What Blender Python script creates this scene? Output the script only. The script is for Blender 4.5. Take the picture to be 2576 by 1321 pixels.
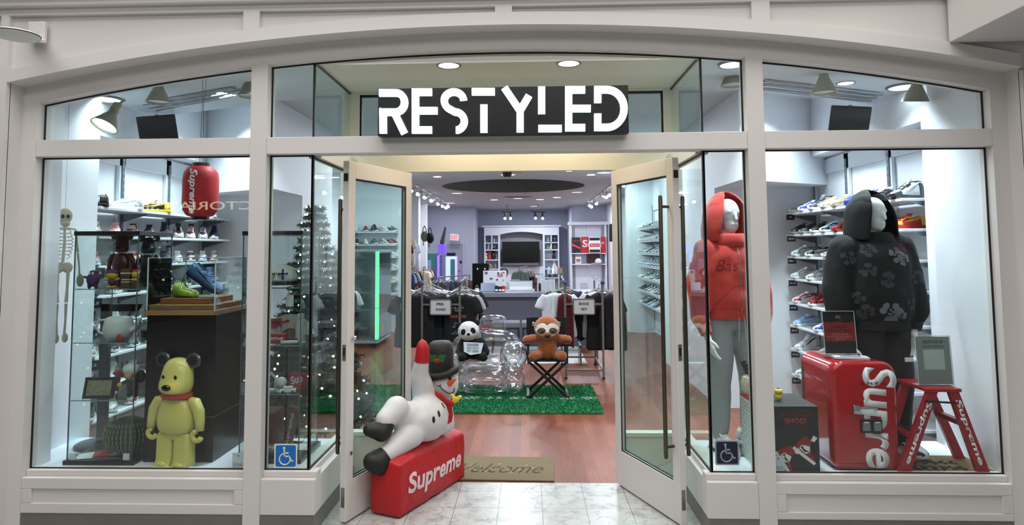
import bpy, bmesh, math, random
from mathutils import Vector, Matrix, Euler
R = math.radians
PI = math.pi
random.seed(7)
for o in list(bpy.data.objects): bpy.data.objects.remove(o)
C = bpy.context.scene.collection
SC = bpy.context.scene

# ---------------------------------------------------------------- camera
W, H = 2576, 1321
FPX, CX, CY = 1658.36, 1268.87, 510.34
def cam_axes(yaw, pitch, roll):
    fwd = Vector((math.sin(yaw)*math.cos(pitch), math.cos(yaw)*math.cos(pitch), math.sin(pitch)))
    right = Vector((math.cos(yaw), -math.sin(yaw), 0)); up = right.cross(fwd)
    r = right*math.cos(roll) + up*math.sin(roll); u = -right*math.sin(roll) + up*math.cos(roll)
    return r, u, fwd
_r, _u, _f = cam_axes(R(-2.06534), R(3.97941), R(-0.349317))
cam = bpy.data.cameras.new('camera'); cam_o = bpy.data.objects.new('camera', cam); C.objects.link(cam_o)
m3 = Matrix((_r, _u, -_f)).transposed()
cam_o.matrix_world = Matrix.Translation((0, 0, 1.7)) @ m3.to_4x4()
cam.sensor_width = 36; cam.lens = FPX/W*36
cam.shift_x = (W/2-CX)/W; cam.shift_y = (CY-H/2)/W
cam.clip_start = 0.05; cam.clip_end = 200
SC.camera = cam_o
EYE = Vector((0, 0, 1.7))
def U(px, py, X=None, Y=None, Z=None):       # where the sight line of a measured point meets a real plane
    d = _r*((px-CX)/FPX) - _u*((py-CY)/FPX) + _f
    t = X/d.x if X is not None else (Y/d.y if Y is not None else (Z-1.7)/d.z)
    return EYE + d*t
def UX(px, py, Y): return U(px, py, Y=Y).x
def UZ(px, py, Y): return U(px, py, Y=Y).z

# ---------------------------------------------------------------- world, exposure
SC.view_settings.view_transform = 'Standard'; SC.view_settings.look = 'None'
SC.view_settings.exposure = 0.0; SC.view_settings.gamma = 1.0; SC.view_settings.use_curve_mapping = False
wd = bpy.data.worlds.new('world'); SC.world = wd; wd.use_nodes = True
wd.node_tree.nodes['Background'].inputs[0].default_value = (0.95, 0.9, 0.86, 1)
wd.node_tree.nodes['Background'].inputs[1].default_value = 0.22

# ---------------------------------------------------------------- lights
def area(name, loc, size, power, col=(1, 1, 1), rot=(0, 0, 0), sy=None, shape=None, spread=None):
    l = bpy.data.lights.new(name, 'AREA'); l.energy = power; l.color = col; l.size = size
    if sy: l.shape = 'RECTANGLE'; l.size_y = sy
    if shape: l.shape = shape
    if spread: l.spread = R(spread)
    o = bpy.data.objects.new(name, l); C.objects.link(o); o.location = loc; o.rotation_euler = rot
    return o
# mall concourse: skylight strips high over the walkway
area('concourse_skylight', (0, 1.7, 6.2), 9.0, 360, (1.0, 0.975, 0.95), sy=3.0)
area('concourse_skylight', (0, -4.5, 6.2), 9.0, 225, (1.0, 0.975, 0.95), (R(25), 0, 0), sy=2.5)
COOL = (0.80, 0.93, 1.0)
LIL = (0.87, 0.93, 1.0)
# interior lamps: a few at real fixtures, the rest added as fill
for x, y, z, p in ((-3.18, 4.90, 2.885, 11), (-2.32, 4.90, 2.885, 21), (-1.8, 4.6, 2.885, 12), (-1.8, 5.9, 3.14, 22), (-2.9, 6.1, 3.14, 30), (2.62, 4.90, 2.885, 11), (2.34, 4.86, 2.885, 21), (1.4, 4.42, 2.885, 12), (1.5, 5.9, 3.14, 22), (2.45, 6.1, 3.14, 30)):
    area('display_lamp', (x, y, z), 0.2, p*.88, COOL, shape='DISK', spread=115)
for x, y, p in ((-0.15, 7.0, 40), (-1.7, 9.0, 40), (1.3, 9.0, 40), (-0.15, 11.0, 40), (-2.1, 12.0, 34), (1.5, 13.0, 34), (-0.4, 13.2, 34),
                (-1.9, 17.5, 44), (1.3, 17.5, 44), (-0.3, 19.5, 44), (-2.5, 21.2, 28), (0.2, 23.2, 60), (2.0, 21.0, 34)):
    area('shop_fill_lamp', (x, y, 3.14), 0.3, p*1.25, LIL, shape='DISK')  # fill lamps at freely chosen ceiling spots, each given an added fixture
area('machine_lamp', (-3.05, 12.0, 1.72), 0.5, 9, (0.7, 1.0, 0.92))
for x in (-0.51, 0.27):
    area('alcove_lamp', (x, 4.5, 2.87), 0.14, 7.5, (1.0, 0.80, 0.50), shape='DISK')

# ---------------------------------------------------------------- materials
MATS = {}
def mat(name, col=(.8, .8, .8), rough=.5, metal=0., var=0., vscale=20., bump=0., bscale=200., emit=None, estr=1., trans=None, coat=0., sheen=0.):
    if name in MATS: return MATS[name]
    m = bpy.data.materials.new(name); m.use_nodes = True; nt = m.node_tree; b = nt.nodes['Principled BSDF']
    b.inputs['Base Color'].default_value = (*col, 1); b.inputs['Roughness'].default_value = rough; b.inputs['Metallic'].default_value = metal
    if coat: b.inputs['Coat Weight'].default_value = coat
    if sheen: b.inputs['Sheen Weight'].default_value = sheen
    if var or bump:
        tc = nt.nodes.new('ShaderNodeTexCoord')
    if var:
        n = nt.nodes.new('ShaderNodeTexNoise'); n.inputs['Scale'].default_value = vscale; n.inputs['Detail'].default_value = 4
        nt.links.new(tc.outputs['Object'], n.inputs['Vector'])
        mx = nt.nodes.new('ShaderNodeMix'); mx.data_type = 'RGBA'
        mx.inputs[6].default_value = (*[max(0, c*(1-var)) for c in col], 1); mx.inputs[7].default_value = (*[min(1, c*(1+var)) for c in col], 1)
        nt.links.new(n.outputs['Fac'], mx.inputs[0]); nt.links.new(mx.outputs[2], b.inputs['Base Color'])
    if bump:
        n2 = nt.nodes.new('ShaderNodeTexNoise'); n2.inputs['Scale'].default_value = bscale; nt.links.new(tc.outputs['Object'], n2.inputs['Vector'])
        bp = nt.nodes.new('ShaderNodeBump'); bp.inputs['Strength'].default_value = bump; bp.inputs['Distance'].default_value = .01
        nt.links.new(n2.outputs['Fac'], bp.inputs['Height']); nt.links.new(bp.outputs[0], b.inputs['Normal'])
    if emit:
        b.inputs['Emission Color'].default_value = (*emit, 1); b.inputs['Emission Strength'].default_value = estr
    MATS[name] = m
    return m
def glass_mat(name, tint=(.93, .97, .96), refl=1.0, rough=0.0, base=0.0):
    if name in MATS: return MATS[name]
    m = bpy.data.materials.new(name); m.use_nodes = True; nt = m.node_tree; nt.nodes.clear()
    out = nt.nodes.new('ShaderNodeOutputMaterial'); mx = nt.nodes.new('ShaderNodeMixShader')
    t = nt.nodes.new('ShaderNodeBsdfTransparent'); t.inputs[0].default_value = (*tint, 1)
    g = nt.nodes.new('ShaderNodeBsdfGlossy'); g.inputs['Roughness'].default_value = rough; g.inputs[0].default_value = (1, 1, 1, 1)
    fr = nt.nodes.new('ShaderNodeLayerWeight'); fr.inputs[0].default_value = .5
    pw = nt.nodes.new('ShaderNodeMath'); pw.operation = 'POWER'; pw.inputs[1].default_value = 5
    mu = nt.nodes.new('ShaderNodeMath'); mu.operation = 'MULTIPLY_ADD'; mu.inputs[1].default_value = .8*refl; mu.inputs[2].default_value = .035*refl+base
    nt.links.new(fr.outputs['Facing'], pw.inputs[0]); nt.links.new(pw.outputs[0], mu.inputs[0]); nt.links.new(mu.outputs[0], mx.inputs[0])
    nt.links.new(t.outputs[0], mx.inputs[1]); nt.links.new(g.outputs[0], mx.inputs[2]); nt.links.new(mx.outputs[0], out.inputs[0])
    MATS[name] = m
    return m
def M_(name, r, g, b, rough=.5, **k):         # colour given as sRGB 0-255
    f = lambda c: (c/255/12.92) if c/255 <= .04045 else ((c/255+.055)/1.055)**2.4
    return mat(name, (f(r), f(g), f(b)), rough, **k)

# ---------------------------------------------------------------- geometry collector
class MB:
    def __init__(s): s.v = []; s.f = []; s.mi = []; s.cur = 0
    def add(s, vs, fs):
        n = len(s.v); s.v += [tuple(v) for v in vs]; s.f += [tuple(i+n for i in f) for f in fs]; s.mi += [s.cur]*len(fs); return s
    def box(s, x0, x1, y0, y1, z0, z1, M=None):
        vs = [Vector((x, y, z)) for z in (z0, z1) for y in (y0, y1) for x in (x0, x1)]
        if M: vs = [M @ v for v in vs]
        return s.add(vs, [(0, 2, 3, 1), (4, 5, 7, 6), (0, 1, 5, 4), (2, 6, 7, 3), (0, 4, 6, 2), (1, 3, 7, 5)])
    def loft(s, rings, cap=True, close=True):
        n = len(rings[0]); vs = [p for r in rings for p in r]; fs = []
        for i in range(len(rings)-1):
            for j in range(n if close else n-1):
                a = i*n+j; b = i*n+(j+1) % n; fs.append((a, b, b+n, a+n))
        if cap and close: fs.append(tuple(reversed(range(n)))); fs.append(tuple(range((len(rings)-1)*n, len(rings)*n)))
        return s.add(vs, fs)
    def tube(s, path, r, seg=10, cap=True):
        path = [Vector(p) for p in path]; rs = r if isinstance(r, (list, tuple)) else [r]*len(path)
        rings = []; prev = None
        for i, p in enumerate(path):
            t = (path[min(i+1, len(path)-1)]-path[max(i-1, 0)]).normalized()
            if prev is None:
                a = Vector((0, 0, 1)) if abs(t.z) < .9 else Vector((1, 0, 0)); x = a.cross(t).normalized()
            else:
                x = (prev - t*prev.dot(t)).normalized()
            prev = x; y = t.cross(x)
            rings.append([p + (x*math.cos(2*PI*k/seg)+y*math.sin(2*PI*k/seg))*rs[i] for k in range(seg)])
        return s.loft(rings, cap)
    def lathe(s, prof, c=(0, 0, 0), seg=24, axis='z', M=None, sx=1, sy=1):
        rings = []
        for r, h in prof:
            ring = []
            for k in range(seg):
                a = 2*PI*k/seg; p = Vector((r*math.cos(a)*sx, r*math.sin(a)*sy, h))
                if axis == 'y': p = Vector((p.x, h, p.y))
                if axis == 'x': p = Vector((h, p.x, p.y))
                if M: p = M @ p
                ring.append(p+Vector(c))
            rings.append(ring)
        return s.loft(rings, cap=(prof[0][0] < .03 and prof[-1][0] < .03))
    def ell(s, c, r, seg=20, rings=12, M=None):
        if not isinstance(r, (list, tuple)): r = (r, r, r)
        rr = []
        for i in range(rings+1):
            a = -PI/2+PI*i/rings; ca = max(math.cos(a), .002)
            ring = []
            for k in range(seg):
                p = Vector((r[0]*ca*math.cos(2*PI*k/seg), r[1]*ca*math.sin(2*PI*k/seg), r[2]*math.sin(a)))
                if M: p = M @ p
                ring.append(p+Vector(c))
            rr.append(ring)
        return s.loft(rr)
    def cap(s, a, b, ra, rb, seg=16, rings=6):       # tapered capsule
        a = Vector(a); b = Vector(b); t = (b-a); L = t.length; t.normalize()
        q = Vector((0, 0, 1)) if abs(t.z) < .9 else Vector((1, 0, 0)); x = q.cross(t).normalized(); y = t.cross(x); rr = []
        def ring(c, r): return [c+(x*math.cos(2*PI*k/seg)+y*math.sin(2*PI*k/seg))*r for k in range(seg)]
        for i in range(rings+1):
            th = PI/2*(1-i/rings); rr.append(ring(a-t*ra*math.sin(th), max(ra*math.cos(th), ra*.02)))
        for i in range(rings+1):
            th = PI/2*i/rings; rr.append(ring(b+t*rb*math.sin(th), max(rb*math.cos(th), rb*.02)))
        return s.loft(rr)
    def prism(s, pts, o, ux, uy, depth, back=0.):     # polygon pts (2D) in plane o+ux*a+uy*b, pushed along normal ux x uy
        o = Vector(o); ux = Vector(ux).normalized(); uy = Vector(uy).normalized(); n = ux.cross(uy)
        a = [o+ux*p[0]+uy*p[1]-n*back for p in pts]; b = [o+ux*p[0]+uy*p[1]+n*depth for p in pts]; k = len(pts)
        fs = [tuple(reversed(range(k))), tuple(range(k, 2*k))]+[(i, (i+1) % k, (i+1) % k+k, i+k) for i in range(k)]
        return s.add(a+b, fs)
    def beam(s, a, b, w, h, up=(0, 0, 1)):
        a = Vector(a); b = Vector(b); t = (b-a).normalized(); x = t.cross(Vector(up)).normalized(); y = x.cross(t)
        r = [[p+x*i*w/2+y*j*h/2 for i, j in ((-1, -1), (1, -1), (1, 1), (-1, 1))] for p in (a, b)]
        return s.loft(r)
    def build(s, name, m, parent=None, smooth=None, bevel=0, sub=0, bseg=2, solid=0):
        me = bpy.data.meshes.new(name); me.from_pydata(s.v, [], s.f); me.validate()
        bm = bmesh.new(); bm.from_mesh(me); bmesh.ops.recalc_face_normals(bm, faces=bm.faces); bm.to_mesh(me); bm.free()
        for mm in (m if isinstance(m, (list, tuple)) else [m]): me.materials.append(mm)
        if len(me.materials) > 1 and len(s.mi) == len(me.polygons):
            for p, i in zip(me.polygons, s.mi): p.material_index = i
        if smooth is not None:
            me.polygons.foreach_set('use_smooth', [True]*len(me.polygons))
            if smooth < 180: me.set_sharp_from_angle(angle=R(smooth))
        o = bpy.data.objects.new(name, me); C.objects.link(o)
        if parent: o.parent = parent
        if solid:
            md = o.modifiers.new('solid', 'SOLIDIFY'); md.thickness = solid
        if sub:
            md = o.modifiers.new('sub', 'SUBSURF'); md.levels = sub; md.render_levels = sub
        if bevel:
            md = o.modifiers.new('bevel', 'BEVEL'); md.width = bevel; md.segments = bseg; md.limit_method = 'ANGLE'; md.angle_limit = R(35)
            md.harden_normals = False
        return o
def freeze(o):          # turn modifiers into plain mesh
    dg = bpy.context.evaluated_depsgraph_get(); dg.update(); e = o.evaluated_get(dg)
    me = bpy.data.meshes.new_from_object(e); old = o.data; o.modifiers.clear(); o.data = me; me.name = o.name
    return o
def blob(mb, name, m, parent=None, voxel=.012, it=6, sm=True):       # fuse overlapping lumps into one continuous skin
    o = mb.build(name, m, None)
    md = o.modifiers.new('r', 'REMESH'); md.mode = 'VOXEL'; md.voxel_size = voxel; md.use_smooth_shade = sm
    md = o.modifiers.new('s', 'SMOOTH'); md.iterations = it; md.factor = .5
    freeze(o)
    if sm: o.data.polygons.foreach_set('use_smooth', [True]*len(o.data.polygons))
    if parent: o.parent = parent
    return o
def tag(o, label=None, cat=None, group=None, kind=None):
    if label: o['label'] = label
    if cat: o['category'] = cat
    if group: o['group'] = group
    if kind: o['kind'] = kind
    return o
def thing(name, label, cat, loc=(0, 0, 0), rz=0., group=None, rot=None, scale=None):
    o = bpy.data.objects.new(name, None); C.objects.link(o); o.location = loc; o.rotation_euler = rot or (0, 0, rz)
    if scale: o.scale = (scale,)*3 if not isinstance(scale, (tuple, list)) else scale
    o.empty_display_size = .1
    return tag(o, label, cat, group)
def struct(o, label=None): return tag(o, label, None, None, 'structure')
def kids(o): return [c for c in bpy.data.objects if c.parent == o]
def copy_tree(o, parent=None, kidmap=None):
    c = o.copy(); C.objects.link(c); c.parent = parent
    for ch in kidmap[o] if kidmap else kids(o): copy_tree(ch, c, kidmap)
    return c
def face_M(loc, rz=0., rx=0.): return Matrix.Translation(loc) @ Euler((rx, 0, rz)).to_matrix().to_4x4()
TXT = {}
def text(name, s, m, parent, o, ux, uy, w, h, depth=.002, bold=0., shear=0., lines=1.0, raw=False):
    """writing fitted to a w x h box whose centre is o, along ux / uy, raised along ux x uy"""
    cu = bpy.data.curves.new('t', 'FONT'); cu.body = s; cu.align_x = 'CENTER'; cu.offset = bold; cu.shear = shear; cu.space_line = lines
    cu.resolution_u = 4; cu.fill_mode = 'FRONT'
    t = bpy.data.objects.new('t', cu); C.objects.link(t)
    dg = bpy.context.evaluated_depsgraph_get(); dg.update()
    me = bpy.data.meshes.new_from_object(t.evaluated_get(dg)); bpy.data.objects.remove(t); bpy.data.curves.remove(cu)
    bm = bmesh.new(); bm.from_mesh(me)
    bmesh.ops.remove_doubles(bm, verts=bm.verts, dist=1e-5)
    r = bmesh.ops.extrude_face_region(bm, geom=list(bm.faces))
    for v in r['geom']:
        if isinstance(v, bmesh.types.BMVert): v.co.z += 1
    xs = [v.co.x for v in bm.verts]; ys = [v.co.y for v in bm.verts]
    x0, x1, y0, y1 = min(xs), max(xs), min(ys), max(ys)
    o = Vector(o); ux = Vector(ux).normalized(); uy = Vector(uy).normalized(); n = ux.cross(uy)
    for v in bm.verts:
        v.co = o+ux*((v.co.x-(x0+x1)/2)/(x1-x0)*w)+uy*((v.co.y-(y0+y1)/2)/(y1-y0)*h)+n*(v.co.z*depth)
    bmesh.ops.recalc_face_normals(bm, faces=bm.faces)
    bm.to_mesh(me); bm.free(); me.materials.clear(); me.materials.append(m)
    ob = bpy.data.objects.new(name, me); C.objects.link(ob); me.name = name
    if parent: ob.parent = parent
    return ob
def card(name, m, parent, o, ux, uy, w, h, depth=.002):
    ux = Vector(ux).normalized(); uy = Vector(uy).normalized()
    return MB().prism([(-w/2, -h/2), (w/2, -h/2), (w/2, h/2), (-w/2, h/2)], o, ux, uy, depth).build(name, m, parent)
XA = Vector((1, 0, 0)); YA = Vector((0, 1, 0)); ZA = Vector((0, 0, 1))
# ================================================================ cloth and skin helpers
from mathutils import noise
from mathutils.bvhtree import BVHTree
def wrinkle(o, amp, sc, seed=0., zfade=None):
    me = o.data; me.update(); ns = [v.normal.copy() for v in me.vertices]
    for v, n in zip(me.vertices, ns):
        p = Vector((v.co.x*sc[0]+seed, v.co.y*sc[1], v.co.z*sc[2])); d = noise.noise(p)+.5*noise.noise(p*2.1+Vector((3, 1, 7)))
        v.co += n*(amp*d)
    me.update()
def bvh(o):
    return BVHTree.FromPolygons([v.co[:] for v in o.data.vertices], [p.vertices[:] for p in o.data.polygons])
def decal(name, m, parent, tree, polys, off=.002, y0=-1., d=(0, 1, 0)):
    """flat shapes (x, z) pressed on to a garment from the front"""
    q = MB(); d = Vector(d)
    for poly in polys:
        vs = []
        for x, z in poly:
            h = tree.ray_cast(Vector((x, y0, z)), d)
            if h[0] is None: vs = None; break
            vs.append(h[0]-d*off)
        if vs:
            n = len(vs); cx = sum(x for x, z in poly)/n; cz = sum(z for x, z in poly)/n; rings = []
            for u in (.25, .5, .75):
                rings.append([])
                for (x, z), w_ in zip(poly, vs):
                    h = tree.ray_cast(Vector((cx+(x-cx)*u, y0, cz+(z-cz)*u)), d); rings[-1].append(h[0]-d*off if h[0] else w_)
            h = tree.ray_cast(Vector((cx, y0, cz)), d); c = h[0]-d*off if h[0] else vs[0]
            q.loft(rings+[vs], cap=False); q.add([c]+rings[0], [(0, i+1, (i+1) % n+1) for i in range(n)])
    return q.build(name, m, parent) if q.v else None
def sheet(o, L):
    """single fine sheet out of raised lettering"""
    bm = bmesh.new(); bm.from_mesh(o.data); zs = [v.co.z for v in bm.verts]; zm = (min(zs)+max(zs))/2
    bmesh.ops.delete(bm, geom=[v for v in bm.verts if v.co.z < zm], context='VERTS')
    bmesh.ops.triangulate(bm, faces=bm.faces)
    for k in range(4):
        es = [e for e in bm.edges if e.calc_length() > L]
        if not es: break
        bmesh.ops.subdivide_edges(bm, edges=es, cuts=1); bmesh.ops.triangulate(bm, faces=bm.faces)
    return bm
def decal_text(name, s, m, parent, tree, c, w, h, off=.002, y0=-1., bold=.02, shear=0., rot=0.):
    o = text(name, s, m, parent, (0, 0, 0), XA, YA, w, h, .0001, bold=bold, shear=shear)
    bm = sheet(o, max(h*.3, .006))
    for v in bm.verts:
        x, z = v.co.x*math.cos(rot)-v.co.y*math.sin(rot)+c[0], v.co.x*math.sin(rot)+v.co.y*math.cos(rot)+c[1]
        hit = tree.ray_cast(Vector((x, y0, z)), Vector((0, 1, 0)))
        v.co = hit[0]-Vector((0, off, 0)) if hit[0] else Vector((x, 0, z))
    bm.to_mesh(o.data); bm.free(); return o
def ringloft(rows, seg=28, p=1., xo=None):
    """rows: (z, half width, half depth, x offset, y offset)"""
    rr = []
    for r in rows:
        z, w, d = r[:3]; x0 = r[3] if len(r) > 3 else 0; y0 = r[4] if len(r) > 4 else 0
        rr.append([Vector((x0+w*math.copysign(abs(math.cos(a))**p, math.cos(a)), y0+d*math.copysign(abs(math.sin(a))**p, math.sin(a)), z)) for a in [2*PI*k/seg for k in range(seg)]])
    return rr
def hood_mesh(z0, z1, rx, ry, yo, phi0, phi1, th=.012):
    q = MB(); n = 14; rings = []
    for i in range(n+1):
        u = i/n; z = z0+(z1-z0)*u; s = (1-max(0, (u-.35)/.65)**2.2)**.5 if u < 1 else .12
        s = max(s, .14); w, d = rx*s*(1+.12*(1-u)), ry*s*(1+.05*(1-u)); ph = phi0+(phi1-phi0)*u
        ring = []
        for k in range(25):
            a = -PI/2+ph+(2*PI-2*ph)*k/24; ring.append(Vector((w*math.cos(a), yo+d*math.sin(a)+.012*u, z)))
        rings.append(ring)
    q.loft(rings, cap=False, close=False)
    top = [rings[-1][k] for k in range(25)]; q.add(top, [tuple(range(25))])
    return q
def hand(name, m, parent, wrist, down, fwd, side, s=1., curl=.5):
    """relaxed hand: palm and five separate fingers; thumb on 'side'"""
    w = Vector(wrist); d = Vector(down).normalized(); f = Vector(fwd).normalized(); sd = Vector(side).normalized(); q = MB()
    q.cap(w-d*.03*s, w+d*.01*s, .024*s, .026*s); 
    for k in range(4): q.cap(w+d*.012*s+f*(k-1.5)*.010*s, w+d*.085*s+f*(k-1.5)*.019*s, .016*s, .0125*s)
    for k, L in enumerate((.072, .080, .075, .058)):
        b = w+d*.088*s+f*(1.5-k)*.0195*s; c1 = b+(d+sd*.15*curl).normalized()*L*.45*s; c2 = c1+(d+sd*.9*curl).normalized()*L*.32*s; c3 = c2+(d+sd*1.6*curl).normalized()*L*.25*s
        q.cap(b, c1, .0098*s, .0088*s, 10, 3); q.cap(c1, c2, .0088*s, .0080*s, 10, 3); q.cap(c2, c3, .0080*s, .0068*s, 10, 3)
    b = w+d*.025*s+f*.025*s; c1 = b+(d*.6+f*.75+sd*.35).normalized()*.042*s; c2 = c1+(d+f*.25+sd*.35).normalized()*.030*s
    q.cap(b, c1, .0125*s, .0105*s, 10, 3); q.cap(c1, c2, .0100*s, .0078*s, 10, 3)
    return blob(q, name, m, parent, voxel=.0042*s, it=3)
# ================================================================ the shop front and the room
PAINT = M_('ivory_paint', 213, 209, 206, .55, var=.02, vscale=3, bump=.02)
PAINTW = M_('white_shop_paint', 226, 230, 236, .6, var=.015, vscale=2)
PAINTG = M_('shop_back_wall_paint', 178, 184, 202, .7, var=.02, vscale=1.5)
CEILM = M_('ceiling_paint', 196, 206, 212, .8)
BLACK = M_('black_rubber_gasket', 14, 15, 18, .5)
KERB = M_('grey_marble_kerb', 112, 109, 104, .35, var=.15, vscale=12)
DECK = M_('pale_deck_paint', 205, 214, 222, .5, var=.03)
GL = glass_mat('shop_window_glass', (.95, .98, .975), 1.0)
GLD = glass_mat('door_glass', (.90, .965, .945), 1.0)
FY, GY, AY, HY = 4.02, 4.09, 3.88, 4.93
DZ = .345
XL, XR = -3.20, 2.88
wz = lambda x: 2.938-(x+.155)**2/29.3            # window head
az = lambda x: 3.046-(x+.16)**2/30.1             # arch edge

def tile_mat():
    m = bpy.data.materials.new('marble_tile'); m.use_nodes = True; nt = m.node_tree; b = nt.nodes['Principled BSDF']
    tc = nt.nodes.new('ShaderNodeTexCoord'); mp = nt.nodes.new('ShaderNodeMapping'); mp.inputs['Location'].default_value = (.500, -4.46+.288*20, 0)
    br = nt.nodes.new('ShaderNodeTexBrick'); br.offset = 0; br.squash = 1
    for k, v in (('Scale', 1), ('Mortar Size', .0016), ('Mortar Smooth', .2), ('Brick Width', .288), ('Row Height', .288)): br.inputs[k].default_value = v
    br.inputs['Mortar'].default_value = (.04, .04, .042, 1)
    nt.links.new(tc.outputs['Object'], mp.inputs[0]); nt.links.new(mp.outputs[0], br.inputs['Vector'])
    n = nt.nodes.new('ShaderNodeTexNoise'); n.inputs['Scale'].default_value = 9; n.inputs['Detail'].default_value = 10; n.inputs['Roughness'].default_value = .68
    cr = nt.nodes.new('ShaderNodeValToRGB'); cr.color_ramp.elements[0].position = .33; cr.color_ramp.elements[0].color = (.26, .265, .27, 1)
    cr.color_ramp.elements[1].position = .52; cr.color_ramp.elements[1].color = (.46, .47, .465, 1)
    v = nt.nodes.new('ShaderNodeTexWave'); v.inputs['Scale'].default_value = 1.3; v.inputs['Distortion'].default_value = 22; v.inputs['Detail'].default_value = 5; v.inputs['Detail Scale'].default_value = 2.2
    c2 = nt.nodes.new('ShaderNodeValToRGB'); c2.color_ramp.elements[0].position = 0; c2.color_ramp.elements[0].color = (.35, .35, .36, 1); c2.color_ramp.elements[1].position = .035; c2.color_ramp.elements[1].color = (1, 1, 1, 1)
    mx = nt.nodes.new('ShaderNodeMix'); mx.data_type = 'RGBA'; mx.blend_type = 'MULTIPLY'; mx.inputs[0].default_value = .45
    for q in (n, v): nt.links.new(tc.outputs['Object'], q.inputs['Vector'])
    nt.links.new(n.outputs['Fac'], cr.inputs[0]); nt.links.new(v.outputs['Fac'], c2.inputs[0])
    nt.links.new(cr.outputs[0], mx.inputs[6]); nt.links.new(c2.outputs[0], mx.inputs[7])
    nt.links.new(mx.outputs[2], br.inputs['Color1']); nt.links.new(mx.outputs[2], br.inputs['Color2']); nt.links.new(br.outputs['Color'], b.inputs['Base Color'])
    b.inputs['Roughness'].default_value = .28
    return m
def wood_mat(name='red_plank_floor', along='y', w=.085, L=1.3, c1=(.140, .034, .014), c2=(.225, .062, .025), rough=.38):
    m = bpy.data.materials.new(name); m.use_nodes = True; nt = m.node_tree; b = nt.nodes['Principled BSDF']
    tc = nt.nodes.new('ShaderNodeTexCoord'); mp = nt.nodes.new('ShaderNodeMapping'); mp.inputs['Rotation'].default_value = (0, 0, R(90) if along == 'y' else 0)
    br = nt.nodes.new('ShaderNodeTexBrick'); br.offset = .37; br.squash = 1
    for k, v in (('Scale', 1), ('Mortar Size', .0007), ('Brick Width', L), ('Row Height', w), ('Bias', .0)): br.inputs[k].default_value = v
    br.inputs['Color1'].default_value = (*c1, 1); br.inputs['Color2'].default_value = (*c2, 1); br.inputs['Mortar'].default_value = (c1[0]*.4, c1[1]*.4, c1[2]*.4, 1)
    nt.links.new(tc.outputs['Object'], mp.inputs[0]); nt.links.new(mp.outputs[0], br.inputs['Vector'])
    m2 = nt.nodes.new('ShaderNodeMapping'); m2.inputs['Scale'].default_value = (28, 2.2, 2) if along == 'y' else (2.2, 28, 28)
    n = nt.nodes.new('ShaderNodeTexNoise'); n.inputs['Scale'].default_value = 2.5; n.inputs['Detail'].default_value = 6
    nt.links.new(tc.outputs['Object'], m2.inputs[0]); nt.links.new(m2.outputs[0], n.inputs['Vector'])
    mx = nt.nodes.new('ShaderNodeMix'); mx.data_type = 'RGBA'; mx.blend_type = 'OVERLAY'; mx.inputs[0].default_value = .55
    nt.links.new(br.outputs['Color'], mx.inputs[6]); nt.links.new(n.outputs['Fac'], mx.inputs[7]); nt.links.new(mx.outputs[2], b.inputs['Base Color'])
    b.inputs['Roughness'].default_value = rough
    return m
TILE = tile_mat(); WOOD = wood_mat(); MATS['WOODF'] = WOOD

# floors
struct(MB().box(-9, 9, -9, HY, -.1, 0).build('floor', TILE), 'white veined marble tile floor of the concourse')
struct(MB().box(-5, 5, HY, 28, -.1, -.001).build('floor', WOOD), 'red brown plank floor inside the shop')
# pale mat-like paving by the counter
struct(MB().box(-.75, .85, 9.9, 13.2, 0, .004).build('floor', M_('pale_floor_sheet', 190, 192, 192, .5, var=.1, vscale=5)), 'pale grey floor patch before the counter')

# arch wall (outer plane)
N = 60
def strip(mb, x0, x1, lo, hi, y0, y1, n=40):
    xs = [x0+(x1-x0)*i/n for i in range(n+1)]
    for a, b in zip(xs[:-1], xs[1:]):
        vs = [(a, y0, lo(a)), (b, y0, lo(b)), (b, y0, hi(b)), (a, y0, hi(a)), (a, y1, lo(a)), (b, y1, lo(b)), (b, y1, hi(b)), (a, y1, hi(a))]
        mb.add(vs, [(0, 1, 2, 3), (4, 7, 6, 5), (0, 4, 5, 1), (3, 2, 6, 7)]+([(0, 3, 7, 4)] if a == x0 else [])+([(1, 5, 6, 2)] if b == xs[-1] else []))
mb = MB(); K = lambda v: (lambda x: v)
strip(mb, XL, XR, lambda x: az(x)+.004, K(3.6), AY+.03, FY)                    # recessed field
strip(mb, XL, XR, az, lambda x: az(x)+.078, AY, AY+.035)              # moulded arch band
strip(mb, -5, 5, K(3.16), K(3.205), AY, AY+.035, 1)
for a, b in ((-1.73, -1.63), (-.19, -.087), (1.337, 1.444)):
    strip(mb, a, b, lambda x: az(x)+.078, K(3.16), AY, AY+.035, 4)
mb.box(-5, XL, AY+.03, FY+.03, 0, 3.6); mb.box(XR, 5, AY+.03, FY+.03, 0, 3.6)
mb.box(-3.252, XL, AY, AY+.035, 2.74, 3.16); mb.box(-5, XL, AY, AY+.035, 0, 2.74); mb.box(XR, 5, AY, AY+.035, 0, 2.72)
struct(mb.build('wall_front', PAINT), 'ivory painted shop front wall with shallow recessed panels over the arch')
struct(MB().box(-5, 5, 3.84, AY+.02, 3.205, 3.26).box(-5, 5, 3.80, AY+.02, 3.26, 3.6).build('trim_1', PAINT, bevel=.006), 'cornice along the top of the shop front')
struct(MB().box(2.472, 5, .6, AY, 2.889, 3.7).build('trim_2', PAINT, bevel=.004), 'boxed soffit jutting out at the upper right corner')
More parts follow.
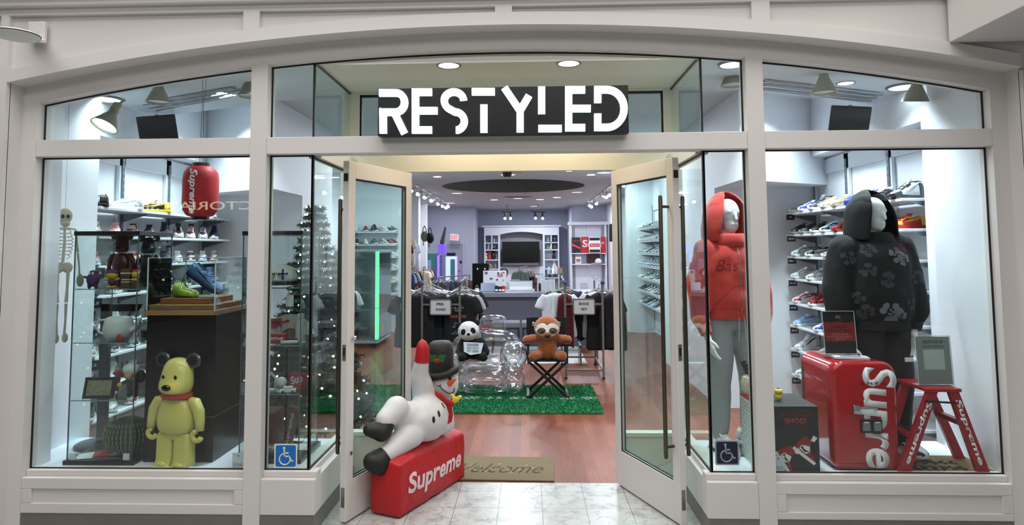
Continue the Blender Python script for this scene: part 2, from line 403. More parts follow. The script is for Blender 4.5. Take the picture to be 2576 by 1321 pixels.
# inner window plane
mb = MB()
strip(mb, XL, XR, wz, lambda x: az(x)+.02, FY, GY+.05)
struct(mb.build('trim_3', PAINT), 'arched window head of the shop front')
mb = MB(); strip(mb, XL-.02, -3.105, K(0), wz, FY, GY+.05, 2); strip(mb, 2.785, XR+.02, K(0), wz, FY, GY+.05, 2)
struct(mb.build('trim_4', PAINT), 'side jambs of the shop front')
for i, (a, b) in enumerate(((-1.730, -1.627), (1.336, 1.438))):
    mb = MB(); strip(mb, a, b, K(0), lambda x: wz(x)+.01, FY-.004, GY+.05, 2)
    struct(mb.build('trim_%d' % (5+i), PAINT), ('left', 'right')[i]+' tall mullion of the shop front')
mb = MB().box(-3.105, -1.73, FY, GY+.05, 2.297, 2.403).box(-1.627, 1.336, FY, GY+.05, 2.297, 2.403).box(1.438, 2.785, FY, GY+.05, 2.297, 2.403)
struct(mb.build('trim_7', PAINT, bevel=.003), 'transom bar across the shop front')
# alcove ring beams on the sides and at the back
mb = MB().box(-1.40, -1.32, GY+.05, HY+.06, 2.285, 2.40).box(1.05, 1.13, GY+.05, HY+.06, 2.285, 2.40)
struct(mb.build('trim_8', PAINT), 'side beams of the entrance recess')
# low walls with recessed panels, sills, kerbs
def low_wall(n, x0, x1, panel=None, extra=None):
    mb = MB()
    if panel:
        a, b, z0, z1 = panel
        mb.box(x0, x1, FY+.014, GY+.05, .113, .322)
        mb.box(x0, x1, FY, FY+.015, z1, .322).box(x0, x1, FY, FY+.015, .113, z0).box(x0, a, FY, FY+.015, z0, z1).box(b, x1, FY, FY+.015, z0, z1)
    else: mb.box(x0, x1, FY, GY+.05, .113, .322)
    mb.box(x0, x1, FY+.035, GY+.05, .322, .358)
    if extra: mb.box(*extra)
    struct(mb.build('trim_%d' % n, PAINT, bevel=.004))
zp = lambda y: UZ(300, y, FY)
low_wall(9, -3.105, -1.73, (UX(78, 1231, FY), UX(588, 1231, FY), zp(1268), zp(1232)))
low_wall(10, -1.627, -1.295)
low_wall(11, 1.04, 1.336)
low_wall(12, 1.438, 2.785, (UX(1979, 1245, FY), UX(2521.6, 1245, FY), UZ(2200, 1291, FY), UZ(2200, 1246, FY)))
for n, x0, x1, g in ((13, -1.42, -1.295, -1.335), (14, 1.04, 1.16, 1.065)):
    s = 1 if n == 13 else -1
    mb = MB().box(x0, x1, GY+.05, HY, .113, .322).box(min(x0, g) if n == 13 else g, g if n == 13 else x1, GY+.05, HY, .322, .358)
    struct(mb.build('trim_%d' % n, PAINT, bevel=.004), 'low side wall of the entrance recess')
mb = MB().box(-3.105, -1.73, FY+.004, GY, 0, .113).box(-1.627, -1.297, FY+.004, GY, 0, .113).box(-1.42, -1.299, GY, HY, 0, .113)
mb.box(1.438, 2.785, FY+.004, GY, 0, .113).box(1.045, 1.336, FY+.004, GY, 0, .113).box(1.045, 1.16, GY, HY, 0, .113)
struct(mb.build('baseboard_front', KERB), 'grey marble kerb at the foot of the shop front')

# glass of the front, each pane its own window with a black gasket
def pane_front(n, x0, x1, lo, hi, label, corner=None):
    o = MB(); strip(o, x0, x1, lo, hi, GY, GY+.008, 12); o = o.build('window_%d' % n, GL); struct(o, label)
    g = MB(); t = .010
    strip(g, x0, x1, lambda x: hi(x)-t, hi, GY-.006, GY, 12); strip(g, x0, x1, lo, lambda x: lo(x)+t*.7, GY-.006, GY, 2)
    strip(g, x0, x0+t, lo, hi, GY-.006, GY, 1); strip(g, x1-t, x1, lo, hi, GY-.006, GY, 1)
    g.build('gasket', BLACK, o)
    return o
pane_front(1, -3.105, -1.73, K(.358), K(2.297), 'large left display window pane')
pane_front(2, -3.105, -1.73, K(2.403), wz, 'upper left transom pane under the arch')
pane_front(3, -1.627, -1.354, K(.358), K(2.297), 'narrow pane left of the entrance')
pane_front(4, -1.627, 1.336, K(2.403), wz, 'wide middle transom pane behind the lit sign')
pane_front(5, 1.082, 1.336, K(.358), K(2.297), 'narrow pane right of the entrance')
pane_front(6, 1.438, 2.785, K(.358), K(2.297), 'large right display window pane')
pane_front(7, 1.438, 2.785, K(2.403), wz, 'upper right transom pane under the arch')
for n, x in ((8, -1.354), (9, 1.082)):
    o = MB().box(x-.004, x+.004, GY+.008, HY, .358, 2.285).build('window_%d' % n, GLD); struct(o, 'side glass of the entrance recess')
    MB().box(x-.006, x+.006, GY-.006, GY+.012, .358, 2.297).box(x-.006, x+.006, GY, HY, .358, .368).box(x-.006, x+.006, GY, HY, 2.275, 2.285).build('gasket', BLACK, o)
for n, x in ((10, -1.354), (11, 1.082)):
    o = MB().box(x-.004, x+.004, GY+.008, HY, 2.403, 2.895).build('window_%d' % n, GLD); struct(o, 'upper side glass of the entrance recess')
    MB().box(x-.006, x+.006, GY, HY, 2.885, 2.895).box(x-.006, x+.006, GY-.006, GY+.012, 2.403, 2.9).build('gasket', BLACK, o)
# alcove: ceiling, header, jambs, sidelights
ALC = M_('alcove_paint', 216, 213, 200, .6)
struct(MB().box(-1.40, 1.13, GY+.05, HY+.06, 2.90, 2.95).build('ceiling', ALC), 'ceiling of the entrance recess')
mb = MB().box(-1.40, 1.13, HY, HY+.06, 2.283, 2.41).box(-1.40, -1.28, HY, HY+.06, 2.41, 2.9).box(1.02, 1.13, HY, HY+.06, 2.41, 2.9).box(-1.28, 1.02, HY, HY+.06, 2.88, 2.9)
mb.box(-.945, -.915, HY, HY+.07, 0, 2.283).box(.66, .69, HY, HY+.07, 0, 2.283).box(-1.42, -1.35, HY, HY+.06, 0, 2.283).box(1.08, 1.15, HY, HY+.06, 0, 2.283)
struct(mb.build('trim_15', ALC, bevel=.002), 'door frame header and jambs at the back of the recess')
mb = MB().box(-1.35, -.945, HY, HY+.06, 0, .33).box(.69, 1.08, HY, HY+.06, 0, .33)
mb.box(-1.35, -.945, HY-.01, HY+.07, .33, .36).box(.69, 1.08, HY-.01, HY+.07, .33, .36)
struct(mb.build('trim_16', ALC, bevel=.003), 'low panels beside the entrance doors')
for n, a, b in ((12, -1.35, -.945), (13, .69, 1.08)):
    struct(MB().box(a, b, HY+.02, HY+.028, .36, 2.283).build('window_%d' % n, GLD), 'sidelight beside the entrance doors')
o = struct(MB().box(-1.28, 1.02, HY+.02, HY+.028, 2.41, 2.88).build('window_14', GLD), 'glass over the entrance doors')
MB().box(-1.28, -1.265, HY+.005, HY+.04, 2.41, 2.88).box(1.005, 1.02, HY+.005, HY+.04, 2.41, 2.88).box(-1.28, 1.02, HY+.005, HY+.04, 2.865, 2.88).build('gasket', BLACK, o)

# ---- doors
BRONZE = M_('bronze_metal', 84, 76, 66, .35, metal=.8)
STEEL = M_('satin_steel', 150, 148, 145, .35, metal=.8)
CHROME = M_('chrome', 215, 215, 218, .12, metal=1)
def leaf(n, hinge, free, side, label):
    hx, hy = hinge; fx, fy = free; L = math.hypot(fx-hx, fy-hy); ang = math.atan2(fy-hy, fx-hx)
    root = bpy.data.objects.new('door_%d' % n, None); C.objects.link(root); root.location = (hx, hy, 0); root.rotation_euler = (0, 0, ang); struct(root, label)
    t0, t1 = (0, .045) if side > 0 else (-.045, 0)
    Hh = 2.272; sw = .075
    MB().box(0, sw, t0, t1, .012, Hh).box(L-sw, L, t0, t1, .012, Hh).box(sw, L-sw, t0, t1, .012, .255).box(sw, L-sw, t0, t1, Hh-.11, Hh).build('door_frame', PAINT, root, bevel=.003)
    ym = (t0+t1)/2
    g = MB().box(sw, L-sw, ym-.004, ym+.004, .255, Hh-.11).build('glass', GLD, root)
    q = MB()
    for yy in (t0+.006, t1-.012):
        q.box(sw, sw+.007, yy, yy+.006, .255, Hh-.11).box(L-sw-.007, L-sw, yy, yy+.006, .255, Hh-.11).box(sw, L-sw, yy, yy+.006, .255, .262).box(sw, L-sw, yy, yy+.006, Hh-.117, Hh-.11)
    q.build('gasket', BLACK, root)
    for s in ((1, -1) if n == 2 else (-side,)):
        y0 = t1 if s > 0 else t0; yb = y0+s*.06; xh = L-.055
        h = MB().cap((xh, yb, .41), (xh, yb, 2.02), .0135, .0135, rings=2).cap((xh, y0-s*.005, .47), (xh, yb, .47), .009, .009, rings=2).cap((xh, y0-s*.005, 1.96), (xh, yb, 1.96), .009, .009, rings=2)
        h.build('pull_handle', BRONZE, root, smooth=60)
    e = MB().box(L-.0005, L+.002, ym-.013, ym+.013, 1.00, 1.10).build('lock_plate', STEEL, root)
    MB().box(L, L+.0035, ym-.006, ym+.006, 1.03, 1.08).build('bolt', BLACK, e)
    MB().box(L-.0005, L+.002, ym-.013, ym+.013, .10, .22).build('lock_plate', STEEL, root)
    MB().box(L-.0005, L+.003, ym-.016, ym+.016, 2.14, 2.19).build('latch_plate', BRONZE, root)
    if n == 1:
        MB().cap((L-.05, t1, 1.14), (L-.05, t1+.02, 1.14), .010, .014).build('thumb_knob', CHROME, root, smooth=60)
        MB().lathe([(.001, 0), (.012, 0), (.012, .004), (.001, .005)], (L-.05, t1, .42), axis='y').build('screw_cap', STEEL, root)
    return root
leaf(1, (-.915, 4.925), (-1.19, 4.188), 1, 'left glazed entrance door swung open to the outside')
leaf(2, (.660, 4.925), (.955, 4.19), -1, 'right glazed entrance door swung open to the outside with long bronze pull handle')

# ---- display decks
mb = MB().box(-3.28, -1.42, GY+.05, 4.80, 0, DZ); struct(mb.build('trim_17', DECK), 'raised pale deck of the left display window')
mb = MB().box(1.16, 2.82, GY+.05, 4.80, 0, DZ); struct(mb.build('trim_18', DECK), 'raised pale deck of the right display window')
# ---- room walls
SH = 7.2
mb = MB().box(-3.35, -3.11, GY+.05, 4.27, 0, 3.2).box(-3.7, -3.28, 4.27, 4.90, 0, 3.2).box(-3.8, -3.62, 4.9, SH+.1, 0, 3.2)
mb.box(-3.8, -2.5, SH, 8.3, 0, 3.2).box(-4.2, -3.62, 8.3, 13.7, 0, 3.2)
mb.box(-3.7, -2.62, 13.6, 14.0, 0, 3.2).box(-4.2, -3.95, 14.0, 17.5, 0, 3.2).box(-4.2, -2.93, 17.5, 17.8, 0, 3.2).box(-3.15, -2.87, 18.4, 18.7, 0, 2.98).box(-4.2, -3.62, 17.8, 23.2, 0, 3.2)
struct(mb.build('wall_left', PAINTW), 'white stepped left side wall of the shop')
mb = MB().box(2.80, 3.3, GY+.05, 4.66, 0, 3.2).box(2.90, 3.4, 4.66, 4.92, 0, 3.2).box(3.10, 3.4, 4.9, SH+.1, 0, 3.2)
mb.box(2.02, 3.4, SH, 10.2, 0, 3.2).box(2.55, 3.4, 10.2, 13.5, 0, 3.2).box(2.02, 3.4, 13.5, 13.8, 0, 3.2).box(2.72, 3.4, 13.8, 26, 0, 3.2)
struct(mb.build('wall_right', PAINTW), 'white stepped right side wall of the shop')
mb = MB().box(-4.2, -1.92, 23, 23.3, 0, 3.2).box(-2.05, -1.92, 23.3, 26, 0, 3.2).box(-2.05, 1.6, 25.6, 25.9, 0, 3.2).box(1.5, 1.62, 23.3, 26, 0, 3.2).box(1.5, 3.0, 23.0, 23.3, 0, 3.2)
struct(mb.build('wall_back', PAINTG), 'lilac grey back wall of the shop')
# ceiling with round coffer
mb = MB(); cx, cy, cr_ = -.36, 15.9, 1.72; n = 48
ring = [(cx+cr_*math.cos(2*PI*k/n), cy+cr_*math.sin(2*PI*k/n)) for k in range(n)]
outer = []
for k in range(n):
    a = 2*PI*k/n; dx, dy = math.cos(a), math.sin(a); s = min(1/abs(dx) if abs(dx) > 1e-6 else 9e9, 1/abs(dy) if abs(dy) > 1e-6 else 9e9)*2.4
    outer.append((cx+dx*s, cy+dy*s))
mb.loft([[Vector((x, y, 3.2)) for x, y in outer], [Vector((x, y, 3.2)) for x, y in ring]], cap=False)
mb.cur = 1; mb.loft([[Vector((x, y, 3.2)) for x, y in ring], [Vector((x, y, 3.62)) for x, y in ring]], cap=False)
mb.add([(x, y, 3.62) for x, y in ring], [tuple(range(n))]); mb.cur = 0
x0, x1, y0, y1 = cx-2.4, cx+2.4, cy-2.4, cy+2.4
for a, b, c, d in ((-4.3, 4.3, GY+.05, y0), (-4.3, 4.3, y1, 28), (-4.3, x0, y0, y1), (x1, 4.3, y0, y1)):
    mb.add([(a, c, 3.2), (b, c, 3.2), (b, d, 3.2), (a, d, 3.2)], [(0, 1, 2, 3)])
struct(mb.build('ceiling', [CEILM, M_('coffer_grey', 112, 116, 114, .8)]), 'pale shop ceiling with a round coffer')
# bulkheads over the shoe niches
mb = MB().prism([(-2.5, 6.3), (-2.5, SH), (-3.65, SH), (-3.65, 6.95)], (0, 0, 2.30), XA, YA, .9)
mb.box(-3.65, -3.4, 4.9, 7.0, 2.62, 3.2)
struct(mb.build('wall_left', PAINTW), 'white bulkhead over the left shoe niche')
mb = MB().prism([(2.02, 6.3), (3.15, 6.95), (3.15, SH), (2.02, SH)], (0, 0, 2.34), XA, YA, .86)
mb.box(2.9, 3.15, 4.92, 7.0, 2.62, 3.2)
struct(mb.build('wall_right', PAINTW), 'white bulkhead over the right shoe niche')
for nm_, pts in (('left', [(-3.7, 4.14), (-1.40, 4.14), (-1.40, 5.0), (-2.0, 5.18), (-3.7, 5.9)]), ('right', [(1.13, 4.14), (3.2, 4.14), (3.2, 5.75), (1.79, 5.04), (1.13, 5.0)])):
    struct(MB().prism(pts, (0, 0, 2.90), XA, YA, .3).build('ceiling', CEILM), 'lower ceiling over the %s display window' % nm_)
# the far side of the concourse (seen only as reflections)
OPP = M_('dark_opposite_front', 26, 25, 27, .6)
struct(MB().box(-12, 12, -9.2, -9, 0, 6.2).build('wall_opposite', OPP), 'dark shop front on the far side of the concourse')
struct(MB().box(-9, -8.8, -9, AY, 0, 6.2).box(8.8, 9, -9, AY, 0, 6.2).build('wall_concourse', M_('dim_concourse_wall', 78, 74, 70, .7)))
# ================================================================ sneakers
def interp(tab, x):
    for (a, u), (b, v) in zip(tab[:-1], tab[1:]):
        if x <= b:
            t = (x-a)/(b-a); t = t*t*(3-2*t); return u+(v-u)*t
    return tab[-1][1]
WID = [(-.145, .020), (-.135, .031), (-.10, .037), (-.03, .036), (.05, .046), (.10, .045), (.135, .030), (.150, .012)]
LOWH = [(-.145, .050), (-.13, .078), (-.10, .074), (-.06, .062), (-.02, .070), (.02, .068), (.07, .045), (.11, .030), (.14, .020), (.150, .008)]
HIGHH = [(-.145, .070), (-.13, .118), (-.10, .122), (-.06, .118), (-.03, .120), (0, .098), (.03, .072), (.07, .046), (.11, .030), (.14, .020), (.150, .008)]
def shoe_pt(x, th, H, off=0., z0=.028):
    w = interp(WID, x)+off; h = interp(H, x)+off
    c, s = math.cos(th), math.sin(th); p = .62
    return Vector((x, w*math.copysign(abs(c)**p, c)*(1-.28*s*s*(h > .05)), z0+h*abs(s)**.8))
def shoe_meshes(high):
    H = HIGHH if high else LOWH; xs = [-.145, -.138, -.125, -.105, -.085, -.065, -.045, -.025, -.008, .01, .03, .05, .07, .09, .11, .128, .142, .150]
    n = 17; rings = []
    for x in xs:
        r = []
        inside = -.13 < x < -.012
        for j in range(n):
            th = PI*j/(n-1); p = shoe_pt(x, th, H)
            if inside and 5 <= j <= 11:
                q = shoe_pt(x, PI*5/16 if j <= 8 else PI*11/16, H); d = .35+.65*abs(j-8)/3
                p = Vector((x, q.y*(.30 if 6 <= j <= 10 else .9)*(1 if j != 8 else 0)+0, q.z-(.05 if 6 <= j <= 10 else .002)))
            r.append(p)
        rings.append(r)
    up = MB().loft([[*r] for r in rings], cap=False, close=False)
    up.add(rings[0], [tuple(range(n))]); up.add(rings[-1], [tuple(reversed(range(n)))])
    # sole
    so = MB(); N = 28; outl = []
    for k in range(N+1): outl.append((-.150+.308*k/N))
    def sring(z, o):
        a = [Vector((x, interp(WID, max(-.145, min(.15, x)))+o if -.148 < x < .156 else .008, z)) for x in outl]; b = [Vector((p.x, -p.y, p.z)) for p in reversed(a)]
        for p in a+b: p.z += .012*max(0, (p.x-.10)/.05)**2*(1 if z < .02 else .55)
        return a+b
    so.loft([sring(0, 0), sring(.004, .004), sring(.026, .005), sring(.031, .001)])
    ov = MB()
    def patch(x0, x1, t0, t1, off, nx=6, nt=5, hf=None):
        for sgn in (0, 1):
            g = []
            for i in range(nx+1):
                x = x0+(x1-x0)*i/nx; a, b = (t0(x), t1(x))
                g.append([shoe_pt(x, (a+(b-a)*j/nt) if sgn == 0 else PI-(a+(b-a)*j/nt), H, off) for j in range(nt+1)])
            ov.loft(g, cap=False, close=False)
    hp = PI/2
    patch(.088, .1495, lambda x: .0, lambda x: .95 if x < .12 else 1.1, .0018)                      # mudguard
    patch(-.145, -.085, lambda x: .0, lambda x: .85, .0018)                                        # heel
    patch(-.015, .085, lambda x: .95-.2*(x < .02), lambda x: 1.28, .0018)                             # eyestay
    patch(-.128, -.05, lambda x: 1.0 if high else .85, lambda x: 1.15, .0018)
    sw = MB()
    for sgn in (0, 1):
        g = []
        for i in range(9):
            u = i/8; x = -.105+.175*u
            mid = .42+.55*(1-u)**2.4*(.9)+(.0 if u > .1 else .02); tw = .02+.20*math.sin(PI*min(1, u*1.05))**.9*(.55+.45*u)
            if u > .93: tw = .03
            g.append([shoe_pt(x, (mid-tw/1.6) if sgn == 0 else PI-(mid-tw/1.6), H, .0034), shoe_pt(x, (mid+tw/2) if sgn == 0 else PI-(mid+tw/2), H, .0034)])
        sw.loft(g, cap=False, close=False)
    la = MB()
    for i in range(6 if not high else 8):
        x = .072-.0145*i
        pts = [shoe_pt(x, 1.12+(PI-2.24)*k/6, H, .004) for k in range(7)]
        la.tube(pts, .0028, 5)
    tg = MB(); tz = interp(H, -.012)+.028
    tg.loft([[Vector((.012, y, tz-.022)) for y in (-.022, .022)]+[Vector((.006, y, tz-.022)) for y in (.022, -.022)],
             [Vector((-.020, y, tz+.022)) for y in (-.026, .026)]+[Vector((-.027, y, tz+.020)) for y in (.026, -.026)]])
    return up, so, ov, sw, la, tg
DEF = M_('sneaker_default', 200, 200, 200, .5)
PROTO = {}
for hi in (False, True):
    up, so, ov, sw, la, tg = shoe_meshes(hi); d = {}
    for nm, mb_, sm, sol in (('upper', up, 70, .0015), ('sole', so, 50, 0), ('overlay', ov, 80, .0015), ('side_stripe', sw, 80, .001), ('laces', la, 80, 0), ('tongue', tg, 60, 0)):
        o = mb_.build(nm, DEF, None, smooth=sm)
        if sol:
            md = o.modifiers.new('s', 'SOLIDIFY'); md.thickness = sol; md.offset = 1; freeze(o)
        d[nm] = o.data; bpy.data.objects.remove(o)
    PROTO[hi] = d
COL = {'white': (232, 234, 236), 'black': (18, 18, 20), 'grey': (140, 142, 146), 'red': (176, 26, 34), 'navy': (28, 36, 78), 'blue': (36, 74, 190), 'pale blue': (150, 186, 222),
       'tan': (196, 170, 132), 'pink': (226, 160, 168), 'silver': (190, 194, 200), 'brown': (92, 58, 38), 'green': (44, 120, 76), 'yellow': (222, 196, 60), 'orange': (214, 92, 36), 'maroon': (88, 18, 26),
       'cream': (222, 214, 192), 'lime': (174, 194, 62), 'purple': (100, 60, 150), 'steel blue': (82, 112, 158), 'charcoal': (52, 54, 60)}
def CM(c, rough=.42): return M_('sneaker_'+c.replace(' ', '_'), *COL[c], rough, coat=.15)
def sneaker(loc, rz, cols, high, label, group, scale=1., rot=None):
    up, ov, so, sw, la = cols
    t = thing('sneaker', label, 'sneaker', loc, rz, group, rot=rot, scale=scale)
    for nm, c in (('upper', up), ('sole', so), ('overlay', ov), ('side_stripe', sw), ('laces', la), ('tongue', up)):
        me = PROTO[high][nm]; o = bpy.data.objects.new(nm, me); C.objects.link(o); o.parent = t
        o.material_slots[0].link = 'OBJECT'; o.material_slots[0].material = CM(c)
    return t
ORD = ['first', 'second', 'third', 'fourth', 'fifth', 'sixth', 'seventh', 'eighth', 'ninth', 'tenth', 'eleventh', 'twelfth', 'thirteenth']
def describe(cols, high):
    up, ov, so, sw, la = cols
    a = up if up == ov else '%s and %s' % (up, ov)
    return '%s %s sneaker' % (a, 'high' if high else 'low')
rng = random.Random(11)
NEUT = [('white', 'grey', 'white', 'grey', 'white'), ('white', 'black', 'white', 'black', 'white'), ('grey', 'white', 'white', 'white', 'grey'), ('black', 'charcoal', 'white', 'white', 'black'), ('silver', 'white', 'white', 'charcoal', 'white'),
        ('white', 'silver', 'white', 'navy', 'white'), ('white', 'navy', 'white', 'navy', 'white'), ('charcoal', 'black', 'white', 'silver', 'charcoal')]
WARM = [('red', 'white', 'white', 'black', 'white'), ('white', 'red', 'white', 'red', 'red'), ('tan', 'cream', 'white', 'brown', 'cream'), ('pink', 'white', 'white', 'pink', 'white'), ('orange', 'white', 'white', 'black', 'white')]
BLU = [('pale blue', 'white', 'white', 'white', 'pale blue'), ('white', 'blue', 'white', 'blue', 'white'), ('white', 'pale blue', 'white', 'pale blue', 'white'), ('navy', 'white', 'white', 'silver', 'navy')]
SHELFW = M_('white_shelf_laminate', 222, 228, 232, .45)
STAND = M_('slotted_standard_metal', 120, 124, 130, .4, metal=.5)
PANELW = M_('white_wall_panel', 214, 220, 226, .6)
CARD = M_('black_card', 26, 27, 30, .5); CARDW = M_('card_print_white', 215, 218, 220, .6)

def shelf_wall(side, xf, xb, y0, y1, rows, tag_y=None, where=''):
    """one wall of floating shelves; returns shelf objects"""
    s = 1 if xb > xf else -1
    # framed wall panels and slotted standards belong to the wall
    mb = MB(); n = 3; L = (y1-y0)/n
    xw = xb-s*.003
    for k in range(n+1):
        y = y0+L*k; mb.box(min(xw, xw-s*.03), max(xw, xw-s*.03), y-.045, y+.045, .1, 2.60)
    for z0, z1 in ((2.45, 2.60), (.1, .25)): mb.box(min(xw, xw-s*.03), max(xw, xw-s*.03), y0, y1, z0, z1)
    for k in range(n):
        a, b = y0+L*k+.09, y0+L*(k+1)-.09
        mb.box(min(xw, xw-s*.012), max(xw, xw-s*.012), a, b, 1.30, 1.36)
    struct(mb.build('wall_'+side, PANELW, bevel=.003), 'raised white wall panelling behind the shoe shelves')
    for k in range(n+1):
        y = min(max(y0+L*k, y0+.03), y1-.03); q = MB(); xs = xw-s*.03
        q.box(min(xs, xs-s*.012), max(xs, xs-s*.012), y-.014, y+.014, .2, 2.55).cur = 1
        for i in range(38): q.box(min(xs-s*.012, xs-s*.0125), max(xs-s*.012, xs-s*.0125), y-.004, y+.004, .25+i*.06, .275+i*.06)
        struct(q.build('wall_'+side, [STAND, BLACK]), 'slotted steel shelf standard')
    out = []
    for r, z in enumerate(rows):
        t = thing('wall_shelf', 'white floating shelf, %s from the top of the %s' % (ORD[r], where), 'shelf', ((xf+xb)/2, (y0+y1)/2, z), 0, 'shoe shelves of the '+where)
        hx = abs(xf-xb)/2-.02; MB().box(-hx, hx, -(y1-y0)/2+.02, (y1-y0)/2-.02, -.022, 0).build('board', SHELFW, t, bevel=.003)
        for k in range(n+1):
            y = min(max(y0+L*k, y0+.03), y1-.03)-(y0+y1)/2
            q = MB().prism([(s*(hx-.0), -.022), (s*(hx-.0), -.10), (-s*hx*.6, -.03), (-s*hx*.6, -.022)] if s < 0 else [(s*hx, -.022), (-s*hx*.6, -.022), (-s*hx*.6, -.03), (s*hx, -.10)], (0, y+.003, 0), XA, ZA, .006)
            q.build('bracket', STAND, t)
        out.append(t)
    return out
# --- left wall rack
LZ = [2.045, 1.82, 1.585, 1.355, 1.12, .89, .655, .42]
shelf_wall('left', -3.27, -3.62, 4.93, 7.18, LZ, where='left shoe wall')
lrow = {0: ([4.96, 5.42, 5.86, 6.75], [('silver', 'black', 'black', 'silver', 'silver'), ('white', 'silver', 'white', 'silver', 'white'), ('black', 'yellow', 'yellow', 'yellow', 'black'), ('white', 'silver', 'white', 'silver', 'white')], -150),
        1: (None, [('white', 'grey', 'grey', 'grey', 'white'), ('pink', 'white', 'white', 'white', 'pink'), ('maroon', 'black', 'white', 'white', 'white'), ('black', 'grey', 'white', 'white', 'black'), ('black', 'navy', 'white', 'white', 'black'),
                   ('black', 'white', 'white', 'white', 'black'), ('maroon', 'white', 'white', 'black', 'white'), ('charcoal', 'white', 'white', 'silver', 'white'), ('navy', 'charcoal', 'white', 'silver', 'navy')], -62),
        2: (None, [('pink', 'grey', 'white', 'grey', 'pink'), ('white', 'grey', 'white', 'grey', 'white'), ('white', 'red', 'white', 'red', 'red'), ('white', 'grey', 'white', 'navy', 'white'), ('navy', 'charcoal', 'white', 'silver', 'navy'),
                   ('white', 'silver', 'white', 'silver', 'white'), ('white', 'brown', 'white', 'brown', 'brown'), ('white', 'pale blue', 'white', 'silver', 'white'), ('white', 'red', 'white', 'red', 'white')], -62),
        3: (None, [('charcoal', 'black', 'black', 'silver', 'black'), ('charcoal', 'grey', 'white', 'white', 'black'), ('black', 'charcoal', 'black', 'silver', 'black'), ('black', 'charcoal', 'grey', 'silver', 'black'), ('navy', 'black', 'grey', 'silver', 'navy'),
                   ('charcoal', 'black', 'white', 'white', 'black'), ('black', 'grey', 'white', 'silver', 'black'), ('grey', 'tan', 'white', 'brown', 'grey')], -62)}
for r, z in enumerate(LZ):
    if r in lrow: ys, cols, ang = lrow[r]
    else: ys, cols, ang = None, [rng.choice(NEUT if r in (4, 5) else NEUT+WARM[:2]+BLU[:2]) for _ in range(8)], -62
    n = len(cols); ys = ys or [5.03+(6.98-5.03)*i/(n-1) for i in range(n)]
    for i, (y, c) in enumerate(zip(ys, cols)):
        hi = (r == 1 and i > 3) or (r > 3 and rng.random() < .3)
        sneaker((-3.40+(.02 if r else 0), y, z), R(ang+rng.uniform(-6, 6)), c, hi, '%s, %s from near end, %s shelf, left shoe wall' % (describe(c, hi), ORD[i], ORD[r]), 'sneakers on the left shoe wall', .95)
# --- right wall rack
RZ = [2.055, 1.83, 1.60, 1.37, 1.118, .884, .64, .375]
shelf_wall('right', 2.735, 3.10, 4.94, 7.18, RZ, where='right shoe wall')
rrow = {0: [('white', 'grey', 'white', 'blue', 'white'), ('white', 'blue', 'white', 'silver', 'white'), ('grey', 'charcoal', 'white', 'tan', 'charcoal'), ('cream', 'tan', 'white', 'tan', 'tan'), ('tan', 'tan', 'cream', 'tan', 'tan'), ('blue', 'blue', 'blue', 'blue', 'blue'), ('blue', 'navy', 'blue', 'white', 'white'), ('black', 'charcoal', 'black', 'silver', 'black'), ('silver', 'black', 'black', 'silver', 'black')],
        1: [('charcoal', 'black', 'grey', 'silver', 'black'), ('black', 'charcoal', 'grey', 'charcoal', 'black'), ('black', 'black', 'white', 'silver', 'black'), ('pale blue', 'black', 'white', 'white', 'white'), ('red', 'black', 'red', 'silver', 'red'), ('pink', 'red', 'white', 'white', 'red'), ('black', 'red', 'red', 'red', 'black'), ('red', 'maroon', 'white', 'yellow', 'red'), ('red', 'yellow', 'red', 'yellow', 'red')],
        2: [('white', 'grey', 'white', 'silver', 'white'), ('grey', 'black', 'white', 'white', 'black'), ('black', 'grey', 'white', 'white', 'black'), ('black', 'charcoal', 'grey', 'silver', 'black'), ('pale blue', 'white', 'white', 'white', 'white')],
        3: [('white', 'silver', 'white', 'silver', 'white'), ('silver', 'grey', 'white', 'white', 'grey'), ('grey', 'white', 'white', 'charcoal', 'white'), ('white', 'grey', 'white', 'grey', 'white'), ('silver', 'white', 'white', 'black', 'white')],
        4: [('white', 'red', 'white', 'red', 'white'), ('red', 'maroon', 'white', 'white', 'black'), ('white', 'black', 'white', 'black', 'black'), ('black', 'charcoal', 'white', 'white', 'black'), ('white', 'black', 'white', 'red', 'black')],
        5: [('pale blue', 'pale blue', 'white', 'white', 'pale blue'), ('white', 'blue', 'white', 'blue', 'white'), ('navy', 'white', 'white', 'blue', 'white'), ('pale blue', 'white', 'white', 'blue', 'white')],
        6: [('white', 'silver', 'white', 'black', 'white'), ('white', 'black', 'white', 'red', 'white'), ('charcoal', 'grey', 'grey', 'silver', 'black'), ('white', 'grey', 'white', 'grey', 'white')],
        7: [('white', 'grey', 'white', 'grey', 'white'), ('grey', 'white', 'white', 'white', 'grey'), ('white', 'black', 'white', 'black', 'white')]}
for r, z in enumerate(RZ):
    cols = rrow[r]; n = len(cols); y1 = 5.1 if n > 6 else 5.55
    for i, c in enumerate(cols):
        y = 7.02-(7.02-y1)*i/(n-1); hi = (r == 4 and i in (1, 2, 3)) or (r == 6 and i == 0) or (r == 0 and i in (2, 8))
        sneaker((2.875, y, z), R(180+16+rng.uniform(-5, 5)), c, hi, '%s, %s from far end, %s shelf, right shoe wall' % (describe(c, hi), ORD[i], ORD[r]), 'sneakers on the right shoe wall', 1.0)
    p = Vector((2.735, 7.0, z-.045))
    t = thing('size_card', 'small black size card at far end of %s shelf, right shoe wall' % ORD[r], 'card', p, 0, 'size cards of the right shoe wall')
    card('card', CARD, t, (0, -.02, 0), XA, ZA, .085, .06, .003); text('print', ('9', '9.5-10', '10.5-11', '9-10', '10-10.5', '10-11.5', '11-11.5', '12-13')[r], CARDW, t, (0, -.0232, 0), XA, ZA, .058 if r else .02, .016, .0005, bold=.01)
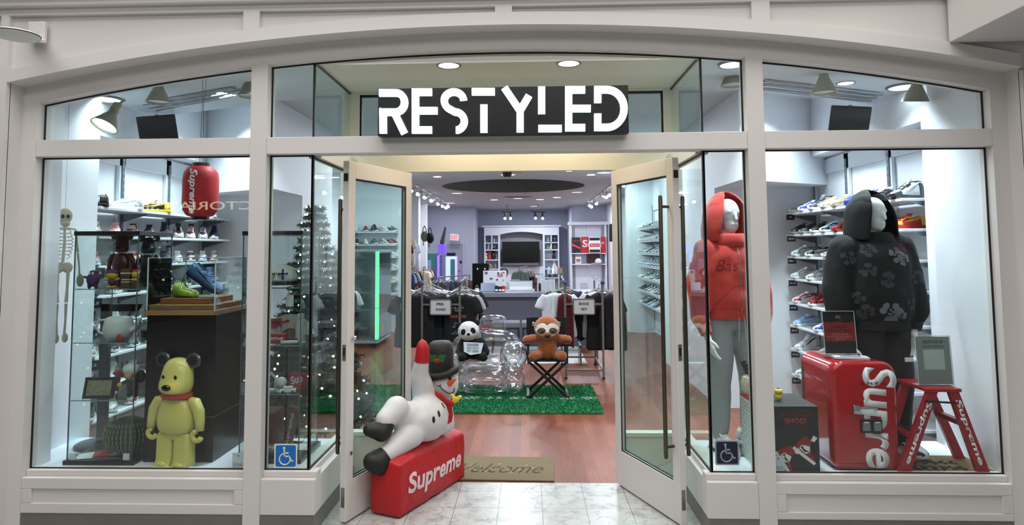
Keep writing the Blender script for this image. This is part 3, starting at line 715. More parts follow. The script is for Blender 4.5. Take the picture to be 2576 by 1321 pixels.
for r, dy, s_ in ((2, 5.0, '8-8.5'), (3, 4.98, '7-7.5'), (4, 4.98, '8-8.5'), (5, 4.98, '9-9.5')):
    t = thing('size_card', 'small black size card at near end of %s shelf, left shoe wall' % ORD[r], 'card', (-3.33, dy, LZ[r]-.05), R(20), 'size cards of the left shoe wall')
    card('card', CARD, t, (0, -.06, 0), XA, ZA, .13, .075, .003); text('print', s_, CARDW, t, (0, -.0633, 0), XA, ZA, .085, .02, .0005, bold=.01)
# --- farther shelves seen through the doors
FZ = [2.07, 1.83, 1.59, 1.35, 1.11, .87, .63]
shelf_wall('right', 2.17, 2.55, 10.25, 13.45, FZ, where='far right shoe wall')
for r, z in enumerate(FZ):
    for i in range(9):
        c = rng.choice(NEUT+BLU) if r != 5 else rng.choice(NEUT)
        sneaker((2.30, 13.2-.3*i, z), R(196), c, False, '%s, %s from far end, %s shelf, distant right wall' % (describe(c, False), ORD[i], ORD[r]), 'sneakers on the far right shoe wall')
# end wall of shelves on the left, facing the door
for r, z in enumerate([2.06, 1.80, 1.55, 1.30, 1.05, .80, .55]):
    t = thing('wall_shelf', 'white shelf facing the doors behind vending machine, %s from top' % ORD[r], 'shelf', (-3.15, 13.45, z), 0, 'shelves behind the vending machine')
    MB().box(-.46, .46, -.14, .14, -.022, 0).build('board', SHELFW, t)
    MB().box(-.44, -.43, -.1, .14, -.10, -.022).box(.43, .44, -.1, .14, -.10, -.022).build('bracket', STAND, t)
    for i in range(5):
        c = [('white', 'grey', 'white', 'red', 'white'), ('red', 'black', 'white', 'white', 'red'), ('black', 'charcoal', 'white', 'silver', 'black'), ('white', 'silver', 'white', 'silver', 'white'), ('charcoal', 'grey', 'white', 'silver', 'grey')][(i+r*2) % 5] if r != 4 else [('cream', 'yellow', 'white', 'yellow', 'cream'), ('tan', 'yellow', 'white', 'brown', 'tan')][i % 2]
        sneaker((-3.52+.185*i, 13.42, z), R(-80+12*i), c, r == 0 and i == 2, '%s, %s from left, %s shelf behind vending machine' % (describe(c, r == 0 and i == 2), ORD[i], ORD[r]), 'sneakers behind the vending machine')
# ================================================================ left display window
BLK = M_('black_laminate', 20, 20, 22, .35, coat=.3)
CABG = glass_mat('cabinet_glass', (.93, .965, .955), .9, base=.01)
CLIP = M_('frosted_clip', 190, 200, 200, .4)
WOODT = wood_mat('oak_tray', 'x', .06, .8, (.20, .105, .045), (.27, .15, .065), .35)
WOODR = wood_mat('red_wood_tray', 'x', .05, .7, (.22, .065, .025), (.28, .085, .035), .35)
REDP = M_('bright_red', 186, 22, 32, .4, coat=.2); WH = M_('plain_white', 236, 236, 238, .5); GREYM = M_('mid_grey', 120, 122, 126, .5)
def cabinet(x0, x1, y0, y1, zt, shelves, label, sup=True):
    cx, cy = (x0+x1)/2, (y0+y1)/2; t = thing('display_cabinet', label, 'display cabinet', (cx, cy, DZ), 0, 'glass display cabinets in the left window')
    w, d = (x1-x0)/2, (y1-y0)/2; z1 = zt-DZ
    MB().box(-w-.02, w+.02, -d-.015, d+.02, 0, .028).build('base', BLK, t, bevel=.002)
    MB().box(-w-.008, w+.008, -d-.008, d+.008, z1-.028, z1).build('top', BLK, t, bevel=.002)
    for nm, b in (('front', (-w, w, -d, -d+.004)), ('back', (-w, w, d-.004, d)), ('left', (-w, -w+.004, -d, d)), ('right', (w-.004, w, -d, d))):
        MB().box(*b, .028, z1-.028).build('glass_panel', CABG, t)
    EDG = M_('glass_edge', 70, 86, 88, .2)
    e = MB()
    for sx in (-1, 1):
        for sy in (-1, 1): e.box(sx*w-.003, sx*w+.003, sy*d-.003, sy*d+.003, .028, z1-.028)
    e.build('edge_profile', EDG, t)
    for z in shelves:
        s = MB().box(-w+.006, w-.006, -d+.006, d-.006, z-DZ, z-DZ+.006).build('glass_shelf', CABG, t)
        MB().box(-w+.005, w-.005, -d+.0045, -d+.007, z-DZ, z-DZ+.006).build('edge', M_('green_glass_edge', 120, 160, 155, .2), s)
    for sx in (-1, 1): MB().box(sx*(w-.035)-.02, sx*(w-.035)+.02, -d-.004, -d+.006, .03, .07).build('clip', CLIP, t)
    return t
cabinet(-2.95, -2.53, 4.20, 4.60, 1.83, (1.45, 1.105, .74), 'tall glass display cabinet with black top at the left of the left window')
cabinet(-1.86, -1.475, 4.25, 4.62, 1.825, (1.45, 1.08, .77), 'tall glass display cabinet with a cap and red goods behind the left mullion')

def toy_bear(loc, h, body, label, name='bear_figure', rz=0., ears=None, nose=None, collar=None, group=None, cat='toy', feet=None, hand=None, head=None, eyes=True):
    """generic jointed vinyl bear, height h at scale 1 = .70"""
    s = h/.70; t = thing(name, label, cat, loc, rz, group, scale=(s, s*.82, s))
    SM = 180
    # legs
    for sx in (-1, 1):
        q = MB(); rr = []
        for z, w, d in ((0, .050, .066), (.012, .058, .074), (.05, .056, .058), (.12, .056, .055), (.20, .055, .054), (.225, .045, .045)):
            rr.append([Vector((sx*.060+w*math.copysign(abs(math.cos(a))**.5, math.cos(a)), d*math.copysign(abs(math.sin(a))**.5, math.sin(a))-(.01 if z < .04 else 0), z)) for a in [2*PI*k/24 for k in range(24)]])
        q.loft(rr).build('leg', body, t, smooth=50)
        f = MB().ell((sx*.06, -.052, .022), (.042, .036, .024), 16, 8).build('foot', feet or body, t, smooth=SM)
    MB().box(-.045, .045, -.05, .05, .18, .235).build('hip', body, t, bevel=.015)
    rr = []
    for z, w, d in ((.215, .090, .062), (.235, .110, .080), (.28, .124, .094), (.34, .120, .090), (.40, .104, .072), (.445, .085, .058), (.47, .052, .045)):
        rr.append([Vector((w*math.copysign(abs(math.cos(a))**.8, math.cos(a)), d*math.copysign(abs(math.sin(a))**.8, math.sin(a)), z)) for a in [2*PI*k/28 for k in range(28)]])
    MB().loft(rr).build('torso', body, t, smooth=60, sub=1)
    for sx in (-1, 1):
        a = MB().tube([(sx*.088, 0, .435), (sx*.125, 0, .425), (sx*.155, -.004, .37), (sx*.168, -.008, .30), (sx*.172, -.014, .245)], [.030, .040, .037, .030, .026], 14).build('arm', body, t, smooth=SM)
        hn = MB().tube([(sx*.155+.03*math.cos(x), -.02, .212+.03*math.sin(x)) for x in [PI*.5-sx*0+(1.9*PI)*k/12 for k in range(12)][0:10]], .017, 10)
        hn.build('hand', hand or body, a, smooth=SM)
    rr = []
    for z, w, d, yo in ((.475, .060, .055, -.01), (.49, .094, .092, -.018), (.53, .112, .108, -.02), (.58, .104, .094, -.006), (.64, .098, .086, .004), (.685, .082, .07, .006), (.71, .05, .044, .006), (.718, .01, .01, .006)):
        rr.append([Vector((w*math.cos(a), d*math.sin(a)+yo, z)) for a in [2*PI*k/28 for k in range(28)]])
    hd = MB().loft(rr).build('head', head or body, t, smooth=180, sub=1)
    for sx in (-1, 1):
        M = Euler((0, R(sx*28), 0)).to_matrix().to_4x4()
        e = MB().lathe([(.001, -.012), (.046, -.012), (.052, 0), (.046, .012), (.03, .012), (.022, .002), (.001, 0)], (sx*.108, .0, .700), 24, 'y', sx=1, sy=1, M=None)
        e.v = [(v[0], -v[1], v[2]) for v in e.v]
        eo = e.build('ear', ears[0] if ears else body, hd, smooth=50)
        if ears: MB().lathe([(.001, -.006), (.032, -.006), (.03, -.001), (.001, -.001)], (sx*.108, -.010, .700), 20, 'y').build('inner_ear', ears[1], eo, smooth=50)
    MB().ell((0, -.125, .535), (.03, .02, .020), 16, 10).build('nose', nose or M_('gloss_black', 12, 12, 14, .15, coat=.5), hd, smooth=180)
    if eyes:
        for sx in (-1, 1): MB().ell((sx*.042, -.093, .60), (.010, .006, .013), 12, 8).build('eye', M_('gloss_black', 12, 12, 14, .15, coat=.5), hd, smooth=180)
    if collar:
        MB().lathe([(.075, .455), (.098, .455), (.104, .47), (.098, .488), (.07, .488)], (0, -.002, 0), 32, sy=.88).build('collar', collar, t, smooth=40)
    return t
YEL = M_('pale_yellow_vinyl', 198, 192, 104, .28, coat=.35, var=.02)
SMK = M_('smoky_clear_plastic', 60, 58, 66, .12, coat=.6)
toy_bear((-2.235, 4.178, DZ), .66, YEL, 'large pale yellow vinyl bear figure with smoky ears and red collar standing at the window', rz=R(-12), ears=(SMK, M_('gloss_black', 12, 12, 14, .15)), collar=M_('red_vinyl', 176, 52, 34, .35)).scale = (1.06, .80, .943)

# pedestal with oak trays, acrylic case and two sneakers
PB = M_('black_pedestal_paint', 9, 8, 9, .3, var=.1)
t = thing('pedestal', 'large black plinth under the oak tray in the left window', 'pedestal', (-2.262, 4.545, DZ))
MB().box(-.228, .228, -.29, .29, 0, .935).build("body", PB, t, bevel=.002)
MB().box(-.229, .229, -.291, .291, .285, .288).build('seam_line', M_('grey_seam', 90, 88, 90, .4), t)
t = thing('wooden_tray', 'square oak tray on the black plinth, lower and larger of the two', 'tray', (-2.272, 4.50, 1.28))
MB().box(-.235, .235, -.255, .26, 0, .030).build('rim', WOODT, t, bevel=.002); MB().box(-.215, .215, -.235, .24, .030, .065).build('step', WOODT, t, bevel=.002)
t = thing('wooden_tray', 'smaller reddish wooden tray carrying the two sneakers', 'tray', (-2.285, 4.50, 1.345))
MB().box(-.165, .165, -.17, .19, 0, .038).build('board', WOODR, t, bevel=.003)
MB().box(-.15, .15, -.155, .175, .038, .0385).build('top_face', M_('dark_felt', 74, 68, 62, .9), t)
t = thing('acrylic_case', 'clear acrylic case over the blue and green sneakers', 'display case', (-2.272, 4.50, 1.31))
w, d, h_ = .225, .24, .345
for b in ((-w, w, -d, -d+.004, 0, h_), (-w, w, d-.004, d, 0, h_), (-w, -w+.004, -d, d, 0, h_), (w-.004, w, -d, d, 0, h_), (-w, w, -d, d, h_-.004, h_)):
    MB().box(*b).build('panel', CABG, t)
e = MB()
for sx in (-1, 1):
    for sy in (-1, 1): e.box(sx*w-.003, sx*w+.003, sy*d-.003, sy*d+.003, 0, h_)
e.box(-w, w, -d-.002, -d+.002, h_-.003, h_).box(-w, w, d-.002, d+.002, h_-.003, h_).box(-w-.002, -w+.002, -d, d, h_-.003, h_).box(w-.002, w+.002, -d, d, h_-.003, h_)
e.build('edges', M_('bright_acrylic_edge', 190, 200, 205, .2), t)
sb = ('steel blue', 'steel blue', 'navy', 'black', 'steel blue')
g = sneaker((-2.215, 4.44, 1.470), 0, sb, False, 'steel blue low sneaker leaning on the green shoe inside the acrylic case', None, 1.0, rot=(0, R(30), R(-12)))
# green moulded clog
t = thing('clog', 'lime green moulded clog lying under the blue sneaker in the acrylic case', 'clog', (-2.36, 4.44, 1.384), R(-14), scale=.88)
LIME = M_('lime_rubber', 170, 190, 70, .45)
q = MB(); rr = []
for x, w_, h_ in ((-.07, .03, .03), (-.066, .042, .085), (-.045, .048, .115), (-.02, .050, .118), (.01, .050, .075), (.05, .054, .066), (.09, .055, .060), (.12, .046, .048), (.14, .022, .028)):
    rr.append([Vector((x, w_*math.copysign(abs(math.cos(a))**.7, math.cos(a)), h_/2+h_/2*math.copysign(abs(math.sin(a))**.7, math.sin(a)))) for a in [2*PI*k/24 for k in range(24)]])
q.loft(rr).build('shell', LIME, t, smooth=180, sub=1)
q = MB()
for i in range(6):
    x = -.058+i*.016; hh = (.1, .118, .12, .118, .105, .082)[i]
    q.tube([(x+.01*math.sin(k), .053*math.cos(PI*k/10), .01+hh*math.sin(PI*k/10)) for k in range(11)], .0032, 6)
for i in range(3): q.tube([(.03+.02*k, -.050+.012*i*1.0, .045+.012*i-.004*k) for k in range(5)], .003, 6)
q.build('ridges', M_('dark_lime', 96, 112, 30, .5), t, smooth=60)
# small security cards leaning on the glass
def sec_card(x, label, w=.075, txt='blink'):
    t = thing('security_card', label, 'card', (x, 4.105, DZ)); card('card', M_('pale_card', 196, 206, 208, .4), t, (0, 0, .055), XA, ZA, w, .105, .002)
    text('print', txt, M_('card_ink', 110, 124, 134, .6), t, (0, -.0, .04), XA, ZA, .06, .022, .0024)
    MB().lathe([(.001, 0), (.006, 0), (.006, .0005), (.001, .0005)], (0, -.0025, .09), 12, 'y').build('dot', M_('card_ink', 110, 124, 134, .6), t)
sec_card(-1.80, 'small pale security card at the lower right corner of the left window')
sec_card(1.485, 'small pale security card at the lower left corner of the right window')
# red lantern
t = thing('paper_lantern', 'red cylindrical paper lantern with white lettering hanging in the left window', 'lantern', (-2.205, 4.35, 1.905))
LR = M_('red_lantern_paper', 176, 24, 36, .55, bump=.1, bscale=60)
prof = [(.055, .02), (.085, .03), (.108, .065), (.114, .11), (.114, .27), (.108, .315), (.085, .35), (.055, .362)]
MB().lathe(prof, seg=40).build('shade', LR, t, smooth=60)
MB().lathe([(.001, 0), (.056, 0), (.058, .022), (.001, .022)], seg=32).build('bottom_cap', BLK, t, smooth=40)
MB().lathe([(.001, 0), (.056, 0), (.056, .024), (.001, .024)], (0, 0, .360), seg=32).build('top_cap', BLK, t, smooth=40)
tx = text('lettering', 'Supreme', WH, t, (0, -.1135, .185), (0, 0, -1), (1, 0, 0), .30, .062, .002, bold=.03, shear=.25)
for v in tx.data.vertices:                                 # bend round the shade
    a = v.co.x/.1155; off = -(v.co.y+.1135)
    v.co.y = -(.1155+off)*math.cos(a); v.co.x = (.1155+off)*math.sin(a)
for k in range(2):
    MB().tube([((-.012, .012)[k], 0, .384), ((-.004, .004)[k], 0, .80), ((-.012, .016)[k], .01, .99)], .0015, 5).build('cord', BLK, t)
# hanging skeleton
BONE = M_('aged_bone', 172, 166, 150, .6, var=.05); BLINE = M_('bone_outline', 40, 38, 38, .6)
t = thing('skeleton_decoration', 'flat jointed paper skeleton hanging against the grey pier at the far left', 'decoration', (-3.20, 4.44, 1.115), R(50), scale=.87)
def bone(nm, pts, w, par=t):
    return MB().tube(pts, w, 8).build(nm, BONE, par, smooth=60)
MB().ell((0, 0, .955), (.052, .012, .062), 20, 12).ell((.004, 0, .895), (.034, .011, .030), 16, 8).build('skull', BONE, t, smooth=180)
MB().ell((.018, -.012, .95), (.013, .004, .016), 10, 6).ell((-.018, -.012, .95), (.013, .004, .016), 10, 6).build('eye_socket', BLINE, t, smooth=180)
bone('spine', [(0, 0, .88), (.004, 0, .74), (-.004, 0, .58)], [.008, .010, .012])
q = MB()
for i in range(8):
    z = .84-.028*i; w = (.045, .055, .062, .064, .064, .060, .054, .044)[i]
    for sx in (-1, 1): q.tube([(0, 0, z), (sx*w*.7, -.006, z+.006), (sx*w, 0, z-.014), (sx*w*.5, -.012, z-.030)], .0045, 6)
q.build('ribs', BONE, t, smooth=60)
bone('collar_bone', [(-.075, 0, .850), (0, -.004, .86), (.075, 0, .850)], .007)
MB().ell((-.03, 0, .545), (.038, .008, .045), 16, 8).ell((.03, 0, .545), (.038, .008, .045), 16, 8).build('pelvis', BONE, t, smooth=180)
for sx in (-1, 1):
    a = bone('arm', [(sx*.078, 0, .845), (sx*.092, 0, .72), (sx*.098, 0, .665)], [.010, .007, .010]); bone('forearm', [(sx*.098, 0, .66), (sx*.110, 0, .56), (sx*.115, 0, .49)], [.009, .006, .008], a)
    MB().ell((sx*.122, 0, .44), (.028, .006, .052), 12, 8).build('hand', BONE, a, smooth=180)
    l = bone('thigh', [(sx*.036, 0, .53), (sx*.034, 0, .38), (sx*.030, 0, .27)], [.014, .010, .014]); bone('shin', [(sx*.030, 0, .26), (sx*.030, 0, .13), (sx*.026, 0, .03)], [.012, .008, .010], l)
    MB().ell((sx*.030, -.004, -.005), (.022, .008, .040), 12, 8).build('foot', BONE, l, smooth=180)
MB().tube([(0, 0, 1.0), (0, .01, 2.0)], .001, 4).build('string', BLK, t)
# black frame stand on round base behind the cabinet
t = thing('floor_stand', 'black upright stand with round base behind the left glass cabinet', 'stand', (-3.0, 4.61, DZ))
MB().lathe([(.001, 0), (.165, 0), (.165, .015), (.15, .025), (.001, .03)], seg=40).build('base', BLK, t, smooth=40)
MB().box(-.03, .03, -.01, .02, .03, .98).build('post', BLK, t); MB().box(-.03, .55, -.01, .02, .93, .98).build('arm', BLK, t)
# ---------------- cabinet A contents
MAR = M_('maroon_vinyl', 92, 20, 24, .35, coat=.3); BV = M_('black_vinyl', 22, 22, 26, .35, coat=.3)
toy_bear((-2.79, 4.44, 1.456), .345, MAR, 'maroon vinyl bear figure on the top glass shelf of the left cabinet', ears=(MAR, M_('brown_inner', 70, 44, 34, .4)))
toy_bear((-2.60, 4.44, 1.456), .33, BV, 'black vinyl bear figure on the right of the top glass shelf of the left cabinet')
PUR = M_('purple_plush', 78, 38, 90, .7)
def figurine(loc, h, parts, label, cat='figurine', rz=0.):
    t = thing('figurine', label, cat, loc, rz, 'figurines in the left cabinet', scale=h); 
    for nm, m, kind, *a in parts:
        q = MB()
        if kind == 'e': q.ell(a[0], a[1], 16, 10)
        elif kind == 'c': q.cap(*a)
        elif kind == 'b': q.box(*a)
        q.build(nm, m, t, smooth=180 if kind != 'b' else None)
    return t
TYE = M_('toy_yellow', 206, 176, 44, .4); TBR = M_('toy_brown', 96, 66, 42, .5); TWH = M_('toy_white', 220, 222, 222, .35); TBK = M_('toy_black', 20, 20, 22, .35); TRD = M_('toy_red', 178, 52, 42, .35); TSK = M_('toy_skin', 206, 150, 118, .5)
figurine((-2.865, 4.26, 1.456), .115, [('body', PUR, 'e', (0, 0, .50), (.36, .25, .42)), ('leg', PUR, 'c', (-.18, 0, .22), (-.20, 0, .08), .12, .10), ('leg', PUR, 'c', (.18, 0, .22), (.20, 0, .08), .12, .10), ('arm', PUR, 'c', (-.3, 0, .60), (-.52, 0, .66), .09, .06), ('arm', PUR, 'c', (.3, 0, .60), (.52, 0, .66), .09, .06), ('head', PUR, 'e', (0, 0, .86), (.24, .2, .18)), ('eye', TWH, 'e', (-.09, -.17, .86), (.06, .05, .09)), ('eye', TWH, 'e', (.09, -.17, .86), (.06, .05, .09))], 'small purple blob-shaped toy at the left end of the top cabinet shelf')
figurine((-2.735, 4.26, 1.456), .125, [('head', TYE, 'e', (0, 0, .70), (.30, .22, .24)), ('cap', PUR, 'e', (0, .04, .82), (.34, .24, .17)), ('body', PUR, 'e', (0, 0, .34), (.22, .17, .22)), ('arm', TYE, 'c', (-.2, 0, .45), (-.36, -.05, .5), .07, .07), ('arm', TYE, 'c', (.2, 0, .45), (.36, -.05, .5), .07, .07), ('foot', TYE, 'e', (-.12, -.05, .07), (.12, .16, .07)), ('foot', TYE, 'e', (.12, -.05, .07), (.12, .16, .07))], 'small yellow doll in a purple hood, before the maroon bear')
figurine((-2.635, 4.26, 1.456), .13, [('body', TBR, 'b', -.2, .2, -.15, .15, .12, .62), ('head', TBR, 'b', -.24, .24, -.18, .18, .62, .98), ('stripe', TWH, 'b', -.21, .21, -.155, .155, .3, .34), ('stripe', TWH, 'b', -.21, .21, -.155, .155, .42, .46), ('stripe', TWH, 'b', -.25, .25, -.185, .185, .74, .79), ('base', TBR, 'b', -.3, .3, -.2, .2, 0, .12)], 'small brown and white striped totem on the top glass shelf of the left cabinet')
figurine((-2.575, 4.25, 1.456), .12, [('head', TYE, 'e', (0, 0, .76), (.2, .18, .2)), ('hair', TRD, 'e', (0, .03, .9), (.2, .17, .12)), ('body', TBR, 'c', (0, 0, .5), (0, 0, .2), .17, .19), ('arm', TYE, 'c', (-.1, -.12, .48), (.16, -.18, .46), .06, .06), ('foot', TBR, 'e', (0, -.05, .06), (.2, .2, .07))], 'small yellow faced doll with red hair beside the striped totem')
# watering-can like white jug
t = thing('jug', 'rounded white ceramic jug with handle, spout and red tag in the left cabinet', 'jug', (-2.72, 4.32, 1.111))
MB().lathe([(.001, 0), (.055, .0), (.085, .03), (.092, .075), (.086, .12), (.078, .145), (.06, .155), (.001, .16)], seg=32).build('body', TWH, t, smooth=50)
MB().tube([(-.08, 0, .035), (-.13, 0, .05), (-.152, 0, .085), (-.135, 0, .13), (-.08, 0, .135)], .008, 8).build('handle', TWH, t, smooth=60)
MB().tube([(.07, 0, .06), (.115, 0, .08), (.145, 0, .145)], [.022, .018, .012], 12).build('spout', TWH, t, smooth=60)
MB().ell((.055, -.075, .02), (.022, .010, .032), 12, 8).build('tongue', TRD, t, smooth=180)
t = thing('potted_flower', 'artificial white flower with dark green leaves in the left cabinet', 'plant', (-2.61, 4.46, 1.111))
q = MB(); rg = random.Random(3)
for i in range(46):
    a = rg.uniform(0, 2*PI); r1 = rg.uniform(.02, .075); z = rg.uniform(.03, .13); c = Vector((r1*math.cos(a), r1*math.sin(a), z)); d = Vector((math.cos(a), math.sin(a), .3)).normalized(); n_ = d.cross(ZA).normalized()
    q.add([c-n_*.012, c+d*.035-ZA*.004, c+n_*.012, c-d*.01+ZA*.008], [(0, 1, 2, 3)])
q.build('leaves', M_('plastic_leaf', 26, 74, 48, .5), t); MB().lathe([(.001, 0), (.03, 0), (.04, .05), (.001, .05)], seg=20).build('pot', TBR, t, smooth=40)
q = MB()
for k in range(6): q.ell((.03*math.cos(k*PI/3), -.01, .18+.03*math.sin(k*PI/3)), (.022, .008, .022), 10, 6)
f = q.build('flower', TWH, t, smooth=180); MB().ell((0, -.018, .18), (.012, .006, .012), 10, 6).build('flower_centre', M_('plastic_leaf', 26, 74, 48, .5), f, smooth=180)
t = thing('picture_frame', 'small black framed photo leaning on the third glass shelf of the left cabinet', 'picture frame', (-2.80, 4.25, .747), 0, rot=(R(-14), 0, R(4)))
MB().box(-.10, .10, 0, .012, 0, .135).build('frame', BLK, t, bevel=.002)
PHO = mat('faded_photo', (.25, .22, .14), .5, var=.9, vscale=40)
card('picture', PHO, t, (0, -.001, .067), XA, ZA, .155, .095, .001)
figurine((-2.745, 4.46, .747), .24, [('body', TRD, 'e', (0, 0, .52), (.38, .16, .13)), ('head', TRD, 'e', (.38, -.02, .46), (.14, .1, .1)), ('horn', TBR, 'c', (-.1, 0, .6), (-.13, 0, .8), .03, .02), ('horn', TBR, 'c', (.0, 0, .6), (.02, 0, .84), .03, .02), ('horn', TBR, 'c', (.1, 0, .6), (.13, 0, .8), .03, .02), ('leg', TRD, 'c', (-.22, 0, .45), (-.24, 0, .05), .07, .05), ('leg', TRD, 'c', (.22, 0, .45), (.24, 0, .05), .07, .05)], 'glossy red spiky backed toy creature behind the framed photo')
figurine((-2.60, 4.30, .747), .215, [('body', TBK, 'c', (0, 0, .5), (0, 0, .3), .16, .17), ('helmet', TWH, 'e', (-.05, -.02, .84), (.24, .22, .19)), ('face', TSK, 'e', (-.06, -.14, .66), (.12, .08, .12)), ('arm', TBK, 'c', (-.14, 0, .5), (-.3, -.1, .4), .06, .05), ('glove', TYE, 'e', (-.32, -.12, .38), (.08, .07, .07)), ('leg', TBK, 'c', (-.08, 0, .25), (-.09, 0, .06), .08, .08), ('leg', TBK, 'c', (.08, 0, .25), (.09, 0, .06), .08, .08), ('pack', TBK, 'e', (.2, .08, .6), (.14, .12, .2))], 'small toy rider in black with a white helmet on the third glass shelf')
# green ribbed helmet
t = thing('ribbed_ball', 'large green and black ribbed ball on the floor of the left glass cabinet', 'ball', (-2.66, 4.37, DZ+.028))
q = MB(); RR = .155
MB().ell((0, 0, .115), (.148, .125, .118), 28, 16).build('shell', M_('dark_green_knit', 22, 34, 30, .8), t, smooth=180)
for r in range(6):
    for k in range(17):
        a0 = PI+PI*(k+.5)/17; za = (-.75+.28*r); ca = math.cos(za)
        p = Vector((.152*ca*math.cos(a0), .129*ca*math.sin(a0), .115+.121*math.sin(za))); q.ell(p, (.0045, .006, .018), 8, 6)
q.build('ribs', M_('pale_green_rib', 122, 138, 112, .7), t, smooth=180)
t = thing('folded_paper', 'crumpled red and white paper on the floor of the left cabinet', 'paper', (-2.83, 4.28, DZ+.029), .4)
MB().add([(-.10, -.04, .002), (.0, -.05, .002), (.0, .03, .02), (-.09, .04, .012)], [(0, 1, 2, 3)]).build('white_half', TWH, t, solid=.001)
MB().add([(0, -.05, .002), (.09, -.04, .004), (.10, .04, .03), (.0, .03, .02)], [(0, 1, 2, 3)]).build('red_half', TRD, t, solid=.001)
# ---------------- cabinet B contents
t = thing('trucker_hat', 'white and navy baseball cap with red and blue crosses in the cabinet beside the entrance', 'cap', (-1.64, 4.36, 1.457))
q = MB(); rr = []
for i in range(9):
    a = PI/2*i/8; rr.append([Vector((.098*math.cos(a)*math.cos(k*PI/14), .098*math.cos(a)*math.sin(k*PI/14), .035+.115*math.sin(a)**.9)) for k in range(28)])
q.loft(rr, cap=False).build('crown', M_('cap_white', 214, 216, 212, .7), t, smooth=180, solid=.002)
MB().lathe([(.097, .012), (.1015, .012), (.1015, .038), (.097, .038)], seg=36).build('band', M_('cap_navy', 26, 28, 52, .7), t, smooth=30)
MB().prism([(.102*math.cos(-a), -.075-.11*math.sin(a)) for a in [PI*k/16 for k in range(17)]], (0, 0, .008), XA, YA, .005).build('brim', M_('cap_white', 214, 216, 212, .7), t)
def cross(x, m, sc=1.):
    q = MB(); s_ = .010*sc
    for dx, dz, w, h in ((0, 0, .5, 3.4), (0, .45, 2.9, .5)): q.box(x+dx-w*s_, x+dx+w*s_, -.108, -.096, .085+(dz-h/1.0)*s_*.9, .085+(dz+h/1.0)*s_*.9)
    for dx, dz in ((0, 3.2), (0, -3.2), (2.7, .45), (-2.7, .45)): q.ell((x+dx*s_, -.103, .085+dz*s_*.9), (.8*s_, .004, .8*s_), 10, 6)
    return q.build('cross_patch', m, t)
for x, c, s_ in ((-.04, (168, 36, 46), 1), (0, (224, 220, 206), 1.15), (.04, (36, 42, 122), 1)): cross(x, M_('cross_%d' % int(x*100+9), *c, .6), s_)
t = thing('hang_tag', 'small white hang tag beside the white cap', 'tag', (-1.555, 4.27, 1.37)); card('paper', TWH, t, (0, 0, 0), XA, ZA, .05, .075, .001); MB().tube([(0, 0, .037), (.0, .0, .085)], .001, 4).build('string', BLK, t)
t = thing('folding_fan', 'open white folding fan with a small red label in the glass cabinet beside the entrance', 'fan', (-1.60, 4.42, 1.087))
q = MB(); n = 28
for i in range(n):
    a0, a1 = PI*(.06+.88*i/n), PI*(.06+.88*(i+1)/n); am = (a0+a1)/2
    for (u, v, yu, yv) in ((a0, am, 0, -.008), (am, a1, -.008, 0)):
        q.add([(.07*math.cos(u), yu, .02+.07*math.sin(u)), (.165*math.cos(u), yu, .02+.165*math.sin(u)), (.165*math.cos(v), yv, .02+.165*math.sin(v)), (.07*math.cos(v), yv, .02+.07*math.sin(v))], [(0, 1, 2, 3)])
q.build('leaf', TWH, t); MB().add([(0, 0, .01)]+[(.07*math.cos(PI*(.06+.88*k/20)), 0, .02+.07*math.sin(PI*(.06+.88*k/20))) for k in range(21)], [(0, k, k+1) for k in range(1, 21)]).build('ribs', M_('fan_wood', 122, 100, 84, .6), t)
card('label', REDP, t, (-.03, -.011, .135), (1, 0, .25), (-.25, 0, 1), .05, .014, .001)
t = thing('box_sign', 'long red box with white lettering lying in the glass cabinet beside the entrance', 'box', (-1.70, 4.29, 1.094))
MB().box(-.14, .115, -.02, .03, 0, .062).build('box', REDP, t, bevel=.001); text('lettering', 'Supreme', WH, t, (.0, -.0202, .031), XA, ZA, .21, .038, .001, bold=.02, shear=.2)
t = thing('box_sign', 'small red boxed sign behind the long red box', 'box', (-1.72, 4.40, 1.087)); MB().box(-.06, .06, 0, .02, .10, .155).build('box', REDP, t); MB().box(-.05, -.04, 0, .02, 0, .10).box(.04, .05, 0, .02, 0, .10).build('leg', TWH, t)
text('lettering', 'Supreme', TBK, t, (0, -.001, .128), XA, ZA, .10, .03, .001, bold=.02, shear=.2)
t = thing('knife_case', 'open white plastic case with black inlay beside the folding fan', 'case', (-1.565, 4.31, 1.094), R(15)); MB().box(-.055, .055, -.04, .04, 0, .02).build('body', TWH, t, bevel=.006); MB().box(-.035, .05, -.03, .02, .0205, .024).build('inlay', TBK, t)
t = thing('bottle', 'pale frosted bottle at the right of the folding fan', 'bottle', (-1.515, 4.37, 1.087)); MB().lathe([(.001, 0), (.032, 0), (.034, .02), (.034, .13), (.022, .155), (.022, .17), (.001, .17)], seg=24).build('body', M_('frosted_plastic', 188, 198, 192, .35), t, smooth=40); MB().lathe([(.001, .17), (.024, .17), (.024, .19), (.001, .19)], seg=20).build('lid', TWH, t, smooth=40)
t = thing('baseball', 'white baseball on a stand in the glass cabinet beside the entrance', 'ball', (-1.625, 4.33, .777)); MB().ell((0, 0, .057), .037, 24, 16).build('ball', TWH, t, smooth=180)
q = MB(); q.tube([(.030*math.cos(a)*1.02-.012, -.030*abs(math.sin(a*.5))-.008, .057+.034*math.sin(a)) for a in [PI*.6*(k/10-.5) for k in range(11)]], .0012, 5); q.build('stitching', TRD, t); MB().lathe([(.001, 0), (.03, 0), (.02, .02), (.001, .02)], seg=16).build('stand', TWH, t, smooth=40)
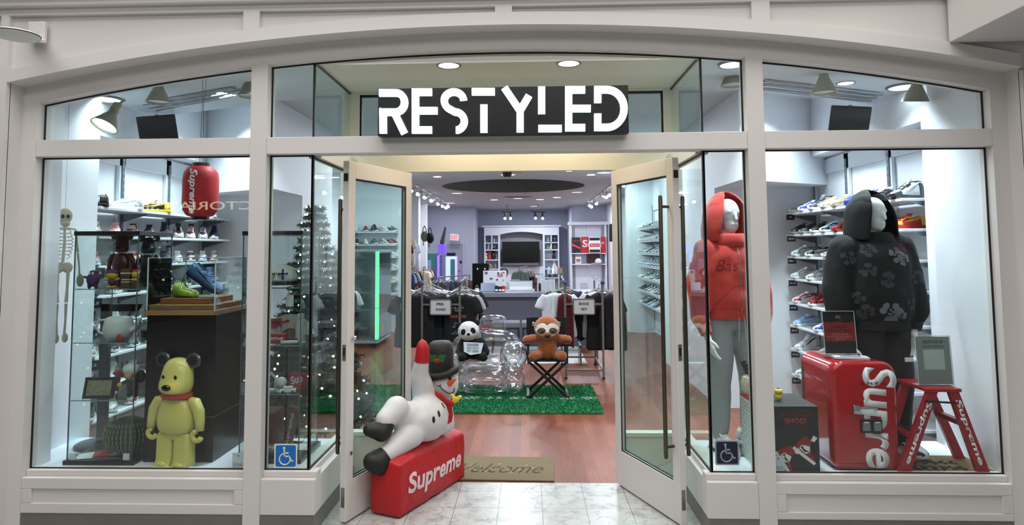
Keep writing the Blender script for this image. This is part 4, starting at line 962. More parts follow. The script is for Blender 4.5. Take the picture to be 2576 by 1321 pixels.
t = thing('red_card_box', 'red box with white letters leaning behind the baseball', 'box', (-1.545, 4.38, .777), 0, rot=(R(-10), 0, R(-12))); MB().box(-.06, .06, 0, .03, 0, .11).build('box', REDP, t, bevel=.004); text('lettering', 'Sup', WH, t, (0, -.001, .06), (.9, 0, .3), (-.3, 0, .9), .085, .07, .001, bold=.03)
t = thing('glass_trophy', 'small clear and white arch ornament left of the baseball', 'ornament', (-1.70, 4.35, .777)); MB().tube([(-.03, 0, 0), (-.032, 0, .08), (0, 0, .115), (.032, 0, .08), (.03, 0, 0)], .010, 8).build('arch', TWH, t, smooth=60); MB().box(-.05, .05, -.02, .02, 0, .012).build('base', TWH, t)
t = thing('toy_car', 'small white toy car before the red box', 'toy', (-1.56, 4.28, .777), .2); MB().box(-.05, .05, -.02, .02, .008, .028).box(-.03, .03, -.018, .018, .028, .044).build('body', TWH, t, bevel=.004)
for sx in (-1, 1):
    for sy in (-1, 1): MB().lathe([(.001, 0), (.01, 0), (.01, .006), (.001, .006)], (sx*.03, sy*.02-.003, .010), 12, 'y').build('wheel', TBK, t)
t = thing('red_box', 'tall dark red box at the bottom of the glass cabinet beside the entrance', 'box', (-1.735, 4.40, DZ+.028)); MB().box(-.075, .07, -.10, .10, 0, .27).build('carton', M_('dark_red_card', 116, 20, 28, .4), t, bevel=.002); card('label_line', TWH, t, (.0, -.1015, .20), XA, ZA, .05, .004, .001)
t = thing('bat_box', 'slim dark red lettered box leaning at the bottom of the glass cabinet', 'box', (-1.625, 4.42, DZ+.028), 0, rot=(0, R(12), R(-8))); MB().box(-.03, .03, 0, .03, 0, .29).build('carton', M_('dark_red_card', 116, 20, 28, .4), t, bevel=.002); text('lettering', 'Supreme', WH, t, (0, -.001, .14), (0, 0, 1), (-1, 0, 0), .22, .038, .001, bold=.02, shear=.2)
t = thing('shoe_tree', 'silver grey rounded item on the floor of the glass cabinet', 'ornament', (-1.68, 4.31, DZ+.028)); MB().ell((0, 0, .04), (.06, .04, .036), 20, 10).build('body', M_('silver_grey', 150, 150, 154, .3, metal=.4), t, smooth=180); MB().box(-.05, .05, -.03, .03, 0, .01).build('base', TBK, t)
t = thing('magazine', 'open magazine on the floor of the glass cabinet beside the entrance', 'magazine', (-1.56, 4.46, DZ+.029), .3); MB().add([(-.1, -.07, 0), (0, -.07, .012), (0, .07, .012), (-.1, .07, 0)], [(0, 1, 2, 3)]).build('page', PHO, t, solid=.002); MB().add([(0, -.07, .012), (.085, -.07, 0), (.085, .07, 0), (0, .07, .012)], [(0, 1, 2, 3)]).build('page', TWH, t, solid=.002)
# handicap stickers
def access_sign(cx, cz, w, h, blue, border, label, fg, yy=GY-.004):
    t = thing('access_sticker', label, 'sign', (cx, yy, cz)); MB().prism([(sx*(w/2-.008+.008*math.cos(a)), sz*(h/2-.008+.008*math.sin(a))) for sx, sz, a0 in ((1, 1, 0), (-1, 1, 1), (-1, -1, 2), (1, -1, 3)) for a in ([0, PI/4, PI/2] if a0 % 2 == 0 else [PI/2, PI/4, 0])], (0, 0, 0), XA, ZA, .002).build('backing', border, t)
    w2, h2 = w-.016, h-.016
    MB().prism([(sx*(w2/2-.01+.01*math.cos(a)), sz*(h2/2-.01+.01*math.sin(a))) for sx, sz, a0 in ((1, 1, 0), (-1, 1, 1), (-1, -1, 2), (1, -1, 3)) for a in ([0, PI/4, PI/2] if a0 % 2 == 0 else [PI/2, PI/4, 0])], (0, -.002, 0), XA, ZA, .0006).build('field', blue, t)
    s = h/.175; q = MB(); Y = -.0035; P = lambda x, z: (x*s, Y, z*s)
    q.lathe([(.001, 0), (.0095*s, 0), (.0095*s, .001), (.001, .001)], (-.012*s, Y-.0005, .058*s), 16, 'y')
    def bar(a, b, r=.0052): q.beam(P(*a), P(*b), r*2*s, .0012, up=(0, 1, 0))
    bar((-.012, .058), (-.008, -.004)); bar((-.010, .022), (.022, .022)); bar((-.010, -.002), (.028, -.002)); bar((.026, .0), (.046, -.040)); bar((.044, -.040), (.058, -.032))
    q.tube([P(-.006+.040*math.cos(a), -.022+.040*math.sin(a)) for a in [R(105)+R(250)*k/20 for k in range(21)]], .0048*s, 6)
    q.build('wheelchair_symbol', fg, t)
    return t
IV = M_('sticker_ivory', 226, 222, 200, .5)
p = U(719, 1147, Y=GY-.004); access_sign(p.x, p.z, .142, .145, M_('sign_blue', 0, 104, 190, .4), IV, 'blue wheelchair access sticker on the glass left of the entrance', IV)
p = U(1829, 1139, Y=GY-.004); access_sign(p.x, p.z, .142, .145, M_('sign_navy', 14, 20, 58, .4), M_('sticker_grey', 150, 150, 146, .5), 'dark navy wheelchair access sign on the glass right of the entrance', M_('sticker_grey', 150, 150, 146, .5))

# ---------------- christmas tree
t = thing('christmas_tree', 'dark green artificial christmas tree with warm fairy lights behind the glass left of the entrance', 'christmas tree', (-1.80, 5.50, 0))
rg = random.Random(5); q = MB(); bulbs = []
Ht = 2.16
MB().cap((0, 0, .05), (0, 0, Ht-.1), .022, .008).build('trunk', M_('tree_trunk', 52, 44, 36, .8), t)
def sprig(a, b, rr_):
    d = (b-a); L = d.length; d.normalize(); x = d.cross(ZA).normalized(); y = x.cross(d); n = int(L/.0042)
    for i in range(n):
        p = a+d*(L*i/n); th = rg.uniform(0, 2*PI); w = (x*math.cos(th)+y*math.sin(th)); e = p+(d*.5+w)*rr_*rg.uniform(.7, 1.1); s_ = w.cross(d)*.0065
        q.add([p-s_, p+s_, e], [(0, 1, 2)])
bt = MB()
for lv in range(26):
    z = .30+(Ht-.42)*(lv/25)**.95; rad = .47*(1-(z-.25)/(Ht-.22))+.05; nb = max(5, int(13*rad/.5))
    for k in range(nb):
        a = 2*PI*k/nb+lv*.7+rg.uniform(-.15, .15); d = Vector((math.cos(a), math.sin(a), .10)); r1 = rad*rg.uniform(.8, 1.08); base = Vector((0, 0, z)); tip = base+d*r1-Vector((0, 0, .10*r1))
        sprig(base, tip, .05); bt.tube([base, tip], .004, 4)
        for u in (.35, .5, .65, .8):
            p = base.lerp(tip, u)
            for sg in (-1, 1):
                dd = Vector((math.cos(a+sg*.7), math.sin(a+sg*.7), .03))*(r1*.36*(1.25-u*.5)); sprig(p, p+dd, .042)
        if rg.random() < .6: bulbs.append(base.lerp(tip, rg.uniform(.55, 1))+Vector((0, 0, .02)))
sprig(Vector((0, 0, Ht-.2)), Vector((0, 0, Ht)), .04)
bt.build('branches', M_('tree_trunk', 52, 44, 36, .8), t); q.build('foliage', M_('fir_green', 30, 46, 38, .7, var=.3, vscale=9), t)
bl = MB()
for b in bulbs: bl.ell(b, .009, 8, 5)
o = bl.build('fairy_lights', mat('warm_bulb', (1, .8, .5), .4, emit=(1, .76, .40), estr=9), t); tag(o, 'warm white fairy lights', kind='stuff')
q = MB()
for i in range(14):
    a = rg.uniform(0, 2*PI); z = rg.uniform(.4, 1.7); r1 = .56*(1-(z-.25)/(Ht-.22))*.9; q.ell((r1*math.cos(a), r1*math.sin(a), z), .025, 12, 8)
q.build('baubles', M_('silver_bauble', 190, 180, 190, .15, metal=.9), t, smooth=180)
MB().lathe([(.001, 0), (.24, 0), (.22, .05), (.03, .10), (.001, .10)], seg=24).build('stand', M_('grey_felt_skirt', 120, 118, 116, .9), t, smooth=40)
# ---------------- lamps behind the upper windows
CONE = M_('beige_cone_lamp', 158, 156, 136, .4, metal=.2); LAMP = mat('cool_lamp_glow', (1, 1, 1), .5, emit=(.80, .97, 1), estr=9); LAMPW = mat('warm_lamp_glow', (1, .95, .8), .5, emit=(1, .93, .70), estr=5)
TRIM = M_('lamp_trim', 120, 124, 126, .4)
def cone_lamp(x, y, z, label, rot=(0, 0, 0), lit=False, r=.086):
    t = thing('cone_spotlight', label, 'lamp', (x, y, z), 0, 'beige cone spotlights in the front windows', rot=rot)
    MB().lathe([(.028, .145), (.034, .11), (r, .002), (r+.002, 0), (r-.006, 0), (.026, .11), (.02, .14)], seg=28).build('shade', CONE, t, smooth=40)
    MB().lathe([(.001, .14), (.032, .14), (.032, .20), (.001, .20)], seg=20).build('socket', CONE, t, smooth=40)
    MB().lathe([(.001, .012), (r-.014, .012), (.001, .013)], seg=24).build('bulb', LAMP if lit else M_('dim_bulb', 190, 196, 190, .4), t)
    if not rot[0] and not rot[1]: MB().tube([(0, 0, .20), (0, 0, max(.21, 2.90-z))], .007, 8).build('stem', CONE, t)
    else: MB().tube([(0, 0, .20), (.0, .03, .27)], .008, 8).build('stem', CONE, t)
    return t
cone_lamp(-2.66, 4.6, 2.765, 'beige cone spotlight hanging at the middle of the upper left window')
cone_lamp(-1.99, 4.6, 2.80, 'beige cone spotlight against the left mullion, cut by the window top')
cone_lamp(-2.955, 4.45, 2.57, 'lit cone spotlight turned to the viewer at the left end of the upper left window', rot=(R(-28), R(12), 0), lit=True, r=.09)
cone_lamp(2.065, 4.6, 2.765, 'beige cone spotlight hanging at the left of the upper right window')
cone_lamp(2.68, 4.6, 2.70, 'beige cone spotlight near the right end of the upper right window', rot=(R(14), 0, 0))
cone_lamp(1.455, 4.65, 2.84, 'beige cone spotlight behind the right mullion')
def downlight(x, y, z, r, label, glow=LAMP, group='recessed ceiling lamps', up=.003):
    t = thing('recessed_lamp', label, 'lamp', (x, y, z), 0, group)
    MB().lathe([(r*.9, -.004), (r*1.06, -.006), (r*1.1, 0), (r*.9, 0)], seg=32).build('trim_ring', TRIM, t, smooth=40)
    MB().lathe([(.0001, -up), (r*.9, -up), (r*.9, -.001), (.0001, -.001)], seg=28).build('lens', glow, t)
for (px, py), lab in (((265, 250), 'round lit ceiling lamp behind the upper left window'), ((2273, 220), 'round lit ceiling lamp behind the upper right window'), ((1843, 163), 'round lit ceiling lamp behind the transom right of the sign')):
    p = U(px, py, Y=5.25); zz = 3.0 if p.z < 3.05 else 3.15
    p = U(px, py, Z=2.89)
    t = thing('recessed_lamp', lab, 'lamp', (p.x, p.y, 2.885), 0, 'recessed lamps of the display windows')
    rr_ = 33*(p-EYE).length/FPX*.93
    MB().lathe([(rr_*.92, 0), (rr_*1.08, 0), (rr_*1.1, .015)], seg=32).build('housing', TRIM, t, smooth=40)
    MB().lathe([(.001, .006), (rr_*.94, .006), (rr_*.94, .010), (.001, .010)], seg=32).build('lens', LAMP, t)
for (px, py), lab in (((1121, 145), 'left warm recessed lamp in the ceiling of the entrance recess'), ((1434, 143), 'right warm recessed lamp in the ceiling of the entrance recess')):
    p = U(px, py, Z=2.9)
    downlight(p.x, max(p.y, 4.22), 2.898, .075, lab, LAMPW, 'warm lamps over the entrance')
downlight(-2.32, 4.90, 2.899, .06, 'added small recessed lamp among the slots behind the upper left window', LAMP, 'small recessed display lamps'); downlight(2.34, 4.86, 2.899, .06, 'added small recessed lamp among the slots behind the upper right window', LAMP, 'small recessed display lamps')  # both fixtures added to go with the display fill lamps
# television screens high behind the glass
SCR = M_('screen_black', 14, 15, 18, .12, coat=.4)
for x0, rot, lab in ((-3.455, (R(14), R(-9), R(24)), 'black television seen edge-on high behind the upper left window'), (2.74, (R(14), R(8), R(-20)), 'black television high behind the upper right window')):
    t = thing('television', lab, 'television', (2.66 if x0 > 0 else -3.17, 5.5, 2.70), 0, rot=rot)
    MB().box(-.15, .15, 0, .05, -.17, .16).build('body', SCR, t, bevel=.008); MB().box(-.14, .14, -.002, 0, -.155, .145).build('screen', M_('screen_glass', 30, 32, 36, .1), t)
    MB().tube([(0, .05, 0), (0, .12, .05), (0, .14, .16)], .015, 8).build('bracket', BLK, t)
# slotted ceiling diffusers
for (a, b), lab in ((((360, 262), (590, 222)), 'linear slot in the ceiling of the upper left window, nearest of three'), (((375, 270), (618, 227)), 'linear slot in the ceiling of the upper left window, middle of three'), (((392, 277), (625, 234)), 'linear slot in the ceiling of the upper left window, farthest of three'),
                    (((1922, 204), (2220, 238)), 'linear slot in the ceiling of the upper right window, nearest of three'), (((1922, 214), (2205, 246)), 'linear slot in the ceiling of the upper right window, middle of three'), (((1922, 226), (2190, 254)), 'linear slot in the ceiling of the upper right window, farthest of three')):
    A_, B_ = U(*a, Z=2.885), U(*b, Z=2.885)
    t = thing('slot_diffuser', lab, 'air diffuser', ((A_+B_)/2)); c = (A_+B_)/2
    MB().beam(A_-c, B_-c, .030, .012).build('slot', M_('slot_trim', 170, 172, 176, .5), t); MB().beam(A_-c-Vector((0, 0, .002)), B_-c-Vector((0, 0, .002)), .010, .012).build('gap', BLK, t)
# ================================================================ right display window
MANQ = M_('mannequin_white', 222, 226, 226, .35, coat=.2)
RHOOD = M_('washed_red_cotton', 196, 58, 50, .9, var=.12, vscale=6, bump=.15, bscale=260, sheen=.3)
RDARK = M_('red_stitching', 140, 34, 34, .9)
GSWEAT = M_('grey_marl_fleece', 146, 150, 152, .92, var=.08, vscale=60, bump=.12, bscale=300)
BHOOD = M_('black_printed_cotton', 24, 24, 25, .9, var=.25, vscale=7, bump=.12, bscale=260)
BPANT = M_('black_wide_trousers', 20, 20, 21, .85, var=.15, vscale=5)
FLOW = M_('faded_grey_flower_print', 104, 106, 112, .9)
MANQ_BASE = M_('steel_mannequin_base', 60, 66, 72, .3, metal=.6)
def worn_shoe(parent, loc, rz, cols, high=False, sc=1.05):
    up, ov, so, sw, la = cols; M = Matrix.Translation(loc) @ Euler((0, 0, rz)).to_matrix().to_4x4() @ Matrix.Scale(sc, 4); root = None
    for nm, c in (('upper', up), ('sole', so), ('overlay', ov), ('side_stripe', sw), ('laces', la), ('tongue', up)):
        o = bpy.data.objects.new('sneaker' if nm == 'upper' else nm, PROTO[high][nm]); C.objects.link(o)
        if root is None: root = o; o.parent = parent; o.matrix_local = M
        else: o.parent = root
        o.material_slots[0].link = 'OBJECT'; o.material_slots[0].material = CM(c)
def mannequin(loc, rz, label, hood_m, pant_m, shoes, wide, arms, head_rz, hoodie_rows, hem, feet):
    t = thing('mannequin', label, 'mannequin', loc, rz)
    # head with plain face
    H = MB(); zc = 1.555
    H.ell((0, 0, zc+.035), (.074, .092, .100), 24, 16).ell((0, -.030, zc-.045), (.054, .058, .062), 20, 12).cap((0, .012, 1.36), (0, .008, 1.48), .056, .052)
    H.cap((0, -.092, zc+.030), (0, -.104, zc-.014), .008, .013, 10, 4).ell((0, -.088, zc-.044), (.022, .010, .008), 12, 8).ell((.030, -.078, zc+.040), (.016, .010, .012), 10, 8).ell((-.030, -.078, zc+.040), (.016, .010, .012), 10, 8)
    for sx in (-1, 1): H.ell((sx*.074, .008, zc), (.008, .018, .028), 10, 8)
    h = blob(H, 'head', MANQ, t, .0065, 4); h.rotation_euler = (0, 0, head_rz)
    q = MB().loft(ringloft(hoodie_rows, 32, .85))
    sh = []
    for (sx, pts, rs) in arms:
        for a, b, ra, rb in zip(pts[:-1], pts[1:], rs[:-1], rs[1:]): q.cap(a, b, ra, rb)
    g = blob(q, 'hoodie', hood_m, t, .012, 6); wrinkle(g, .010, (7, 7, 5), rz*3); wrinkle(g, .004, (19, 19, 9), 5)
    g.data.polygons.foreach_set('use_smooth', [True]*len(g.data.polygons))
    hem_o = MB().loft(ringloft([(hem-.055, hoodie_rows[0][1]*.93, hoodie_rows[0][2]*.93), (hem-.05, hoodie_rows[0][1]*.97, hoodie_rows[0][2]*.97), (hem+.01, hoodie_rows[0][1]*.98, hoodie_rows[0][2]*.98), (hem+.015, hoodie_rows[0][1]*.9, hoodie_rows[0][2]*.9)], 48, .85)).build('hem_band', hood_m, g, smooth=50)
    for (sx, pts, rs) in arms:
        a, b = Vector(pts[-2]), Vector(pts[-1]); d = (b-a).normalized()
        MB().tube([b+d*(rs[-1]*.6), b+d*(rs[-1]*.6+.05)], [rs[-1]*.78, rs[-1]*.66], 18).build('cuff', hood_m, g, smooth=60)
        hand('hand', MANQ, t, b+d*(rs[-1]*.6+.07), d, (0, -1, 0), (-sx, 0, 0), .95)
    hd = hood_mesh(1.40, 1.745, .150, .158, .018, R(50), R(30)).build('hood', hood_m, g, smooth=180, solid=.012, sub=1); freeze(hd); hd.parent = g
    wrinkle(hd, .012, (6, 6, 6), 2+rz); hd.rotation_euler = (0, 0, head_rz)
    collar = MB().loft(ringloft([(1.36, .135, .115), (1.39, .135, .12), (1.43, .120, .115), (1.45, .10, .10), (1.40, .09, .09)], 32)).build('neckline', hood_m, g, smooth=180)
    # trousers
    q = MB(); q.loft(ringloft([(.80, .135, .10), (.86, .160, .115), (.95, .150, .105), (1.02, .125, .09)], 28))
    for sx in (-1, 1):
        k, f = feet[0 if sx < 0 else 1]
        q.cap((sx*.085, 0, .86), k, .098*wide, .080*wide); q.cap(k, (f[0], f[1], .16), .080*wide, (.062*wide))
        q.cap((f[0], f[1], .16), (f[0], f[1], .10), .064*wide, .050*wide if wide < 1.2 else .066*wide)
    p = blob(q, 'trousers', pant_m, t, .012, 6); wrinkle(p, .009, (9, 9, 4), 9+rz); wrinkle(p, .004, (22, 22, 10), 1)
    for i, (k, f) in enumerate(feet): worn_shoe(t, (f[0]+.0, f[1]-.055, .006), R(-90)+f[2], shoes)
    MB().lathe([(.001, 0), (.17, 0), (.17, .004), (.001, .006)], (0, 0, 0), 36).build('base_plate', MANQ_BASE, t)
    return t, g, p, hd
rows_r = [(.93, .192, .142), (.99, .205, .150), (1.08, .205, .145), (1.20, .20, .14), (1.30, .19, .13), (1.36, .14, .11), (1.40, .095, .09), (1.42, .07, .07)]
tR, gR, pR, hR = mannequin((1.375, 4.60, DZ), R(14), 'mannequin in a washed red zip hoodie and grey sweatpants right of the entrance', RHOOD, GSWEAT, ('white', 'silver', 'white', 'silver', 'white'), 1.0,
    [(-1, [(-.17, 0, 1.33), (-.245, -.02, 1.10), (-.255, -.05, .90), (-.250, -.07, .86)], [.085, .080, .066, .058]), (1, [(.16, 0, 1.33), (.215, -.02, 1.10), (.215, -.05, .90), (.20, -.07, .86)], [.085, .080, .066, .058])],
    R(2), rows_r, .93, [((-.10, -.02, .50), (-.105, .0, -.05)), ((.12, -.02, .50), (.13, .02, .15))])
tree = bvh(gR)
decal('zip', M_('zip_metal', 176, 160, 150, .4, metal=.7), gR, tree, [[(-.004+.0, .93+.02*i), (.004, .93+.02*i), (.004, .952+.02*i), (-.004, .952+.02*i)] for i in range(21)], .003)
decal_text('embroidery', 'Bas', RDARK, gR, tree, (-.09, 1.235), .15, .075, .004, bold=-.005, shear=.35)
for a, b in (((-.17, .97), (-.06, 1.09)), ((.17, .97), (.06, 1.09)), ((-.06, 1.09), (.0, 1.10)), ((.06, 1.09), (.0, 1.10))):
    n_ = 10; decal('pocket_seam', RDARK, gR, tree, [[(a[0]+(b[0]-a[0])*i/n_, a[1]+(b[1]-a[1])*i/n_), (a[0]+(b[0]-a[0])*(i+1)/n_, a[1]+(b[1]-a[1])*(i+1)/n_), (a[0]+(b[0]-a[0])*(i+1)/n_, a[1]+(b[1]-a[1])*(i+1)/n_+.003), (a[0]+(b[0]-a[0])*i/n_, a[1]+(b[1]-a[1])*i/n_+.003)] for i in range(n_)], .003)
tr2 = bvh(pR)
for sx in (-1, 1): MB().tube([(sx*.012, -.125, .96), (sx*.02, -.14, .86), (sx*.026, -.142, .74)], .003, 6).build('drawstring', M_('cord_grey', 170, 172, 172, .8), pR)
rows_b = [(.86, .215, .155), (.92, .232, .18), (1.05, .232, .185), (1.20, .228, .175), (1.30, .225, .16), (1.37, .17, .125), (1.41, .105, .10), (1.43, .07, .07)]
tB, gB, pB, hB = mannequin((2.335, 4.56, DZ), R(6), 'mannequin in an oversized black flower print hoodie and wide black trousers', BHOOD, BPANT, ('white', 'black', 'white', 'black', 'white'), 1.28,
    [(-1, [(-.20, 0, 1.33), (-.27, -.01, 1.08), (-.27, -.04, .86), (-.262, -.05, .82)], [.105, .100, .088, .070]), (1, [(.17, 0, 1.34), (.22, -.01, 1.11), (.235, -.04, .93), (.225, -.05, .89)], [.105, .105, .092, .070])],
    R(12), rows_b, .86, [((-.12, 0, .50), (-.13, .02, -.1)), ((.11, -.02, .50), (.10, -.03, .2))])
tree = bvh(gB); rg = random.Random(4)
def flower(cx, cz, r, n=7):
    out = []
    for k in range(n):
        a = 2*PI*k/n+rg.random(); x, z = cx+r*.68*math.cos(a), cz+r*.68*math.sin(a); rr_ = r*.36
        out.append([(x+rr_*math.cos(b)*rg.uniform(.75, 1.1), z+rr_*math.sin(b)*rg.uniform(.75, 1.1)) for b in [2*PI*j/9 for j in range(9)]])
    for k in range(4):
        a = 2*PI*k/4+rg.random(); x, z = cx+r*.22*math.cos(a), cz+r*.22*math.sin(a)
        out.append([(x+r*.14*math.cos(b), z+r*.14*math.sin(b)) for b in [2*PI*j/7 for j in range(7)]])
    return out
FL = M_('faded_grey_flower_print', 104, 106, 112, .9); FL2 = M_('dim_flower_print', 58, 58, 62, .9)
for cx, cz, r, m in ((.05, 1.30, .055, FL), (.10, 1.27, .045, FL), (-.03, 1.14, .055, FL2), (-.14, 1.20, .05, FL2), (-.02, .93, .07, FL), (.045, .90, .05, FL), (.14, .98, .042, FL2), (-.20, 1.02, .04, FL2), (-.16, .93, .05, FL2), (.22, 1.15, .05, FL2), (-.24, 1.28, .05, FL2), (-.12, 1.33, .05, FL2)):
    decal('flower_print', m, gB, tree, flower(cx, cz, r), .003)
decal('flower_print', FL, hB, bvh(hB), flower(-.02, 1.66, .05)+flower(.06, 1.69, .03), .004)
decal_text('lettering', 'RESTYLED', M_('dark_red_print', 110, 30, 24, .9), gB, tree, (.09, 1.335), .12, .02, .004)
card('patch', MANQ, pB, (.115, -.135, .62), XA, ZA, .055, .028, .002)
# ---- fridge
FR = M_('gloss_fridge_red', 168, 14, 24, .16, coat=.7)
FX0, FX1, FZ1 = 1.835, 2.225, .655
t = thing('mini_fridge', 'glossy red retro fridge with white vertical lettering in the right window', 'fridge', ((FX0+FX1)/2, 4.16, DZ))
w = (FX1-FX0)/2
def rrect(w, z0, z1, r, n=7):
    pts = []
    for cx, cz, a0 in ((w-r, z1-r, 0), (-w+r, z1-r, 90), (-w+r*.55, z0+r*.55, 180), (w-r*.55, z0+r*.55, 270)):
        rr_ = r if cz > z0+r else r*.55
        for k in range(n): a = R(a0+90*k/(n-1)); pts.append((cx+rr_*math.cos(a), cz+rr_*math.sin(a)))
    return pts
def rr_loft(mb, specs, z1):
    rings = [[Vector((x, y, z)) for x, z in rrect(ww, zz0, zz1, r)] for y, ww, zz0, zz1, r in specs]
    return mb.loft(rings)
b = rr_loft(MB(), [(.062, w-.004, .012, FZ1-.004, .075), (.44, w-.004, .012, FZ1-.004, .075), (.46, w-.03, .04, FZ1-.03, .06)], 0).build('body', FR, t, smooth=35)
d = rr_loft(MB(), [(.052, w, .012, FZ1, .078), (.012, w, .012, FZ1, .078), (-.005, w-.006, .018, FZ1-.006, .074), (-.014, w-.022, .034, FZ1-.022, .062)], 0).build('door', FR, t, smooth=60)
text('lettering', 'Supre', WH, d, (.062, -.0142, .323), (0, 0, -1), (1, 0, 0), .60, .262, .0015, bold=.028, shear=.12)
text('maker_name', 'S M E G', M_('dim_chrome_letters', 120, 60, 62, .3, metal=.6), d, (.055, -.0158, .525), XA, ZA, .15, .017, .002)
hh = MB().box(-.08, .06, -.045, -.030, .375, .392).box(-.085, -.045, -.05, -.012, .362, .402).box(.05, .062, -.035, -.012, .376, .391).build('handle', CHROME, d, bevel=.005)
bx = MB().box(-.035, .09, -.032, -.014, .235, .315).build('latch_box', M_('dark_plastic', 30, 26, 28, .3, coat=.4), d, bevel=.003)
for i, x in enumerate((-.005, .06)): card('label', GREYM, bx, (x, -.0325, .272), XA, ZA, .045, .05, .0006); card('label_stripe', WH, bx, (x, -.033, .298), XA, ZA, .03, .006, .0008)
q = MB()
for i in range(26): q.box(-w-.001, -w+.004, .40, .43, .30+i*.010, .304+i*.010)
q.build('vent_slots', BLACK, b)
for sx in (-1, 1): MB().lathe([(.001, 0), (.02, 0), (.02, .02), (.001, .02)], (sx*.15, .08, 0), 12).build('foot', BLACK, t)
# sign holders
def acrylic(loc, w, h, label, paper, rz=0., tilt=-6):
    t = thing('sign_holder', label, 'sign', loc, 0, rot=(R(tilt), 0, rz))
    MB().box(-w/2, w/2, -.002, .0, 0.0, h).build('clear_front', CABG, t); MB().box(-w/2, w/2, -.002, .07, 0, .004).build('clear_foot', M_('bright_acrylic_edge', 190, 200, 205, .2), t)
    p = card('paper', paper, t, (0, .0005, h/2), XA, ZA, w-.012, h-.014, .0008)
    e = MB().box(-w/2, -w/2+.003, -.003, 0, 0, h).box(w/2-.003, w/2, -.003, 0, 0, h).box(-w/2, w/2, -.003, 0, h-.003, h).build('edge', M_('bright_acrylic_edge', 190, 200, 205, .2), t)
    return t, p
t, p = acrylic((1.985, 4.33, DZ+FZ1+.014), .205, .275, 'black and red sale poster in a clear holder on the red fridge', M_('poster_black', 30, 28, 30, .5))
PR = M_('poster_red', 132, 26, 32, .6)
MB().prism([(-.0965, .08), (-.06, .085), (-.02, .078), (.03, .086), (.0965, .082), (.0965, .205), (.05, .198), (.0, .207), (-.05, .20), (-.0965, .206)], (0, -.0006, 0), XA, ZA, .0005).build('red_band', PR, p)
PT = M_('poster_dark_red_text', 62, 10, 14, .6); PTW = M_('poster_pale_text', 190, 120, 118, .6)
for s_, z, ww, hh_, m in (('BLACK', .178, .10, .022, PT), ('FRIDAY SALE', .152, .15, .020, PT), ('15% OFF SHOES', .126, .11, .011, PTW), ('UP TO 70% OFF SELECT', .110, .155, .011, PTW), ('CLOTHES', .095, .06, .010, PTW)):
    text('print', s_, m, p, (0, -.0013, z), XA, ZA, ww, hh_, .0003, bold=.01)
text('print', 'RS', M_('poster_gold', 170, 120, 90, .6), p, (0, -.001, .235), XA, ZA, .03, .02, .0003, bold=.02)
t = thing('leaflet_stack', 'short stack of printed leaflets on the red fridge before the poster', 'leaflets', (2.01, 4.265, DZ+FZ1+.002), R(-8))
MB().box(-.10, .10, -.04, .04, 0, .012).build('paper_stack', WH, t); card('top_print', M_('ink_blue', 60, 80, 140, .6), t, (0, 0, .0125), XA, YA, .12, .03, .0004)
# ---- ladder
LAD = M_('ladder_red', 160, 24, 34, .4, coat=.2)
t = thing('step_ladder', 'red folding step stool with white lettering on its rails in the right window', 'step ladder', (2.42, 4.12, DZ+.006))
def rail(xt, xb, y, wd, zt=.475):
    return MB().prism([(xb-wd*.62, 0), (xb+wd*.62, 0), (xt+wd/2, zt), (xt-wd/2, zt)], (0, y+.03, 0), XA, ZA, .03)
r1 = rail(.0, -.19, 0, .062).build('front_rail', LAD, t, bevel=.002); r2 = rail(.125, .275, 0, .060).build('rear_rail', LAD, t, bevel=.002)
rail(.0, -.17, .27, .055).build('front_rail', LAD, t, bevel=.002); rail(.125, .31, .27, .05).build('rear_rail', LAD, t, bevel=.002)
MB().box(-.045, .165, -.01, .31, .475, .495).build('top_step', LAD, t, bevel=.004)
MB().box(-.15, -.05, .03, .27, .20, .215).build('step', LAD, t, bevel=.002); MB().box(-.125, -.115, .03, .27, .235, .245).build('step_trim', BLACK, t)
MB().box(.16, .20, .03, .27, .27, .30).build('brace', LAD, t, bevel=.002); MB().tube([(-.05, -.004, .42), (.14, -.004, .41)], .006, 8).build('hinge_bar', BLACK, t)
for rl, xt, xb in ((r1, .0, -.19), (r2, .125, .275)):
    a = Vector((xt, -.0005, .475)); b = Vector((xb, -.0005, 0)); dv = (b-a).normalized(); up = Vector((0, 1, 0)).cross(dv)
    up = Vector((-dv.z, 0, dv.x)); 
    text('lettering', 'Supreme', WH, rl, (a+b)/2+dv*.0, dv, up if up.x > 0 else -up, .40, .042, .001, bold=.03, shear=.1)
t, p = acrylic((2.49, 4.20, DZ+.503), .215, .30, 'grey paper notice in a clear holder on top of the red step stool', M_('notice_grey', 126, 134, 132, .6), tilt=-4)
text('print', 'RESTYLED SF', M_('notice_ink', 50, 54, 56, .6), p, (0, -.0009, .262), XA, ZA, .12, .018, .0003, bold=.01); text('print', 'Current Walk In', M_('notice_ink', 50, 54, 56, .6), p, (0, -.0009, .235), XA, ZA, .13, .014, .0003)
card('pale_square', M_('notice_pale', 176, 182, 180, .6), p, (.0, -.0009, .155), XA, ZA, .125, .12, .0004)
